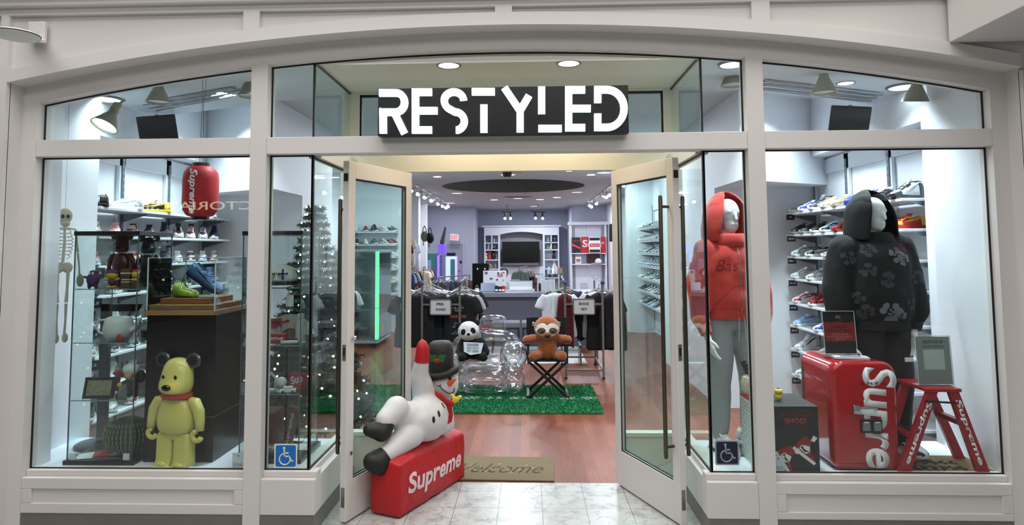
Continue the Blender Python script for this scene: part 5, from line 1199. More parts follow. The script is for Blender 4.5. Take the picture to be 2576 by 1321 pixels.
# ---- black gift box with slogan
BB = M_('matt_black_box', 34, 32, 33, .6); BR_ = M_('slogan_dark_red', 122, 34, 34, .6); BRD = M_('slogan_dim_red', 74, 26, 28, .6)
t = thing('shoe_box', 'black box with red slogan and printed sneakers in the corner of the right window', 'box', (1.61, 4.115, DZ))
MB().box(-.145, .125, 0, .36, 0, .395).build('carton', BB, t, bevel=.002)
b = [c for c in bpy.data.objects if c.parent == t][0]
for s_, z, ww, hh_, m in (("YOU CAN'T BUY HAPPINESS", .362, .20, .012, BRD), ('BUT YOU CAN BUY', .342, .19, .016, BR_), ('SHOES', .308, .13, .030, M_('slogan_red', 170, 52, 48, .6)), ("AND THAT'S KIND OF", .272, .16, .012, BRD), ('THE SAME THING', .253, .18, .014, BRD)):
    text('slogan', s_, m, b, (-.01, -.0006, z), XA, ZA, ww, hh_, .0004, bold=.02)
PRW = M_('print_white', 222, 222, 220, .5); PRR = M_('print_red', 138, 30, 36, .5)
def printed_shoe(ox, oz, s, ang):
    def T(pts): c, si = math.cos(ang), math.sin(ang); return [(ox+s*(x*c-z*si), oz+s*(x*si+z*c)) for x, z in pts]
    for i, (m, pts) in enumerate(((PRW, [(-.5, -.22), (.52, -.22), (.55, -.12), (.40, -.04), (-.5, -.08)]), (PRR, [(-.5, -.10), (.50, -.10), (.42, .0), (.15, .10), (0, .30), (-.02, .46), (-.38, .50), (-.46, .25)]),
                     (PRW, [(-.30, -.04), (.02, -.06), (.12, .08), (-.02, .26), (-.30, .12)]), (BLACK, [(-.28, .02), (-.05, -.02), (.16, .12), (-.04, .06), (-.18, .06), (-.24, .14)]), (BLACK, [(.02, .22), (.16, .10), (.24, .12), (.06, .34), (.02, .5), (-.06, .48)]), (PRW, [(-.12, .46), (.02, .50), (.02, .70), (-.16, .68)]))):
        MB().prism(T(pts), (0, -.0006-.0003*i, 0), XA, ZA, .0003).build('printed_sneaker', m, b)
printed_shoe(.045, .125, .155, R(-38)); printed_shoe(-.075, .075, .15, R(-58))
t = thing('toy_duck', 'tiny yellow toy figure standing on the black slogan box', 'toy', (1.56, 4.27, DZ+.3955))
MB().ell((0, 0, .022), (.022, .02, .022), 16, 10).build('body', CM('yellow'), t, smooth=180); MB().ell((0, 0, .055), (.026, .024, .020), 16, 10).build('head', CM('yellow'), t, smooth=180); MB().ell((0, 0, .072), (.012, .012, .006), 10, 6).build('hat', TBK, t, smooth=180)
# ---- coir mat under the ladder
COIR = M_('coir_brown', 122, 98, 66, .95, var=.2, vscale=80, bump=.5, bscale=300)
t = thing('doormat', 'brown coir mat with black brush lettering under the red step stool', 'mat', (2.49, 4.32, DZ))
MB().box(-.28, .30, -.205, .14, 0, .006).build('pile', COIR, t, bevel=.002)
q = MB()
for i in range(7):
    x = -.20+.055*i
    q.tube([(x+.02*math.sin(k*1.3+i), -.15+.012*k+.01*math.cos(k*2+i), .007) for k in range(7)], .006, 5); q.tube([(x+.02*math.cos(k*1.5+i), -.04+.012*k, .007) for k in range(6)], .006, 5)
q.build('brush_lettering', BLACK, t)
# ---- white brick stand, plant
def brick_white():
    m = bpy.data.materials.new('white_brick_relief'); m.use_nodes = True; nt = m.node_tree; b = nt.nodes['Principled BSDF']
    tc = nt.nodes.new('ShaderNodeTexCoord'); mp = nt.nodes.new('ShaderNodeMapping'); mp.inputs['Rotation'].default_value = (0, R(90), R(90))
    sep = nt.nodes.new('ShaderNodeSeparateXYZ'); cmb = nt.nodes.new('ShaderNodeCombineXYZ')
    nt.links.new(tc.outputs['Object'], sep.inputs[0]); nt.links.new(sep.outputs[1], cmb.inputs[0]); nt.links.new(sep.outputs[2], cmb.inputs[1])
    br = nt.nodes.new('ShaderNodeTexBrick'); br.inputs['Scale'].default_value = 1; br.inputs['Brick Width'].default_value = .09; br.inputs['Row Height'].default_value = .024; br.inputs['Mortar Size'].default_value = .003
    br.inputs['Color1'].default_value = (.66, .70, .68, 1); br.inputs['Color2'].default_value = (.56, .60, .58, 1); br.inputs['Mortar'].default_value = (.36, .40, .39, 1)
    nt.links.new(cmb.outputs[0], br.inputs['Vector']); nt.links.new(br.outputs['Color'], b.inputs['Base Color']); b.inputs['Roughness'].default_value = .7
    bp = nt.nodes.new('ShaderNodeBump'); bp.inputs['Strength'].default_value = .6; bp.inputs['Distance'].default_value = .004; nt.links.new(br.outputs['Fac'], bp.inputs['Height']); bp.invert = True; nt.links.new(bp.outputs[0], b.inputs['Normal'])
    return m
t = thing('brick_stand', 'white brick-patterned stand with red top behind the right mullion', 'stand', (1.425, 4.32, DZ))
MB().box(-.035, .025, -.20, .16, 0, .385).build('body', brick_white(), t)
tp = MB().box(-.037, .027, -.202, .162, .385, .40).build('top', M_('red_top', 196, 30, 38, .4), t); text('lettering', 'Supreme', WH, tp, (-.004, -.02, .4005), (0, 1, 0), (-1, 0, 0), .30, .03, .0005, bold=.02)
t = thing('potted_plant', 'small dark plant in a ribbed cream pot on the brick stand', 'plant', (1.435, 4.40, DZ+.4025))
q = MB().lathe([(.001, 0), (.035, 0), (.052, .03), (.058, .08), (.050, .115), (.042, .12), (.001, .11)], seg=28)
q.build('pot', M_('cream_pot', 206, 200, 180, .5), t, smooth=40)
q = MB()
for k in range(20): a = 2*PI*k/20; q.tube([(.036*math.cos(a), .036*math.sin(a), .005), (.054*math.cos(a), .054*math.sin(a), .03), (.060*math.cos(a), .060*math.sin(a), .08), (.052*math.cos(a), .052*math.sin(a), .113)], .003, 5)
q.build('ribs', M_('cream_pot', 206, 200, 180, .5), t)
q = MB(); rg = random.Random(8)
for k in range(9):
    a = rg.uniform(0, 6.28); r = rg.uniform(.02, .06); h_ = rg.uniform(.17, .25); q.tube([(0, 0, .1), (r*.4*math.cos(a), r*.4*math.sin(a), h_*.7), (r*math.cos(a), r*math.sin(a), h_)], .005, 6)
    for j in range(4): q.ell((r*math.cos(a)*(.5+.15*j), r*math.sin(a)*(.5+.15*j), h_*(.7+.1*j)), (.012, .012, .015), 8, 5)
q.build('stems', M_('black_green_leaf', 26, 34, 34, .5), t, smooth=180)
# ================================================================ the doorway: inflatables, chairs, plush, racks
def P5(x, y, Y): return U(880+x/2.636, 820+y/2.636, Y=Y)
NYW = M_('white_nylon', 206, 203, 206, .55, bump=.04, bscale=30); NYR = M_('red_nylon', 178, 16, 24, .5, bump=.05, bscale=25); NYK = M_('black_nylon', 20, 20, 21, .6); NYH = M_('hat_black_nylon', 34, 33, 34, .6)
t = thing('inflatable_snowman', 'white inflatable snowman in top hat lounging on a red lettered block before left door', 'inflatable', (0, 0, 0))
# red block
A_ = Vector((-1.035, 4.34, 0)); B_ = Vector((-.825, 4.25, 0)); D_ = Vector((-.485, 5.02, 0)) - B_
zt = .325
q = MB(); nx, ny, nz = 14, 8, 8; uX = (B_-A_); n_u = uX.normalized(); n_v = D_.normalized()
q.v = []
def blk(u, v, w):
    p = A_+uX*u+D_*v; z = zt*w+.004
    bul = .030*math.sin(PI*u)*(w > .5)*(2*w-1)+.055*math.sin(PI*min(1, max(0, (v-.0)*1.0)))**1.0*(w > .5)*(2*w-1)*math.sin(PI*u*.9+.15)
    p = p+n_v*(.022*math.sin(PI*w)*math.sin(PI*u)*(1 if v > .5 else -1))*(abs(v-.5) > .49)+n_u*(.022*math.sin(PI*w)*math.sin(PI*v))*(1 if u > .5 else -1)*(abs(u-.5) > .49)
    return Vector((p.x, p.y, z+bul))
def grid(f, a, b):
    q.loft([[f(i/a, j/b) for j in range(b+1)] for i in range(a+1)], cap=False, close=False)
grid(lambda a, b: blk(a, b, 1), nx, ny); grid(lambda a, b: blk(a, b, 0), nx, ny); grid(lambda a, b: blk(0, a, b), nx, nz); grid(lambda a, b: blk(1, a, b), nx, nz); grid(lambda a, b: blk(a, 0, b), ny, nz); grid(lambda a, b: blk(a, 1, b), ny, nz)
blkE = blob(q, 'block', NYR, None, .012, 14); wrinkle(blkE, .005, (9, 9, 9), 1); wrinkle(blkE, .002, (30, 30, 12), 4)
blkE.data.polygons.foreach_set('use_smooth', [True]*len(blkE.data.polygons)); blkE.parent = t
nrm = Vector((n_v.y, -n_v.x, 0)); tr = bvh(blkE)
o = text('lettering', 'Supreme', M_('lettering_pale', 226, 200, 202, .6), t, (0, 0, 0), XA, YA, .68, .165, .0001, bold=.03, shear=.12)
bm = sheet(o, .02)
mid = B_+D_*.50+Vector((0, 0, .168))
for v in bm.verts:
    p = mid+n_v*v.co.x+Vector((0, 0, v.co.y-.02*v.co.x)); h = tr.ray_cast(p+nrm*.3, -nrm); v.co = h[0]+nrm*.003 if h[0] else p+nrm*.03
bm.to_mesh(o.data); bm.free()
# snowman body
def rpx(px, Y): return px/2.636*Y/FPX
q = MB()
def L(a, b): q.cap(P5(*a[:3]), P5(*b[:3]), rpx(a[3], a[2]), rpx(b[3], b[2]), 18, 7)
L((505, 610, 4.66, 150), (545, 560, 4.76, 118))            # belly to chest
L((420, 640, 4.58, 130), (505, 620, 4.66, 140))
L((600, 500, 4.84, 70), (630, 440, 4.88, 50))             # neck
L((330, 590, 4.50, 92), (400, 610, 4.56, 110))             # hip
L((310, 545, 4.44, 80), (235, 625, 4.36, 66))             # upper leg, shin
L((405, 720, 4.50, 92), (250, 845, 4.34, 62))             # lower leg
L((490, 440, 4.72, 78), (462, 330, 4.66, 62)); L((462, 330, 4.66, 60), (478, 235, 4.62, 46))     # raised arm
L((640, 560, 4.86, 48), (655, 650, 4.84, 42)); L((655, 660, 4.84, 40), (595, 690, 4.76, 38))      # supporting arm
body = blob(q, 'body', NYW, t, .012, 8); wrinkle(body, .005, (7, 7, 7), 3); body.data.polygons.foreach_set('use_smooth', [True]*len(body.data.polygons))
q = MB(); q.tube([P5(478, 236, 4.62), P5(482, 190, 4.615), P5(482, 140, 4.61), P5(480, 105, 4.61), P5(478, 90, 4.61)], [rpx(49, 4.6), rpx(46, 4.6), rpx(42, 4.6), rpx(26, 4.6), rpx(6, 4.6)], 20)
q.build('mitten', NYR, t, smooth=60)
for a, b, c in (((235, 655, 4.35, 62), (215, 700, 4.33, 68), (130, 690, 4.30, 44)), ((220, 870, 4.32, 66), (190, 900, 4.31, 84), (150, 900, 4.28, 62))):
    q = MB(); q.cap(P5(*a[:3]), P5(*b[:3]), rpx(a[3], 4.3), rpx(b[3], 4.3)); q.cap(P5(*b[:3]), P5(*c[:3]), rpx(b[3], 4.3), rpx(c[3], 4.3)); 
    if b[0] < 200: q.cap(P5(*b[:3]), P5(215, 945, 4.31), rpx(80, 4.3), rpx(50, 4.3))
    blob(q, 'boot', NYK, t, .010, 8)
HC = P5(622, 385, 4.83); HR = rpx(98, 4.83)
hd = MB().ell(HC, (HR, HR*.95, HR*1.06), 32, 20).build('head', NYW, t, smooth=180)
fw = (EYE-HC).normalized()
def onhead(x, y, off=.001):
    p = P5(x, y, 4.83); d = (p-EYE).normalized(); oc = EYE-HC; b = oc.dot(d); c = oc.length_squared-(HR*1.03)**2; s_ = b*b-c
    return EYE+d*((-b-math.sqrt(s_)) if s_ > 0 else -b)-d*off
for (x, y, rr_, m) in ((618, 330, 18, NYK), (664, 350, 10, NYK)):
    MB().ell(onhead(x, y, -.004), rpx(rr_, 4.8), 16, 10).build('eye', m, hd, smooth=180)
MB().ell(onhead(624, 322, .010), rpx(6, 4.8), 10, 8).build('eye_glint', WH, hd, smooth=180)
MB().tube([onhead(x, y) for x, y in ((576, 395), (590, 400), (604, 390))], .003, 6).build('dimple', NYK, hd)
MB().tube([onhead(x, y) for x, y in ((596, 398), (612, 420), (640, 440), (665, 450), (690, 440), (694, 412))], .003, 6).build('mouth', NYK, hd)
n0 = onhead(660, 383, -.01); MB().tube([n0, P5(685, 366, 4.72), P5(708, 350, 4.68)], [rpx(19, 4.75), rpx(12, 4.7), rpx(2, 4.7)], 14).build('carrot_nose', M_('carrot_orange', 224, 92, 34, .5), hd, smooth=60)
hx = P5(606, 300, 4.84); hy = P5(604, 180, 4.84); ax = (hy-hx).normalized()+Vector((.0, .0, 0)); Mh = ax.to_track_quat('Z', 'Y').to_matrix().to_4x4(); cr_ = rpx(82, 4.84)
MB().lathe([(.001, 0), (cr_*.98, 0), (cr_*1.0, .05), (cr_*1.02, .14), (cr_*.94, .195), (cr_*.7, .215), (.001, .222)], hx, 32, M=Mh).build('hat_crown', NYH, t, smooth=60)
br_ = rpx(108, 4.84); Mb = (ax+Vector((-.22, -.18, 0))).normalized().to_track_quat('Z', 'Y').to_matrix().to_4x4()
MB().lathe([(cr_*.8, -.012), (br_*.98, -.020), (br_*1.06, 0), (br_*.98, .022), (cr_*.8, .018)], P5(620, 298, 4.82), 40, M=Mb).build('hat_brim', NYK, t, smooth=180)
HG = M_('holly_green', 34, 92, 40, .6)
for sx in (-1, 1):
    c = P5(580+sx*26, 215, 4.66); u_ = Vector((sx*.75, 0, .55)).normalized(); w_ = Vector((-.55*sx, 0, .75)).normalized(); pts = []
    for k in range(16):
        a = 2*PI*k/16; r = rpx(34, 4.7)*(1.0 if k % 4 == 0 else (.62 if k % 2 == 0 else .80)); pts.append((r*1.1*math.cos(a), r*.8*math.sin(a)))
    MB().prism(pts if sx > 0 else pts[::-1], c+Vector((0, -.004 if sx > 0 else -.002, 0)), u_, w_, .004).build('holly_leaf', HG, t)
q = MB()
for dx, dz in ((-6, 8), (8, 6), (0, -6), (-10, -2), (8, -6)): q.ell(P5(578+dx, 232+dz, 4.645), rpx(7, 4.7), 12, 8)
q.build('holly_berries', NYR, t, smooth=180)
SCF = M_('red_scarf', 172, 20, 28, .7)
q = MB(); q.tube([P5(555, 440, 4.72), P5(600, 462, 4.68), P5(640, 500, 4.70), P5(668, 520, 4.76)], [rpx(12, 4.7), rpx(16, 4.7), rpx(18, 4.7), rpx(14, 4.7)], 10); q.tube([P5(660, 510, 4.72), P5(640, 580, 4.72), P5(652, 650, 4.70)], [rpx(15, 4.7), rpx(17, 4.7), rpx(15, 4.7)], 8); q.tube([P5(665, 515, 4.74), P5(672, 590, 4.74), P5(664, 640, 4.74)], [rpx(13, 4.7), rpx(14, 4.7), rpx(12, 4.7)], 8); q.ell(P5(672, 512, 4.72), rpx(24, 4.7), 14, 10)
blob(q, 'scarf', SCF, t, .006, 4)
q = MB(); q.tube([P5(672, 455, 4.70), P5(692, 470, 4.66)], rpx(9, 4.7), 10); q.cap(P5(700, 490, 4.64), P5(712, 485, 4.62), rpx(22, 4.6), rpx(16, 4.6)); q.cap(P5(716, 480, 4.62), P5(730, 472, 4.62), rpx(12, 4.6), rpx(14, 4.6))
blob(q, 'pipe', M_('pipe_yellow', 224, 190, 60, .5), t, .005, 3)
trb = bvh(body)
for x, y in ((618, 528), (591, 582), (556, 622)):
    p = P5(x, y, 4.7); d = (p-EYE).normalized(); h = trb.ray_cast(EYE, d)
    if h[0]: M_b = h[1].to_track_quat('Z', 'Y').to_matrix().to_4x4(); MB().ell(h[0], (rpx(10, 4.6), rpx(22, 4.6), .004), 16, 8, M=M_b).build('coal_button', NYK, t, smooth=180)
# ---- welcome mat
t = thing('doormat', 'olive coir doormat with faded script lying at the shop threshold', 'mat', (-.32, 5.21, 0), R(-1.5))
OLV = M_('olive_coir', 112, 100, 74, .95, var=.22, vscale=60, bump=.5, bscale=250)
b = MB().box(-.50, .50, -.255, .285, 0, .012).build('pile', OLV, t, bevel=.003)
text('script', 'Welcome', M_('mat_dark_script', 62, 54, 42, .9), b, (.06, .0, .0125), XA, YA, .72, .20, .0006, shear=.5, bold=-.01)
q = MB(); rg = random.Random(2)
for k in range(14): q.ell((-.25+.045*k+rg.uniform(-.02, .02), rg.uniform(-.10, .10), .0128), (.012, .007, .001), 8, 4)
q.build('worn_spots', M_('mat_pale_wear', 170, 158, 124, .9), b)
# ---- green rug
GRS = M_('turf_green', 36, 122, 76, .95, var=.3, vscale=30)
t = thing('shag_rug', 'green shaggy rug with a white lettered stripe under the two chairs', 'rug', (-.75, 7.58, 0))
b = MB().box(-1.48, 1.50, -.66, .68, 0, .018).build('backing', GRS, t)
q = MB(); rg = random.Random(9)
for i in range(30000):
    x, y = rg.uniform(-1.49, 1.51), rg.uniform(-.67, .69); a = rg.uniform(0, 6.28); s_ = .008; l = rg.uniform(.008, .022); dx, dy = rg.uniform(-.014, .014), rg.uniform(-.016, .010)
    stripe = abs(y+.03) < .055 and x > -.9 and (math.sin(x*23)+math.sin(x*47+1)+.6*math.sin(x*11)) > -.1 and (math.sin(x*90+y*60) > -.5)
    q.cur = 1 if stripe else 0
    q.add([(x-s_*math.cos(a), y-s_*math.sin(a), .016), (x+s_*math.cos(a), y+s_*math.sin(a), .016), (x+dx, y+dy, .016+l)], [(0, 1, 2)])
o = q.build('pile', [GRS, M_('rug_white', 205, 214, 208, .95)], t); tag(o, 'green shag pile with white lettering', kind='stuff')
# ---- director's chair
CHB = M_('black_chair_wood', 20, 20, 21, .35, coat=.2); CAN = M_('black_canvas', 16, 16, 18, .85)
t = thing('director_chair', "black folding director's chair holding the brown sloth plush", 'chair', (.205, 7.76, .018))
w, d = .225, .20
for y in (-d, d):
    for sx in (-1, 1): MB().beam((sx*w, y+.012*sx, 0), (-sx*(w-.02), y+.012*sx, .395), .030, .022, up=(0, 1, 0)).build('leg', CHB, t, bevel=.003)
for sx in (-1, 1):
    MB().box(sx*(w-.01)-.016, sx*(w-.01)+.016, -d-.03, d+.03, .385, .415).build('seat_rail', CHB, t, bevel=.003)
    MB().box(sx*w-.016, sx*w+.016, -d-.015, d+.015, 0-.0, .028).build('foot_bar', CHB, t, bevel=.003)
    for y in (-d+.02, d-.02): MB().box(sx*(w-.005)-.013, sx*(w-.005)+.013, y-.012, y+.012, .41, .60).build('arm_post', CHB, t, bevel=.002)
    MB().box(sx*(w+.0)-.028, sx*(w+.0)+.028, -d-.04, d+.03, .595, .615).build('armrest', CHB, t, bevel=.004)
    MB().box(sx*(w-.01)-.012, sx*(w-.01)+.012, d-.012, d+.012, .60, .86).build('back_post', CHB, t, bevel=.002)
MB().box(-w, w, -d, d, .405, .412).build('seat', CAN, t)
bk = MB().loft([[Vector((x*(w+.012), y0+.02*(1-x*x), z)) for x in (-1, -.6, -.2, .2, .6, 1)]+[Vector((x*(w+.012), y0+.02*(1-x*x)+.006, z)) for x in (1, .6, .2, -.2, -.6, -1)] for z, y0 in ((.665, d-.01), (.86, d-.01))]).build('backrest', CAN, t)
text('lettering', 'SUPREME', WH, bk, (0, d-.008, .785), XA, ZA, .34, .048, .002, bold=.02)
# ---- sloth plush
SLB = M_('sloth_brown_plush', 158, 84, 34, .95, var=.12, vscale=40, bump=.5, bscale=220, sheen=.5); SLD = M_('sloth_dark_patch', 104, 64, 38, .95); SLW = M_('sloth_white_plush', 226, 222, 214, .95, bump=.3, bscale=200); SLN = M_('plush_nose_dark', 40, 22, 16, .5)
def plush_tuft(o, amp=.006): wrinkle(o, amp, (45, 45, 45), 2)
t = thing('sloth_plush', "brown sloth plush toy with white eye stripes sitting on the director's chair", 'plush toy', (.205, 7.70, .432))
q = MB(); q.ell((0, 0, .10), (.115, .10, .115), 20, 14); q.ell((0, .01, .20), (.095, .085, .10), 20, 14)
for sx in (-1, 1):
    q.cap((sx*.07, -.01, .245), (sx*.235, -.04, .225), .046, .048); q.cap((sx*.085, -.03, .055), (sx*.165, -.13, .055), .052, .056)
b = blob(q, 'body', SLB, t, .011, 5); plush_tuft(b)
hd = blob(MB().ell((0, -.02, .355), (.150, .125, .140), 24, 16).ell((0, -.07, .325), (.12, .09, .085), 20, 12), 'head', SLB, t, .011, 5); plush_tuft(hd, .004)
tr = bvh(hd)
def blobpoly(cx, cz, rx, rz_, a=0., n=18): return [(cx+rx*math.cos(b_)*math.cos(a)-rz_*math.sin(b_)*math.sin(a), cz+rx*math.cos(b_)*math.sin(a)+rz_*math.sin(b_)*math.cos(a)) for b_ in [2*PI*k/n for k in range(n)]]
for sx in (-1, 1):
    decal('eye_stripe', SLW, hd, tr, [blobpoly(sx*.066, .358, .074, .060, sx*R(-28)), blobpoly(sx*.050, .300, .075, .028, sx*R(24))], .003)
    decal('eye_patch', SLD, hd, tr, [blobpoly(sx*.066, .335, .048, .035, sx*R(-12))], .006)
    h = tr.ray_cast(Vector((sx*.052, -1, .338)), YA); MB().ell(h[0], .016, 14, 10).build('eye', NYK, hd, smooth=180); MB().ell(h[0]+Vector((.002, -.014, .004)), .004, 8, 6).build('eye_glint', WH, hd, smooth=180)
decal('face_bridge', SLW, hd, tr, [blobpoly(0, .315, .018, .045)], .0045)
MB().ell((0, -.155, .285), (.045, .030, .032), 18, 12).build('muzzle', M_('sloth_muzzle', 128, 78, 42, .95), hd, smooth=180); MB().ell((0, -.182, .285), (.024, .014, .020), 16, 10).build('nose', SLN, hd, smooth=180)
# ---- clear inflatable armchair
CLR = glass_mat('clear_vinyl', (.90, .91, .92), 2.2, rough=.14, base=.07)
t = thing('inflatable_armchair', 'clear inflatable armchair with a headrest holding the panda plush', 'armchair', (-.53, 7.95, .02))
def clr(nm, mb, wr=.010):
    o = mb.build(nm, CLR, t, smooth=180); freeze(o); wrinkle(o, wr, (11, 11, 11), len(nm)); wrinkle(o, .004, (31, 31, 31), 4); o.data.polygons.foreach_set('use_smooth', [True]*len(o.data.polygons)); return o
def sup(cx, cy, cz, rx, ry, rz_, p=.6, seg=40, n=20):
    rr = []
    for i in range(n+1):
        a = -PI/2+PI*i/n; ca = max(abs(math.cos(a))**p, .01); rr.append([Vector((cx+rx*ca*math.copysign(abs(math.cos(b_))**p, math.cos(b_)), cy+ry*ca*math.copysign(abs(math.sin(b_))**p, math.sin(b_)), cz+rz_*math.copysign(abs(math.sin(a))**p, math.sin(a)))) for b_ in [2*PI*k/seg for k in range(seg)]])
    return MB().loft(rr)
clr('seat_base', sup(0, .0, .13, .30, .34, .13)); clr('seat_cushion', sup(0, -.02, .32, .27, .32, .08))
for sx in (-1, 1):
    q = MB()
    for y in [-.36+.03*k for k in range(25)]: pass
    clr('lower_arm', sup(sx*.33, .0, .155, .15, .40, .155, .8)); clr('upper_arm', sup(sx*.34, .0, .42, .16, .40, .145, .8))
clr('backrest', sup(0, .34, .42, .44, .13, .26, .75)); hr = clr('headrest', sup(.08, .36, .74, .17, .09, .115, .6), .005)
card('label', REDP, hr, (-.02, .265, .70), XA, ZA, .10, .035, .001); text('lettering', 'Supreme', WH, hr, (-.02, .2635, .70), XA, ZA, .08, .018, .001, bold=.02)
# ---- panda
PNW = M_('panda_white_plush', 214, 214, 214, .95, bump=.4, bscale=200); PNK = M_('panda_black_plush', 16, 16, 18, .95, bump=.4, bscale=200)
t = thing('panda_plush', 'black and white panda plush holding a warning cloth on the clear armchair', 'plush toy', (-.665, 7.78, .42), R(4))
q = MB(); q.ell((0, 0, .12), (.125, .10, .125), 20, 14)
for sx in (-1, 1): q.cap((sx*.10, -.02, .20), (sx*.150, -.06, .09), .050, .052); q.cap((sx*.07, -.05, .05), (sx*.125, -.16, .045), .055, .052)
plush_tuft(blob(q, 'body', PNK, t, .010, 5))
hd = blob(MB().ell((0, -.02, .325), (.125, .105, .115), 24, 16).ell((0, -.09, .295), (.06, .05, .045), 16, 10), 'head', PNW, t, .009, 4); plush_tuft(hd, .004); hd.rotation_euler = (0, R(-8), 0)
for sx in (-1, 1): MB().ell((sx*.105, .0, .405), (.038, .02, .038), 16, 10).build('ear', PNK, hd, smooth=180)
tr = bvh(hd)
for sx in (-1, 1): decal('eye_patch', PNK, hd, tr, [blobpoly(sx*.058, .335, .026, .036, sx*R(28))], .004)
MB().ell((0, -.142, .305), (.020, .012, .015), 14, 8).build('nose', PNK, hd, smooth=180)
cl = MB().add([(-.10, -.135, .215), (.13, -.135, .20), (.10, -.18, .09), (-.02, -.19, .075), (-.095, -.165, .11)], [(0, 1, 2, 3, 4)]).build('warning_cloth', M_('cloth_pale', 196, 206, 216, .8), t, solid=.003)
for s_, z, y, w_ in (('DANGER', .185, -.146, .13), ('DO NOT', .150, -.162, .13), ('SIT HERE', .118, -.176, .13)):
    text('print', s_, M_('print_charcoal', 60, 64, 70, .8), cl, (.01, y-.003, z), XA, (0, .35, .9), w_, .022, .0008, bold=.01)
# ---- clothes rails
RACK = M_('brushed_rack_steel', 142, 138, 134, .35, metal=.7); KNOB = M_('blue_knob', 40, 44, 104, .4); HNG = M_('grey_hanger', 150, 146, 140, .5)
def garment_mesh(kind):
    """unit garment hanging from z=0 (shoulder line) downwards"""
    q = MB(); rows = [(-.005, .07, .030), (-.02, .13, .040), (-.05, .195, .045), (-.10, .215, .048), (-.22, .215, .050), (-.40, .22, .052), (-.58, .235, .058), (-.68, .24, .060), (-.685, .235, .05)]
    q.loft(ringloft(rows, 28, .75))
    if kind == 'tee':
        for sx in (-1, 1): q.loft([[Vector((sx*(x0+lx*c), .04*s_, z0+lz*c)) for c, s_ in [(math.cos(a), math.sin(a)) for a in [2*PI*k/16 for k in range(16)]]] for x0, z0, lx, lz in ((.14, -.07, .07, .055), (.20, -.14, .075, .045), (.245, -.24, .075, .02), (.25, -.25, .06, .015))])
    else:
        for sx in (-1, 1): q.cap((sx*.17, 0, -.08), (sx*.235, 0, -.35), .062, .052); q.cap((sx*.235, 0, -.35), (sx*.25, .0, -.68), .052, .036)
    o = blob(q, 'g', DEF, None, .014, 4); wrinkle(o, .012, (13, 13, 2.5), 1.3 if kind == 'tee' else 4.2); wrinkle(o, .005, (30, 20, 6), 7); o.data.polygons.foreach_set('use_smooth', [True]*len(o.data.polygons))
    me = o.data; bpy.data.objects.remove(o); return me
GM = {k: garment_mesh(k) for k in ('tee', 'long')}
def hanger_me():
    q = MB(); q.tube([(-.19, 0, -.055), (-.06, 0, .015), (0, 0, .035), (.06, 0, .015), (.19, 0, -.055)], .008, 6); q.tube([(0, 0, .035), (0, 0, .08), (.02, 0, .105), (.03, 0, .085)], .004, 6)
    o = q.build('h', HNG, None, smooth=60); me = o.data; bpy.data.objects.remove(o); return me
HM = hanger_me()
def cloth_m(c): return M_('cloth_'+'_'.join(map(str, c)), *c, .9, var=.08, vscale=8)
def garment(kind, x, y, z, col, label, group, w=1., h=1., rz=0., tagged=False, noun=('t_shirt', 't-shirt')):
    t = thing(noun[0], label, noun[1], (x, y, z), rz, group)
    g = bpy.data.objects.new('fabric', GM[kind]); C.objects.link(g); g.parent = t; g.scale = (w, 1, h); g.material_slots[0].link = 'OBJECT'; g.material_slots[0].material = cloth_m(col)
    hn = bpy.data.objects.new('hanger', HM); C.objects.link(hn); hn.parent = t; hn.scale = (w, 1, 1)
    if tagged: card('price_tag', WH, t, (-.13*w, -.07, -.16), XA, ZA, .05, .10, .001)
    return t
def rack(x0, x1, y0, y1, zt, sign, label, knob_up=.05):
    t = thing('clothes_rail', label, 'clothes rail', ((x0+x1)/2, (y0+y1)/2, 0)); w = (x1-x0)/2; d = (y1-y0)/2
    for sy in (-1, 1):
        for sx in (-1, 1):
            u = MB().box(sx*w-.014, sx*w+.014, sy*d-.014, sy*d+.014, .02, zt).build('upright', RACK, t, bevel=.002)
            MB().lathe([(.001, 0), (.018, 0), (.02, .02), (.001, .02)], (sx*w, sy*d, 0), 12).build('foot', BLACK, u)
        MB().box(-w, w, sy*d-.012, sy*d+.012, .10, .124).build('lower_bar', RACK, t); MB().box(-w, w, sy*d-.012, sy*d+.012, zt-.27, zt-.245).build('cross_bar', RACK, t)
    for sx in (-1, 1):
        MB().box(sx*w-.012, sx*w+.012, -d, d, .10, .124).build('side_bar', RACK, t)
        r = MB().tube([(sx*w, -d-.06, zt+.02), (sx*w, -d+.05, zt+.035), (sx*w, d, zt+.06), (sx*w+.0, d+.05, zt+.07)], .010, 8).build('hang_rail', CHROME, t, smooth=60)
        k = MB().lathe([(.001, -.02), (.028, -.01), (.030, .01), (.012, .035), (.001, .045)], (sx*w, -d-.06, zt+.02), 16).build('knob', KNOB, t, smooth=60)
    s_ = MB().box(-.135, .135, -d-.030, -d-.020, zt-.39, zt-.19).build('sign_board', M_('sign_paper', 206, 204, 206, .6), t)
    f_ = MB().box(-.145, .145, -d-.034, -d-.018, zt-.20, zt-.185).box(-.145, .145, -d-.034, -d-.018, zt-.395, zt-.38).box(-.145, -.13, -d-.034, -d-.018, zt-.395, zt-.185).box(.13, .145, -d-.034, -d-.018, zt-.395, zt-.185).build('sign_frame', RACK, s_)
    for s2, z in zip(sign, (zt-.25, zt-.32)): text('lettering', s2, M_('sign_ink', 50, 48, 52, .6), s_, (0, -d-.031, z), XA, ZA, .036*len(s2)*.75, .036, .0008, bold=.02)
    text('small_print', '- - -', M_('sign_ink', 50, 48, 52, .6), s_, (0, -d-.031, zt-.362), XA, ZA, .03, .003, .0008)
    return t
RY = 8.76
rack(-1.415, -.915, RY, RY+1.05, 1.225, ('PRE-', 'OWNED'), 'steel clothes rail with PRE-OWNED sign on the left')
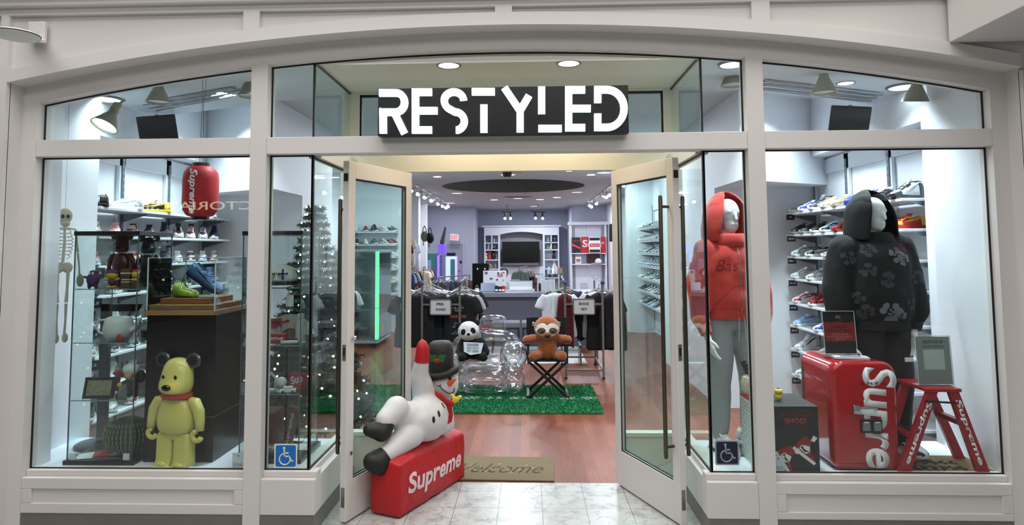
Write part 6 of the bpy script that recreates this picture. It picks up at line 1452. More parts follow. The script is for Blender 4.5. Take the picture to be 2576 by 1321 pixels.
rack(.474, .964, RY, RY+1.05, 1.225, ('BRAND', 'NEW'), 'steel clothes rail with BRAND NEW sign on the right')
t = thing('clothes_rail', 'low steel base frame of a rail standing behind the BRAND NEW rail', 'clothes rail', (.87, 9.9, 0))
MB().box(-.14, -.115, -.2, .2, 0, .30).box(.10, .125, -.2, .2, 0, .30).box(-.14, .125, -.2, -.18, .26, .28).build('frame', RACK, t)
KN = (15, 15, 17); 
spec = [  # x, z, list of (kind, colour, name, w, h)
    (-1.415, 1.20, [('tee', KN, 'black', 1.22, 1.02), ('tee', (20, 24, 40), 'dark navy', 1.1, 1.), ('tee', (30, 34, 46), 'charcoal navy', 1.1, 1.), ('tee', (28, 30, 40), 'ink blue', 1.1, .98), ('long', (150, 150, 156), 'light grey', 1.1, .9), ('tee', (26, 28, 40), 'midnight', 1.1, .9), ('tee', (200, 196, 196), 'off-white', 1.15, .8), ('tee', (44, 46, 56), 'slate', 1.1, .9)], 'left arm of the PRE-OWNED rail', -.10),
    (-.915, 1.20, [('tee', KN, 'black printed', 1.0, 1.02), ('tee', (170, 168, 166), 'pale grey', 1.0, .95), ('tee', (30, 32, 38), 'charcoal', 1.05, 1.), ('long', (48, 48, 52), 'dark grey', 1.05, 1.), ('tee', (28, 32, 44), 'navy', 1.05, 1.), ('tee', (200, 200, 200), 'white', 1., .8)], 'right arm of the PRE-OWNED rail', .0),
    (.474, 1.20, [('long', (82, 16, 26), 'maroon', .40, 1.), ('tee', (216, 220, 228), 'white', 1.0, .86), ('long', KN, 'black', .9, .9), ('tee', (26, 30, 34), 'dark green', 1.0, .9), ('tee', (30, 40, 60), 'navy', 1.0, .9)], 'left arm of the BRAND NEW rail', .0),
    (.964, 1.20, [('long', KN, 'black logo', .62, 1.05), ('tee', (14, 14, 15), 'black', 1.02, 1.1), ('tee', (210, 212, 216), 'white', 1.0, .9), ('long', (20, 20, 22), 'soft black', 1.0, .95), ('tee', (150, 150, 146), 'stone', .9, .95)], 'right arm of the BRAND NEW rail', .0)]
first = []
for x, z, items, where, dx in spec:
    for i, (k, c, nm, w, h) in enumerate(items):
        g = garment(k, x+dx*(i == 0)+(.14 if nm == 'black logo' else 0)+(-.11 if (nm == 'white' and x == .474) else 0)+(.03*math.sin(i*2)), RY+.065+.09*i, z-.10+.008*i, c, '%s %s, %s from the front on the %s' % (nm, 'long-sleeve' if k == 'long' else 'tee', ORD[i], where), 'clothes on the two front rails', w, h, R(random.uniform(-6, 6)), tagged=(i == 0 and x < 0), noun=('t_shirt', 't-shirt') if k == 'tee' else ('long_sleeve_shirt', 'shirt'))
        first.append((nm, x, g))
for nm, x, g in first:
    if nm == 'black printed':
        f = kids(g)[0]; tr = bvh(f); TW = M_('shirt_print_white', 176, 178, 184, .8); TO = M_('shirt_print_orange', 196, 84, 62, .8)
        for s_, zz, w_, h_, m in (('WELCOME TO', -.14, .11, .012, TW), ('THE DIRTY', -.175, .16, .026, TW), ('TOUR', -.21, .10, .024, TW), ('HEARTLESS', -.285, .22, .034, TO), ('WHAT IS', -.37, .09, .014, TW), ('THE POINT', -.395, .12, .014, TW), ('OF IT ALL', -.42, .15, .014, TW), ('ALL SALES', -.48, .10, .012, TW), ('FINAL TOUR DATES', -.505, .17, .012, TW)):
            decal_text('print', s_, m, f, tr, (-.02, zz), w_, h_, .003)
    if nm == 'black logo':
        f = kids(g)[0]; decal_text('print', 'X', WH, f, bvh(f), (.07, -.26), .05, .07, .003, bold=.03, rot=.5)
# the counter
CNT = M_('counter_grey', 92, 92, 106, .45); CTP = M_('counter_top_grey', 118, 122, 134, .3)
t = thing('counter', 'long dark grey sales counter with lighter grey top', 'counter', (-.05, 11.9, 0))
MB().box(-.98, 1.16, -.30, .50, 0, .86).build('front', CNT, t, bevel=.003); MB().box(-1.02, 1.20, -.38, .55, .86, .935).build('worktop', CTP, t, bevel=.004)
for i, (x, w) in enumerate(((-.385, .235), (.11, .235), (.605, .235))):
    t = thing('upholstered_stool', ('grey upholstered stool on dark legs, %s of three in front of the counter' % ('leftmost', 'middle', 'rightmost')[i]), 'stool', (x, 11.05, 0), 0, 'stools before the counter')
    MB().box(-w, w, -.20, .20, .41, .50).build('seat', M_('stool_grey', 104, 104, 112, .8), t, bevel=.02); MB().box(-w+.01, w-.01, -.19, .19, .385, .41).build('apron', M_('stool_dark', 26, 24, 26, .5), t)
    for sx in (-1, 1):
        for sy in (-1, 1): MB().beam((sx*(w-.03), sy*.16, .39), (sx*(w-.015), sy*.18, 0), .026, .026, up=(0, 1, 0)).build('leg', M_('stool_dark', 26, 24, 26, .5), t)
# ================================================================ shop fittings farther back
def PX(x, y, Y): return U(x, y, Y=Y)
CZ = .935
WHG = M_('satin_white_plastic', 206, 208, 214, .4)
t = thing('desktop_computer', 'back of a white all-in-one computer covered in stickers on the counter', 'computer', (PX(1244, 740, 12.05).x, 12.05, CZ))
b = MB().box(-.205, .215, 0, .02, .075, .365).build('screen_back', WHG, t, bevel=.006); MB().box(-.03, .05, .0, .05, 0, .10).build('stand', M_('silver_grey', 150, 150, 154, .3, metal=.4), t); MB().box(-.08, .10, -.02, .12, 0, .012).build('stand_foot', WHG, t)
s_ = card('sticker', REDP, b, (.105, -.001, .275), XA, ZA, .10, .038, .001); text('lettering', 'Supreme', WH, s_, (.105, -.0022, .275), XA, ZA, .085, .018, .0006, bold=.02)
for i, (x, z, w, h, c) in enumerate(((-.15, .325, .05, .05, (90, 90, 96)), (.07, .315, .03, .05, (60, 60, 70)), (.13, .315, .03, .04, (120, 120, 130)), (.17, .33, .025, .025, (40, 40, 60)), (-.06, .22, .05, .03, (60, 60, 64)), (.05, .20, .03, .03, (30, 30, 34)), (.16, .19, .03, .04, (160, 160, 166)))):
    card('sticker', M_('sticker_%d' % i, *c, .5), b, (x, -.001, z), (1, 0, .2*((i % 3)-1)), (-.2*((i % 3)-1), 0, 1), w, h, .0008)
t = thing('laptop', 'open silver laptop seen from behind on the left end of the counter', 'laptop', (PX(1228, 740, 11.75).x, 11.75, CZ)); MB().box(-.135, .125, 0, .20, 0, .012).build('base', M_('laptop_silver', 120, 128, 146, .3, metal=.6), t)
MB().box(-.135, .125, 0, .008, 0, .165, Euler((R(-18), 0, 0)).to_matrix().to_4x4()).build('lid', M_('laptop_silver', 120, 128, 146, .3, metal=.6), t)
t = thing('desk_plant', 'small white pot with leaves at the left end of the counter', 'plant', (PX(1200, 740, 11.7).x, 11.7, CZ)); MB().lathe([(.001, 0), (.03, 0), (.035, .07), (.001, .07)], seg=16).build('pot', WH, t, smooth=40); q = MB(); [q.ell((.02*math.cos(k), .02*math.sin(k), .09+.01*(k % 3)), (.012, .012, .018), 8, 5) for k in range(6)]; q.build('leaves', M_('plastic_leaf', 26, 74, 48, .5), t)
for i, (px, c, h, lab) in enumerate(((1249, (20, 20, 24), .11, 'black card reader on the counter, left of three'), (1258, (34, 34, 40), .10, 'black box beside the card reader on the counter'), (1266, (178, 30, 40), .11, 'red and white box on the counter below the computer'))):
    t = thing('counter_box', lab, 'box', (PX(px, 740, 11.7).x, 11.7, CZ)); MB().box(-.03, .03, 0, .06, 0, h).build('carton', M_('cbox_%d' % i, *c, .4), t, bevel=.002); card('label', WH, t, (0, -.0005, .035), XA, ZA, .045, .03, .0005)
t = thing('receipt_printer', 'wide white low cabinet unit on the counter behind the laptop', 'drawer unit', (PX(1312, 740, 12.05).x, 12.05, CZ)); MB().box(-.22, .20, 0, .3, 0, .17).build('body', WHG, t, bevel=.003); MB().box(-.22, .20, -.004, 0, .015, .075).build('drawer', WH, t); MB().box(-.21, .19, -.001, 0, .17, .19).build('top', GREYM, t)
# book display box
bx0 = PX(1345, 740, 11.85).x
t = thing('display_case', 'small clear display case of white spined books on the counter', 'display case', (bx0+.24, 11.95, CZ)); MB().box(-.25, .27, -.10, .10, .30, .308).build('glass_top', CABG, t)
for x in (-.25, -.17, .265): MB().box(x-.004, x+.004, -.10, .10, 0, .30).build('glass_side', CABG, t)
MB().box(-.25, .27, .095, .10, 0, .30).build('glass_back', CABG, t)
rg = random.Random(6)
for i in range(10):
    h = .20+rg.uniform(-.01, .015); x = bx0+.24-.12+.026*i; t = thing('book', 'white spined book, %s from the left in the counter display case' % ORD[i], 'book', (x, 11.93, CZ), 0, 'books in the counter display case')
    MB().box(-.010, .010, 0, .12, 0, h).build('block', M_('book_white_%d' % (i % 3), 216-8*(i % 3), 214-6*(i % 3), 212, .6), t); MB().box(-.0115, -.010, -.001, .121, 0, h+.002).box(.010, .0115, -.001, .121, 0, h+.002).build('cover', M_('book_grey', 120, 120, 126, .6), t)
for i, (dx, c, h, lab) in enumerate(((-.215, (96, 44, 34), .24, 'brown and black small figure box in the case on the counter'), (-.145, (44, 30, 48), .14, 'dark purple small figure beside the white books'))):
    t = thing('boxed_figure', lab, 'figurine', (bx0+.24+dx, 11.93, CZ)); MB().box(-.022, .022, 0, .05, 0, h).build('box', M_('fbox_%d' % i, *c, .5), t); MB().ell((0, -.01, h*.6), (.02, .012, .03), 10, 8).build('figure', TBK, t, smooth=180)
# items on the glass top
for i, (px, c, h, w, lab) in enumerate(((1381, (150, 180, 210), .10, .03, 'pale blue bottle on the counter display case'), (1392, (220, 220, 226), .12, .03, 'white bottle on the counter display case'), (1400, (190, 180, 200), .11, .025, 'lilac white bottle on the counter display case'), (1410, (150, 96, 84), .11, .04, 'small brown framed picture on the counter display case'))):
    t = thing('small_bottle' if i < 3 else 'picture_frame', lab, 'bottle' if i < 3 else 'picture frame', (PX(px, 690, 11.95).x, 11.95, CZ+.309))
    if i < 3: MB().lathe([(.001, 0), (w, 0), (w, h*.7), (w*.5, h*.85), (w*.5, h), (.001, h)], seg=14).build('body', M_('bt_%d' % i, *c, .3), t, smooth=40); MB().lathe([(.001, h), (w*.55, h), (w*.55, h+.02), (.001, h+.02)], seg=12).build('cap', WH, t)
    else: MB().box(-w, w, 0, .01, 0, h).build('frame', M_('bt_3', *c, .5), t); card('picture', PHO, t, (0, -.001, h/2), XA, ZA, w*1.5, h*.7, .0005)
# black cabinet with two lights
t = thing('black_cabinet', 'tall black cabinet with two small lights left of the counter', 'cabinet', (PX(1209, 740, 13.6).x, 13.6, 0))
b = MB().box(-.17, .17, 0, .35, 0, 1.40).build('body', SCR, t, bevel=.004); MB().box(-.168, .168, -.006, 0, 1.21, 1.385).build('upper_door', M_('gloss_black', 12, 12, 14, .15, coat=.5), t); MB().box(-.168, .168, -.006, 0, .80, 1.195).build('lower_door', M_('gloss_black', 12, 12, 14, .15, coat=.5), t)
for x in (-.06, .09): MB().ell((x, -.008, 1.29), (.010, .004, .012), 10, 8).build('light', mat('pin_white', (1, 1, 1), .3, emit=(1, 1, 1), estr=3), b)
# the person behind the counter
SKN = M_('skin_tone', 166, 120, 92, .55); HAIR = M_('black_hair', 18, 16, 18, .6); CAMO = mat('patterned_jacket', (.26, .27, .29), .9, var=.75, vscale=26)
pc = PX(1268, 720, 13.15); t = thing('person', 'person with black hair and grey patterned jacket seated behind the counter computer', 'person', (pc.x, 13.15, .0), R(12))
q = MB(); zH = PX(1266, 689, 13.15).z
q.ell((0, 0, zH), (.075, .09, .105), 20, 14).ell((0, -.035, zH-.055), (.05, .05, .05), 16, 10).cap((0, .02, zH-.20), (0, .01, zH-.08), .052, .048)
q.loft(ringloft([(.45, .15, .11), (.62, .15, .11), (zH-.40, .17, .12), (zH-.26, .17, .10), (zH-.20, .10, .08), (zH-.18, .05, .05)], 24)); q.ell((0, -.09, zH-.01), (.014, .02, .02), 10, 8)
for sx in (-1, 1): q.ell((sx*.076, .01, zH-.01), (.010, .018, .028), 10, 8); q.cap((sx*.17, 0, zH-.27), (sx*.21, -.03, zH-.50), .050, .042); q.cap((sx*.21, -.03, zH-.50), (sx*.12, -.25, zH-.46), .040, .028); q.cap((sx*.09, 0, .50), (sx*.10, -.40, .50), .085, .065); q.cap((sx*.10, -.40, .50), (sx*.10, -.42, .10), .060, .042); q.cap((sx*.10, -.42, .05), (sx*.10, -.55, .035), .042, .035)
blob(q, 'body', SKN, t, .010, 4)
q = MB(); q.ell((0, .02, zH+.03), (.090, .098, .095), 20, 14).ell((0, .06, zH-.04), (.08, .06, .07), 16, 10); blob(q, 'hair', HAIR, t, .010, 3)
for sx in (-1, 1): MB().ell((sx*.03, -.083, zH+.005), (.010, .006, .007), 10, 6).build('eye', TBK, t, smooth=180); hand('hand', SKN, t, (sx*.12, -.28, zH-.46), (-.1*sx, -1, -.2), (-sx, 0, 0), (0, 0, -1), .9)
q = MB(); q.loft(ringloft([(.44, .17, .13), (.62, .17, .13), (zH-.40, .19, .14), (zH-.26, .185, .115), (zH-.20, .11, .09), (zH-.165, .07, .07)], 24))
for sx in (-1, 1): q.cap((sx*.17, 0, zH-.27), (sx*.215, -.03, zH-.50), .062, .055); q.cap((sx*.215, -.03, zH-.50), (sx*.13, -.23, zH-.46), .052, .040)
g = blob(q, 'jacket', CAMO, t, .012, 5); wrinkle(g, .006, (14, 14, 10), 3)
q = MB()
for sx in (-1, 1): q.cap((sx*.09, .02, .50), (sx*.10, -.40, .50), .095, .075); q.cap((sx*.10, -.40, .50), (sx*.10, -.42, .13), .070, .055)
blob(q, 'trousers', cloth_m((30, 32, 40)), t, .014, 4)
t = thing('office_stool', 'dark round stool under the person behind the counter', 'stool', (pc.x, 13.20, 0)); MB().lathe([(.001, .34), (.17, .34), (.18, .38), (.17, .405), (.001, .405)], seg=24).build('seat', TBK, t, smooth=40); MB().cap((0, 0, .02), (0, 0, .36), .025, .025).build('post', RACK, t); MB().lathe([(.001, 0), (.2, 0), (.19, .02), (.001, .03)], seg=24).build('base', RACK, t)
# ---- wall unit with arch and cubbies on the far wall
Y0 = 24.9
def X_(px): return UX(px, 650, Y0)
def Z_(py): return UZ(1312, py, Y0)
UNI = M_('unit_white', 226, 232, 244, .5, )
ux0, ux1 = X_(1218), X_(1407); t = thing('wall_unit', 'large white wall unit with arched opening and cubbies on the far wall', 'wall unit', ((ux0+ux1)/2, Y0, 0)); cx = (ux0+ux1)/2; w = (ux1-ux0)/2
a0, a1 = X_(1258)-cx, X_(1366)-cx; top = Z_(571)
mb = MB(); 
strip(mb, a0, a1, lambda x: Z_(590)+(.10)*(1-((x-(a0+a1)/2)/((a1-a0)/2))**2), lambda x: top, 0, .5, 16); mb.box(-w, a0, .48, .5, 0, top).box(a1, w, .48, .5, 0, top)
mb.box(-w, -w+.05, 0, .48, 0, top-.002).box(w-.05, w, 0, .48, 0, top-.002).box(a0-.07, a0-.001, 0, .48, 0, top-.002).box(a1+.001, a1+.07, 0, .48, 0, top-.002).box(-w+.05, a0-.07, .004, .47, Z_(592), top-.004).box(a1+.07, w-.05, .004, .47, Z_(592), top-.004)
mb.box(a0, a1, .2, .5, 0, Z_(671)).build('carcass', UNI, t, bevel=.004)
MB().box(-w-.08, w+.08, -.06, .5, top, top+.06).build('cornice', UNI, t, bevel=.01); MB().box(a0, a1, .46, .5, Z_(671), top).build('back_panel', M_('unit_grey_back', 150, 150, 158, .6), t)
for s0, s1 in ((-w+.05, a0-.07), (a1+.07, w-.05)):
    for y_, h in ((611, .035), (629, .04), (654, .04), (677, .04), (700, .04)): MB().box(s0, s1, .02, .48, Z_(y_)-h/2, Z_(y_)+h/2).build('shelf', UNI, t)
    MB().box((s0+s1)/2-.02, (s0+s1)/2+.02, .02, .48, Z_(629), Z_(592)).build('divider', UNI, t)
# goods in the cubbies
goods = [(1228, 611, .22, (90, 90, 96), 'dark round ornament'), (1243, 611, .14, (200, 200, 204), 'white small ornament'), (1249, 611, .12, (190, 190, 186), 'pale small ornament'), (1229, 629, .24, (210, 210, 214), 'silver cup'), (1241, 629, .12, (190, 160, 120), 'tan small figure'), (1249, 629, .15, (60, 56, 66), 'dark small figure'),
         (1222, 654, .26, (214, 206, 196), 'cream bear shape'), (1231, 654, .32, (196, 70, 52), 'orange red figure'), (1241, 654, .46, (24, 24, 28), 'black tall figure'), (1248, 654, .20, (210, 206, 206), 'white small figure'), (1232, 677, .34, (160, 140, 130), 'brown patterned figure'), (1246, 677, .34, (150, 140, 136), 'grey brown figure'),
         (1380, 611, .22, (150, 160, 160), 'grey and mint figure'), (1397, 611, .34, (70, 66, 70), 'dark ornate figure'), (1379, 629, .18, (130, 180, 180), 'mint green figure'), (1385, 629, .18, (206, 214, 60), 'bright yellow figure'), (1397, 629, .30, (80, 76, 84), 'charcoal figure'), (1394, 654, .34, (40, 36, 34), 'black framed piece'), (1395, 677, .36, (226, 222, 214), 'white framed poster'), (1383, 700, .24, (30, 32, 34), 'black camera shaped item'), (1396, 700, .26, (70, 60, 66), 'dark boxed item')]
for px, py, h, c, lab in goods:
    t = thing('ornament', '%s on the %s shelves of the far white wall unit, %s row' % (lab, 'left' if px < 1300 else 'right', {611: 'top', 629: 'second', 654: 'third', 677: 'fourth', 700: 'lowest'}[py]), 'ornament', (X_(px), Y0+.18, Z_(py)+.021), 0, 'ornaments on the far wall unit')
    m = M_('orn_%d_%d' % (px, py), *c, .4); MB().cap((0, 0, h*.22), (0, 0, h*.48), h*.22, h*.16, 12, 4).build('body', m, t, smooth=180); MB().ell((0, 0, h*.78), (h*.19, h*.19, h*.20), 12, 8).build('head', m, t, smooth=180)
t = thing('television', 'large black television mounted under the arch on the far wall', 'television', (UX(1310, 630, 24.85), 24.85, UZ(1310, 634, 24.85))); tw, th = (UX(1357, 630, 24.85)-UX(1263, 630, 24.85))/2, (UZ(1310, 608, 24.85)-UZ(1310, 660, 24.85))/2
MB().box(-tw, tw, 0, .08, -th, th).build('body', SCR, t, bevel=.01); MB().box(-tw+.02, tw-.02, -.004, 0, -th+.03, th-.02).build('screen', M_('tv_dark_glass', 8, 8, 10, .2), t); MB().box(-tw*.95, tw*.95, -.02, .08, -th-.12, -th-.03).build('soundbar', M_('bar_grey', 96, 96, 104, .5), t)
# slatwall unit at the right
Y1 = 22.7
def XB(px): return UX(px, 640, Y1)
def ZB(py): return UZ(1480, py, Y1)
x0, x1 = XB(1434), XB(1527); t = thing('shelving_unit', 'white panelled shelving unit with red goods right of the television', 'shelving', ((x0+x1)/2, Y1, 0)); w = (x1-x0)/2
MB().box(-w, w, .24, .28, 0, ZB(560)).box(-w, -w+.07, 0, .28, 0, ZB(560)).box(w-.07, w, 0, .28, 0, ZB(560)).box(-w-.05, w+.05, -.04, .28, ZB(566), ZB(558)).box(-.03, .03, .20, .25, 0, ZB(562)).build('carcass', UNI, t, bevel=.004)
for y_ in (636.5, 664, 735): MB().box(-w+.07, w-.07, -.10, .24, ZB(y_)-.03, ZB(y_)).build('shelf', UNI, t)
for x in (-w+.12, -w+.17, w-.15, w-.10): MB().box(x-.012, x+.012, .22, .245, .2, ZB(572)).build('slotted_strip', STAND, t)
def boxed(px0, px1, py0, py1, col, label, word=None, wc=WH, dy=0., name='box', cat='box', ws=.8, hs=.3, dz=0.):
    Y_ = Y1-.08+dy; a, b = UX(px0, 640, Y_), UX(px1, 640, Y_); z0, z1 = UZ(1480, py1, Y_), UZ(1480, py0, Y_)
    t = thing(name, label, cat, ((a+b)/2, Y_, z0)); MB().box(-(b-a)/2, (b-a)/2, 0, .10, 0, z1-z0).build('board', M_('bx_%s' % '_'.join(map(str, col)), *col, .5), t)
    if word: text('lettering', word, wc, t, (0, -.001, (z1-z0)/2+dz), XA, ZA, (b-a)*ws, (z1-z0)*hs, .003, bold=.03)
    return t, b-a, z1-z0
t, a, h = boxed(1439.5, 1460, 597, 634.5, (34, 30, 34), 'black poster box with red lettering on the top right shelf', 'Supreme', M_('neon_red_print', 226, 70, 60, .5), dz=.13, hs=.11)
MB().prism([(-.14, .30), (.15, .16), (.15, .10), (-.14, .22)], (0, -.001, 0), XA, ZA, .002).build('red_flash', M_('neon_red_print', 226, 70, 60, .5), t)
boxed(1463, 1524, 596, 636, (196, 26, 34), 'large red box with white lettering on the top right shelf', 'Supr', WH, ws=.92, hs=.62)
t, a, h = boxed(1482, 1511, 596, 636.3, (224, 222, 226), 'white boxed item with red logo standing before the large red box', None, dy=-.16)
card('logo', REDP, t, (0, -.001, h*.48), XA, ZA, a*.86, h*.2, .002); text('lettering', 'Supreme', WH, t, (0, -.004, h*.48), XA, ZA, a*.7, h*.12, .002, bold=.02)
for z in (.86, .12): card('dark_band', TBK, t, (0, -.001, h*z), XA, ZA, a*.9, h*.17, .002)
t, a, h = boxed(1447, 1462, 646, 664, (222, 222, 224), 'white printed card on the second right shelf', None); card('red_band', REDP, t, (0, -.001, h*.55), XA, ZA, a*.75, h*.2, .002); card('grey_print', GREYM, t, (0, -.001, h*.3), XA, ZA, a*.6, h*.1, .002)
boxed(1476, 1509, 638, 662, (52, 20, 26), 'dark maroon picture on the second right shelf', None, dy=.04)
t = thing('trucker_hat', 'white cap on the second right shelf by the maroon picture', 'cap', (XB(1504), Y1-.12, ZB(663))); q = MB().ell((0, 0, .06), (.12, .12, .12), 16, 10); q.v = [(x, y, max(z, .0)) for x, y, z in q.v]; q.build('crown', WH, t, smooth=180); MB().prism([(.12*math.cos(a)-.06, .11*math.sin(a)) for a in [PI/2+PI*k/10 for k in range(11)]], (-.06, 0, .0), XA, YA, .015).build('brim', WH, t)
boxed(1460, 1476, 712, 734, (200, 200, 204), 'white leaflet holder on the lowest right shelf', None)
# door, mirror, exit sign
YD = 22.98
a, b = UX(1110, 680, YD), UX(1165, 680, YD); zt = UZ(1137, 614, YD)
GD = M_('grey_lilac_door', 150, 150, 170, .6)
d = bpy.data.objects.new('door_3', None); C.objects.link(d); d.location = ((a+b)/2, YD, 0); struct(d, 'grey back door under the exit sign'); w = (b-a)/2
MB().box(-w, w, -.04, .02, 0, zt).build('leaf', GD, d); MB().box(-w-.06, -w, -.06, .02, 0, zt+.06).box(w, w+.06, -.06, .02, 0, zt+.06).box(-w, w, -.06, .02, zt, zt+.06).build('door_frame', PAINTG, d)
MB().cap((w-.10, -.06, .95), (w-.22, -.09, .95), .02, .02).build('door_handle', STEEL, d); MB().ell((w-.08, -.05, 1.25), (.04, .02, .06), 10, 8).build('lock', TBK, d)
t = thing('mirror', 'tall mirror with a purple light strip on the grey back door', 'mirror', (UX(1135, 680, 22.8), 22.80, 0)); w = (UX(1149, 680, 22.8)-UX(1121, 680, 22.8))/2
zb, zt2 = UZ(1135, 712, 22.8), UZ(1135, 645, 22.8)
MB().box(-w, w, 0, .03, zb, zt2).build('glass', mat('glowing_mirror_glass', (.72, .86, 1), .08, emit=(.55, .75, 1), estr=.45), t); MB().box(w-.02, w+.02, -.03, .02, zb, zt2).build('light_strip', mat('purple_glow', (.6, .4, 1), .4, emit=(.35, .2, 1), estr=1.2), t)  # reflected brightness put into the mirror as a sky-blue glow
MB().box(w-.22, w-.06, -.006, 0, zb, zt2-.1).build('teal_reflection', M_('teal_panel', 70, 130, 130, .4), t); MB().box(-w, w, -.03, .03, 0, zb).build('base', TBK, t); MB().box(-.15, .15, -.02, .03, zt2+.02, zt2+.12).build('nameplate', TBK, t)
c = PX(1143, 597, 22.6); t = thing('exit_sign', 'tilted white exit sign with red letters above the back door', 'sign', c, 0, rot=(0, R(6), R(14)))
MB().box(-.15, .15, -.03, .03, -.11, .11).build('housing', WH, t, bevel=.01); text('lettering', 'EXIT', mat('exit_red', (.8, .06, .08), .5, emit=(1, .08, .12), estr=1.2), t, (0, -.031, 0), XA, ZA, .25, .15, .004, bold=.03)
# vending machine with green strip
VT = glass_mat('teal_vending_glass', (.62, .90, .86), 1.0, base=.02)
t = thing('vending_machine', 'glass fronted machine edged by a bright green light strip behind the left door', 'vending machine', (-2.88, 12.0, 0))
x0, x1, y0, y1 = -.52, .26, -.55, .55
def V_(z): return z
zb, zt = UZ(950, 857, 11.45), UZ(950, 633, 11.45)
MB().box(x0, x1, y0, y1, max(.02, zb-.05), zb+.02).box(x0, x1, y0, y1, zt-.03, zt+.03).box(x0, x0+.03, y0, y1, .1, zt).build('cabinet', M_('vending_grey', 150, 158, 166, .4), t, bevel=.005)
MB().box(x0, x1-.03, y0, y0+.01, zb, zt).build('front_glass', VT, t); MB().box(x0+.03, x1-.02, y1-.01, y1, zb, zt).build('back_panel', M_('vending_teal_back', 96, 150, 146, .5), t)
MB().box(x1-.015, x1, y0+.02, y1, zb+.42, zt).build('side_glass', glass_mat('dim_side_glass', (.7, .76, .84), 1.0, base=.03), t); MB().box(x1-.02, x1, y0+.02, y1, zb, zb+.42).build('side_door', M_('vending_side', 130, 132, 146, .4), t)
MB().box(x1, x1+.01, y0+.3, y0+.36, zb+.12, zb+.24).build('keypad', M_('brass', 190, 170, 60, .4), t)
GG = mat('green_strip', (.2, 1, .4), .4, emit=(.10, 1.0, .26), estr=1.5)
ls = MB().box(x1-.045, x1+.012, y0-.02, y0+.03, zb+.56, zt-.0).build('light_strip', GG, t); MB().box(x1-.045, x1+.012, y0-.02, y0+.03, zb+.02, zb+.545).build('light_strip', GG, t)
for k in range(4): MB().box(x0+.03, x1-.04, y0+.03, y1-.05, zb+.30+.36*k, zb+.31+.36*k).build('shelf', CABG, t)
card('notice', WH, t, (-.30, y0-.002, zt-.30), XA, ZA, .30, .38, .002); MB().box(-.42, -.14, y0-.004, y0, zb+.55, zb+.95).build('poster', M_('poster_lilac', 150, 160, 200, .5), t)
text('scribble', 'grap', M_('ink_violet', 120, 90, 130, .6), t, (-.30, y0-.003, zt-.27), XA, ZA, .2, .1, .002)
# purple neon gas machine
pc = PX(1104, 690, 20.5); t = thing('neon_machine', 'machine edged with purple neon beside the back door', 'vending machine', (pc.x, 20.5, 0)); zt = UZ(1100, 634, 20.5)
NEO = mat('purple_neon', (.4, .2, 1), .4, emit=(.14, .05, 1), estr=2.0)
MB().box(-.50, -.06, 0, .5, .1, zt-.05).build('side', M_('teal_panel', 70, 130, 130, .4), t); MB().box(-.42, -.24, -.01, 0, .3, zt-.25).build('poster', M_('poster_sky', 150, 180, 226, .5), t); MB().box(-.05, .01, -.03, .05, .1, zt-.10).build('neon_tube', NEO, t); MB().box(.03, .09, -.01, .45, .1, zt-.1).build('front', M_('machine_front', 90, 100, 150, .4), t)
hdm = MB().box(-.02, .20, -.05, .3, zt-.05, zt+.24).build('head', mat('violet_head', (.2, .1, .9), .4, emit=(.12, .05, 1), estr=.9), t, bevel=.03); MB().cap((.10, 0, zt+.3), (.2, 0, zt+.75), .07, .03).build('topper', M_('topper_dark', 60, 60, 70, .5), t)
t = thing('mirror_ball', 'bright silver ball shaped lamp below the purple machine', 'lamp', PX(1107, 712, 19.4)); MB().ell((0, 0, 0), (.14, .14, .12), 16, 10).build('ball', CHROME, t, smooth=180); MB().cap((0, 0, -.9), (0, 0, -.1), .02, .02).build('stem', CHROME, t)
# wall-hung tops and bags at the left
for i, (px, py, Y_, c, k, lab) in enumerate(((1024, 600, 16.2, (226, 180, 60), 'tee', 'yellow and white football top hanging high on the left wall'), (1028, 612, 16.0, (24, 24, 28), 'tee', 'black top hanging high on the left wall'), (1036, 600, 16.6, (214, 218, 228), 'tee', 'white top hanging high on the left wall behind the black one'), (1047, 612, 17.0, (206, 212, 224), 'tee', 'pale top hanging high on the left wall, nearest the bags'))):
    p = PX(px, py, Y_); garment(k, p.x-.05, Y_, p.z, c, lab, None, 1., 1.0, R(-50))
for i, (px, py, c, lab) in enumerate(((1068, 578, (92, 106, 88), 'green camouflage bag hanging high on the left wall'), (1082, 582, (20, 22, 24), 'black drawstring bag hanging high on the left wall'))):
    p = PX(px, py, 17.3); t = thing('bag', lab, 'bag', p); MB().ell((0, 0, -.18), (.10, .06, .14), 16, 12).build('body', mat('bag_%d' % i, [(v/255)**2.2 for v in c], .9, var=.5, vscale=20), t, smooth=180)
    for s_ in (-1, 1): MB().tube([(s_*.05, 0, -.08), (s_*.035, -.02, .03), (0, 0, .10)], .012, 6).build('strap', TBK, t)
    MB().tube([(-.03, 0, -.30), (-.03, 0, -.42)], .012, 6).build('tail_strap', TBK, t)
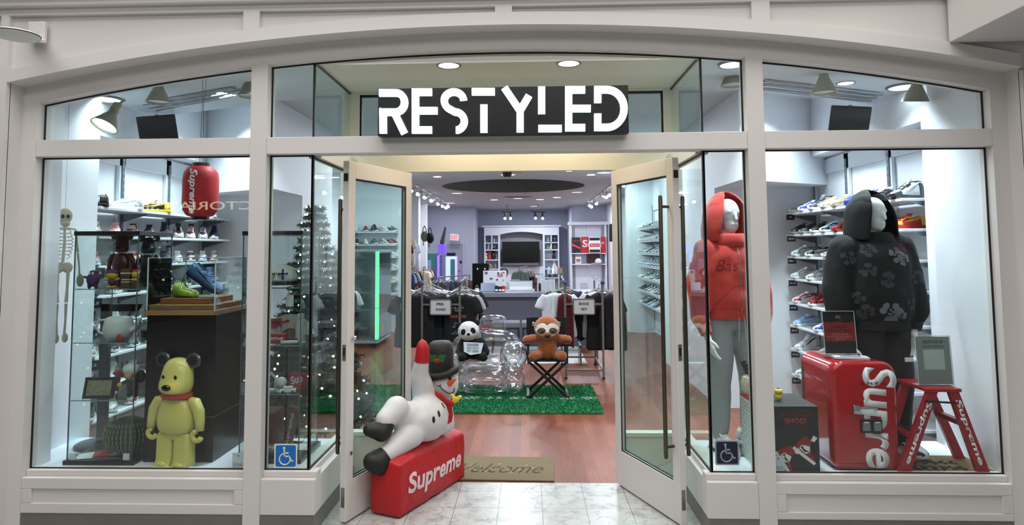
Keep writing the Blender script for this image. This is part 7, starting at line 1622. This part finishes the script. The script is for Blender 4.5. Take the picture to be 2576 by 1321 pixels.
# clothes rails at the left rear
COLS = [('white', (214, 212, 216)), ('black', (26, 26, 30)), ('grey', (130, 128, 134)), ('navy', (34, 42, 70)), ('red', (150, 34, 44)), ('light blue', (110, 160, 200)), ('cream', (220, 208, 186)), ('brown', (110, 84, 66)), ('charcoal', (54, 54, 60)), ('maroon', (96, 26, 36))]
def rail(x0, y0, x1, y1, z, n, cols, label, where, w=.8, h=.8):
    t = thing('clothes_rail', label, 'clothes rail', ((x0+x1)/2, (y0+y1)/2, 0)); dx, dy = (x1-x0)/2, (y1-y0)/2
    MB().tube([(-dx, -dy, z), (dx, dy, z)], .012, 8).build('bar', RACK, t)
    for s_ in (-1, 1): MB().tube([(s_*dx, s_*dy, 0), (s_*dx, s_*dy, z)], .014, 8).build('upright', RACK, t); MB().tube([(s_*dx-.2, s_*dy, .02), (s_*dx+.2, s_*dy, .02)], .012, 8).build('foot', RACK, t)
    ang = math.atan2(y1-y0, x1-x0)-PI/2
    for i in range(n):
        u = (i+.5)/n; nm, c = cols[i % len(cols)]; garment('long' if i % 3 == 0 else 'tee', x0+(x1-x0)*u, y0+(y1-y0)*u, z-.10, c, '%s top, %s from the near end of the %s' % (nm, ORD[i], where), 'clothes on the '+where, w, h, ang+R(random.uniform(-8, 8)))
pa, pb = PX(1030, 700, 14.2), PX(1056, 700, 16.6)
rail(pa.x-.10, 14.2, pb.x-.10, 16.4, 1.28, 10, [COLS[i] for i in (3, 5, 1, 4, 2, 0, 8, 1, 2, 9)], 'clothes rail of mixed tops along the left wall behind the door', 'left wall rail', .8, .95)
pa, pb = PX(1062, 700, 17.4), PX(1078, 700, 19.5)
rail(pa.x, 17.6, pb.x, 19.4, 1.22, 8, [COLS[i] for i in (6, 0, 1, 3, 0, 4, 4, 9)], 'clothes rail of white and red tops at the left rear', 'left rear rail', .75, .9)
pa, pb = PX(1118, 712, 13.6), PX(1142, 712, 13.6)
rail(pa.x-.1, 13.4, pb.x+.25, 14.4, 1.13, 7, [COLS[i] for i in (8, 3, 1, 8, 3, 7, 8)], 'clothes rail of dark tops behind the PRE-OWNED rail', 'dark rear rail', .8, .8)
rail(-2.22, 6.75, -2.22, 7.9, 1.33, 8, [('silver grey', (150, 154, 160)), ('pink hemmed grey', (168, 160, 166)), ('black', (26, 26, 30)), ('grey', (120, 122, 128)), ('navy', (34, 42, 70)), ('charcoal', (54, 54, 60)), ('black', (26, 26, 30)), ('white', (210, 210, 214))], 'clothes rail of grey and dark tops behind the christmas tree', 'rail behind the tree', .85, .8)
pa = PX(1318, 705, 19.5)
rail(pa.x-.12, 19.0, pa.x+.10, 20.0, 1.16, 7, [('sage green', (84, 104, 100)), ('sage', (84, 104, 100)), ('brown', (120, 84, 60)), ('black', (30, 32, 36)), ('grey', (110, 112, 116)), ('tan', (150, 120, 90)), ('charcoal', (50, 52, 58))], 'clothes rail of green tops behind the counter', 'rail behind the counter', .95, .8)
t = thing('rail_sign', 'small white sign on the rail behind the counter', 'sign', PX(1295, 712, 18.8)); card('board', WH, t, (0, 0, 0), XA, ZA, .26, .18, .01); MB().box(-.008, .008, -.004, .012, -PX(1295, 712, 18.8).z, -.08).build('stand', RACK, t); text('lettering', 'BRAND\nNEW', M_('sign_ink', 50, 48, 52, .6), t, (0, -.012, 0), XA, ZA, .16, .12, .002)
# speakers / dark bags high right
for i, (px, py, lab) in enumerate(((1541, 584, 'dark hanging bag high on the right wall by the doorway'),)):
    p = PX(px, py, 17.5); t = thing('bag', lab, 'bag', p); MB().box(-.09, .10, -.05, .1, -.25, .22).build('body', M_('bag_purple_black', 34, 30, 44, .7), t, bevel=.04); MB().tube([(0, 0, .2), (.02, 0, .38)], .01, 6).build('strap', TBK, t)
# track lights
def track(a, b, heads, lab, grp):
    A_, B_ = Vector(a), Vector(b); t = thing('lighting_track', lab, 'light track', (A_+B_)/2); MB().beam(A_-(A_+B_)/2, B_-(A_+B_)/2, .035, .03).build('rail', WHG, t)
    for i, u in enumerate(heads):
        p = A_.lerp(B_, u); s_ = thing('track_spotlight', 'white spotlight, %s from the near end of the %s' % (ORD[i], grp), 'lamp', p-Vector((0, 0, .02)), 0, 'spotlights on the ceiling tracks'); sx = 1 if a[0] < 0 else -1
        MB().cap((0, 0, 0), (0, 0, -.06), .012, .012).build('arm', WHG, s_); MB().cap((-sx*.0, .02, -.10), (-sx*.05, -.06, -.13), .05, .055).build('head', WHG, s_, smooth=180); MB().ell((-sx*.06, -.085, -.14), (.052, .035, .048), 14, 8).build('lens', mat('spot_glow', (1, 1, 1), .4, emit=(1, .98, 1), estr=9), s_, smooth=180)
track((-2.60, 13.6, 3.19), (-2.60, 24, 3.19), (.03, .13, .22, .32, .43, .56, .66, .74, .92), 'white lighting track along the left of the shop ceiling', 'left ceiling track')
track((1.98, 13.6, 3.19), (1.98, 24, 3.19), (.05, .16, .30, .36, .60, .75), 'white lighting track along the right of the shop ceiling', 'right ceiling track')
for i, ((px, py), lab) in enumerate((((1243, 503), 'round ceiling lamp just left of the middle of the shop'), ((1358, 502), 'round ceiling lamp just right of the middle of the shop'), ((1401, 497), 'round ceiling lamp right of the coffer edge'), ((1487, 440), 'round ceiling lamp at the upper right by the header'), ((1432, 430), 'round ceiling lamp touching the header line'), ((1100, 445), 'round ceiling lamp at the upper left by the header'))):
    p = PX(px, py, 10); p = U(px, py, Z=3.195); downlight(p.x, p.y, 3.198, .13 if p.y > 15 else .10, lab, mat('spot_glow', (1, 1, 1), .4, emit=(1, .98, 1), estr=9), 'round shop ceiling lamps')
for i, (x, y) in enumerate(((-.15, 7.0), (-1.7, 9.0), (1.3, 9.0), (-.15, 11.0), (-2.1, 12.0), (1.5, 13.0), (-.4, 13.2), (-1.9, 17.5), (1.3, 17.5), (-.3, 19.5), (-2.5, 21.2), (.2, 23.2), (2.0, 21.0), (-1.8, 5.9), (-2.9, 6.1), (1.5, 5.9), (2.45, 6.1))):
    t = thing('added_ceiling_lamp', 'added flush round shop ceiling lamp over the %s' % ('rug', 'left aisle', 'right aisle', 'middle stools', 'vending machine', 'far right shoes', 'counter', 'left rear rail', 'right rear wall', 'green tops', 'back door', 'television', 'red goods', 'christmas tree', 'left shoe wall', 'red mannequin', 'right shoe wall')[i], 'lamp', (x, y, 3.199), 0, 'added flush shop ceiling lamps'); MB().lathe([(.15, -.02), (.17, -.022), (.175, 0), (.15, 0)], seg=24).build('trim_ring', WHG, t); MB().lathe([(.001, -.008), (.15, -.008), (.15, -.002), (.001, -.002)], seg=24).build('lens', mat('soft_glow', (1, 1, 1), .4, emit=(.95, .95, 1), estr=2), t)  # fixtures added where the fill lamps happen to stand
for i, ((xa, ya), (xb, yb)) in enumerate((((1262, 534), (1290, 534)), ((1336, 533), (1372, 534)))):
    A_, B_ = U(xa, ya, Z=3.1), U(xb, yb, Z=3.1); A_.y = B_.y = 22; A_ = PX(xa, ya, 22); B_ = PX(xb, yb, 22); c = (A_+B_)/2
    t = thing('spot_bar', ('left', 'right')[i]+' spotlight bar hanging before the far wall', 'lamp', c); MB().beam(A_-c, B_-c, .03, .03).build('bar', BLK, t); MB().tube([(0, 0, 0), (0, 0, 3.19-c.z)], .01, 6).build('rod', BLK, t)
    for u in (.3, .8): p = A_.lerp(B_, u)-c; h_ = MB().cap(p, p-Vector((0, 0, .18)), .02, .06).build('head', BLK, t, smooth=60); MB().ell(p-Vector((0, .05, .21)), .045, 10, 8).build('lens', mat('spot_glow', (1, 1, 1), .4, emit=(1, .98, 1), estr=9), h_, smooth=180)
c = U(1276, 436, Y=5.05); t = thing('door_closer', 'small dark door sensor hanging under the header at the centre', 'sensor', c); MB().lathe([(.001, -.03), (.03, -.03), (.04, 0), (.035, .02), (.001, .03)], seg=20).build('body', BLK, t, smooth=60); MB().box(-.01, .12, -.01, .01, .005, .015).build('arm', STEEL, t)
p = U(1307, 497, Z=3.18); t = thing('ceiling_vent', 'dark slotted air vent in the shop ceiling', 'air vent', p); MB().box(-.45, .35, -.12, .12, -.01, .0).build('frame', WHG, t); MB().box(-.35, .25, -.05, .05, -.012, -.01).build('slot', BLK, t)
# ================================================================ on the outside wall
# the lit sign
t = thing('shop_sign', 'black shop sign with glowing white RESTYLED letters on the transom', 'sign', (0, 3.975, 0))
sx0, sx1 = UX(951, 340, 3.95), UX(1582, 334, 3.95); sz0 = UZ(1260, 339, 3.95); sz1 = UZ(1260, 219, 3.95)
bd = MB().box(sx0, sx1, -.03, .035, sz0, sz1).build('board', M_('sign_black', 16, 17, 20, .35), t, bevel=.002)
GLOW = mat('sign_letter_glow', (.9, .97, 1), .4, emit=(.72, .93, 1), estr=1.15); RIM = M_('letter_return', 40, 50, 60, .4)
def SP(x, y):                       # sign crop pixel -> board plane
    p = U(850+x/2.7116, 60+y/2.7116, Y=3.92); return (p.x, p.z)
HWd = 24.5                             # half stroke in crop pixels
def stroke(pts, name='letter'):
    P = [Vector(p) for p in pts]; L_, R_ = [], []
    for i, p in enumerate(P):
        a = (P[i]-P[i-1]).normalized() if i else (P[1]-P[0]).normalized(); b = (P[i+1]-P[i]).normalized() if i < len(P)-1 else a; n = Vector((-(a+b).y, (a+b).x)).normalized(); k = HWd/max(.5, n.dot(Vector((-a.y, a.x))))
        L_.append(p+n*k); R_.append(p-n*k)
    return [SP(*v) for v in L_]+[SP(*v) for v in reversed(R_)]
def arc(cx, cy, rx, ry, a0, a1, n=18): return [(cx+rx*math.cos(R(a0+(a1-a0)*k/n)), cy+ry*math.sin(R(a0+(a1-a0)*k/n))) for k in range(n+1)]
LET = {'R': [[(278, 468), (395, 468)]+arc(395, 533, 57, 65, -90, 90)[1:-1]+[(395, 600), (280, 600)], [(305, 590), (306, 746)], [(388, 615), (452, 746)]],
       'E': [[(640, 463), (527, 463), (527, 722), (640, 722)], [(552, 590), (678, 590)]],
       'S': [arc(790, 520, 66, 58, 0, -180, 16)+arc(790, 520, 66, 66, 180, 115, 6)[1:]+[(795, 598)]+arc(795, 662, 66, 64, -70, 70, 14)+[(803, 722)]],
       'T': [[(912, 460), (1070, 460)], [(995, 548), (995, 740)]],
       'Y': [[(1135, 432), (1243, 592), (1243, 738)], [(1304, 486), (1250, 578)]],
       'L': [[(1390, 425), (1390, 612)], [(1367, 712), (1528, 712)]],
       'E2': [[(1688, 447), (1575, 447), (1575, 706), (1688, 706)], [(1600, 575), (1726, 575)]],
       'D': [[(1774, 536), (1774, 446), (1840, 446)]+arc(1838, 575, 116, 129, -88, 88, 20)+[(1838, 704), (1774, 704), (1774, 610)]]}
for k, strokes in LET.items():
    pr = None
    q = MB(); q2 = MB()
    for s_ in strokes:
        # break long strokes into convex quads
        pts = stroke(s_); n = len(pts)//2
        for i in range(n-1):
            quad = [pts[i], pts[i+1], pts[2*n-2-i], pts[2*n-1-i]]
            q.prism(quad, (0, -.030, 0), XA, ZA, .022); 
    q2.v = [(x, y+.004, z) for x, y, z in q.v]; 
    lo = q.build('letter_'+k[0].lower(), GLOW, bd)
for x, z in ((UX(953, 264, 3.95)+.01, 0), (UX(1579, 255, 3.95)-.01, 0)): MB().ell((x, -.031, sz1-.12), .006, 10, 6).build('screw', STEEL, bd)
# antenna / camera arm at the upper left
t = thing('wall_antenna', 'pale disc shaped device on a bracket arm at the upper left', 'security device', (0, 0, 0))
a = U(100, 78, Y=3.88); pl = MB().box(a.x-.062, a.x+.045, 3.862, 3.885, a.z-.075, a.z+.055).build('wall_plate', PAINT, t, bevel=.002)
MB().box(a.x-.056, a.x+.040, 3.859, 3.863, a.z-.068, a.z+.048).build('cover', PAINT, pl, bevel=.001)
d0 = U(40, 88, Y=3.35); MB().beam((a.x, 3.86, a.z-.055), (d0.x+.05, 3.45, d0.z), .06, .02).build('arm', PAINT, t, bevel=.003)
q = MB().lathe([(.001, .030), (.04, .028), (.10, .012), (.112, .0), (.10, -.012), (.04, -.026), (.001, -.028)], d0, 32); q.build('disc', M_('device_white', 222, 220, 214, .4), t, smooth=60); MB().lathe([(.108, -.002), (.1135, -.001), (.1135, .003), (.108, .003)], d0, 32).build('seam', TBK, t)
# glowing shop name across the concourse (seen as a mirror image in the glass)
q0 = U(232, 522, Y=14.2); q1 = U(627, 522, Y=14.2); Yr = 2*GY-14.2
GOLD = mat('gold_letter_glow', (.9, .8, .5), .4, emit=(1, .86, .55), estr=5.0)
xa, xb = q0.x, q1.x; L8 = (xb-xa)
t = thing('opposite_shop_sign', 'glowing gold letters of the shop across the concourse, mirrored in the window', 'sign', (0, Yr, 0))
text('lettering', "VICTORIA'S SECRET", GOLD, t, (xa+L8*.5*1.13, 0, q0.z+.02), (-1, 0, 0), ZA, L8*1.13, .19, .02)
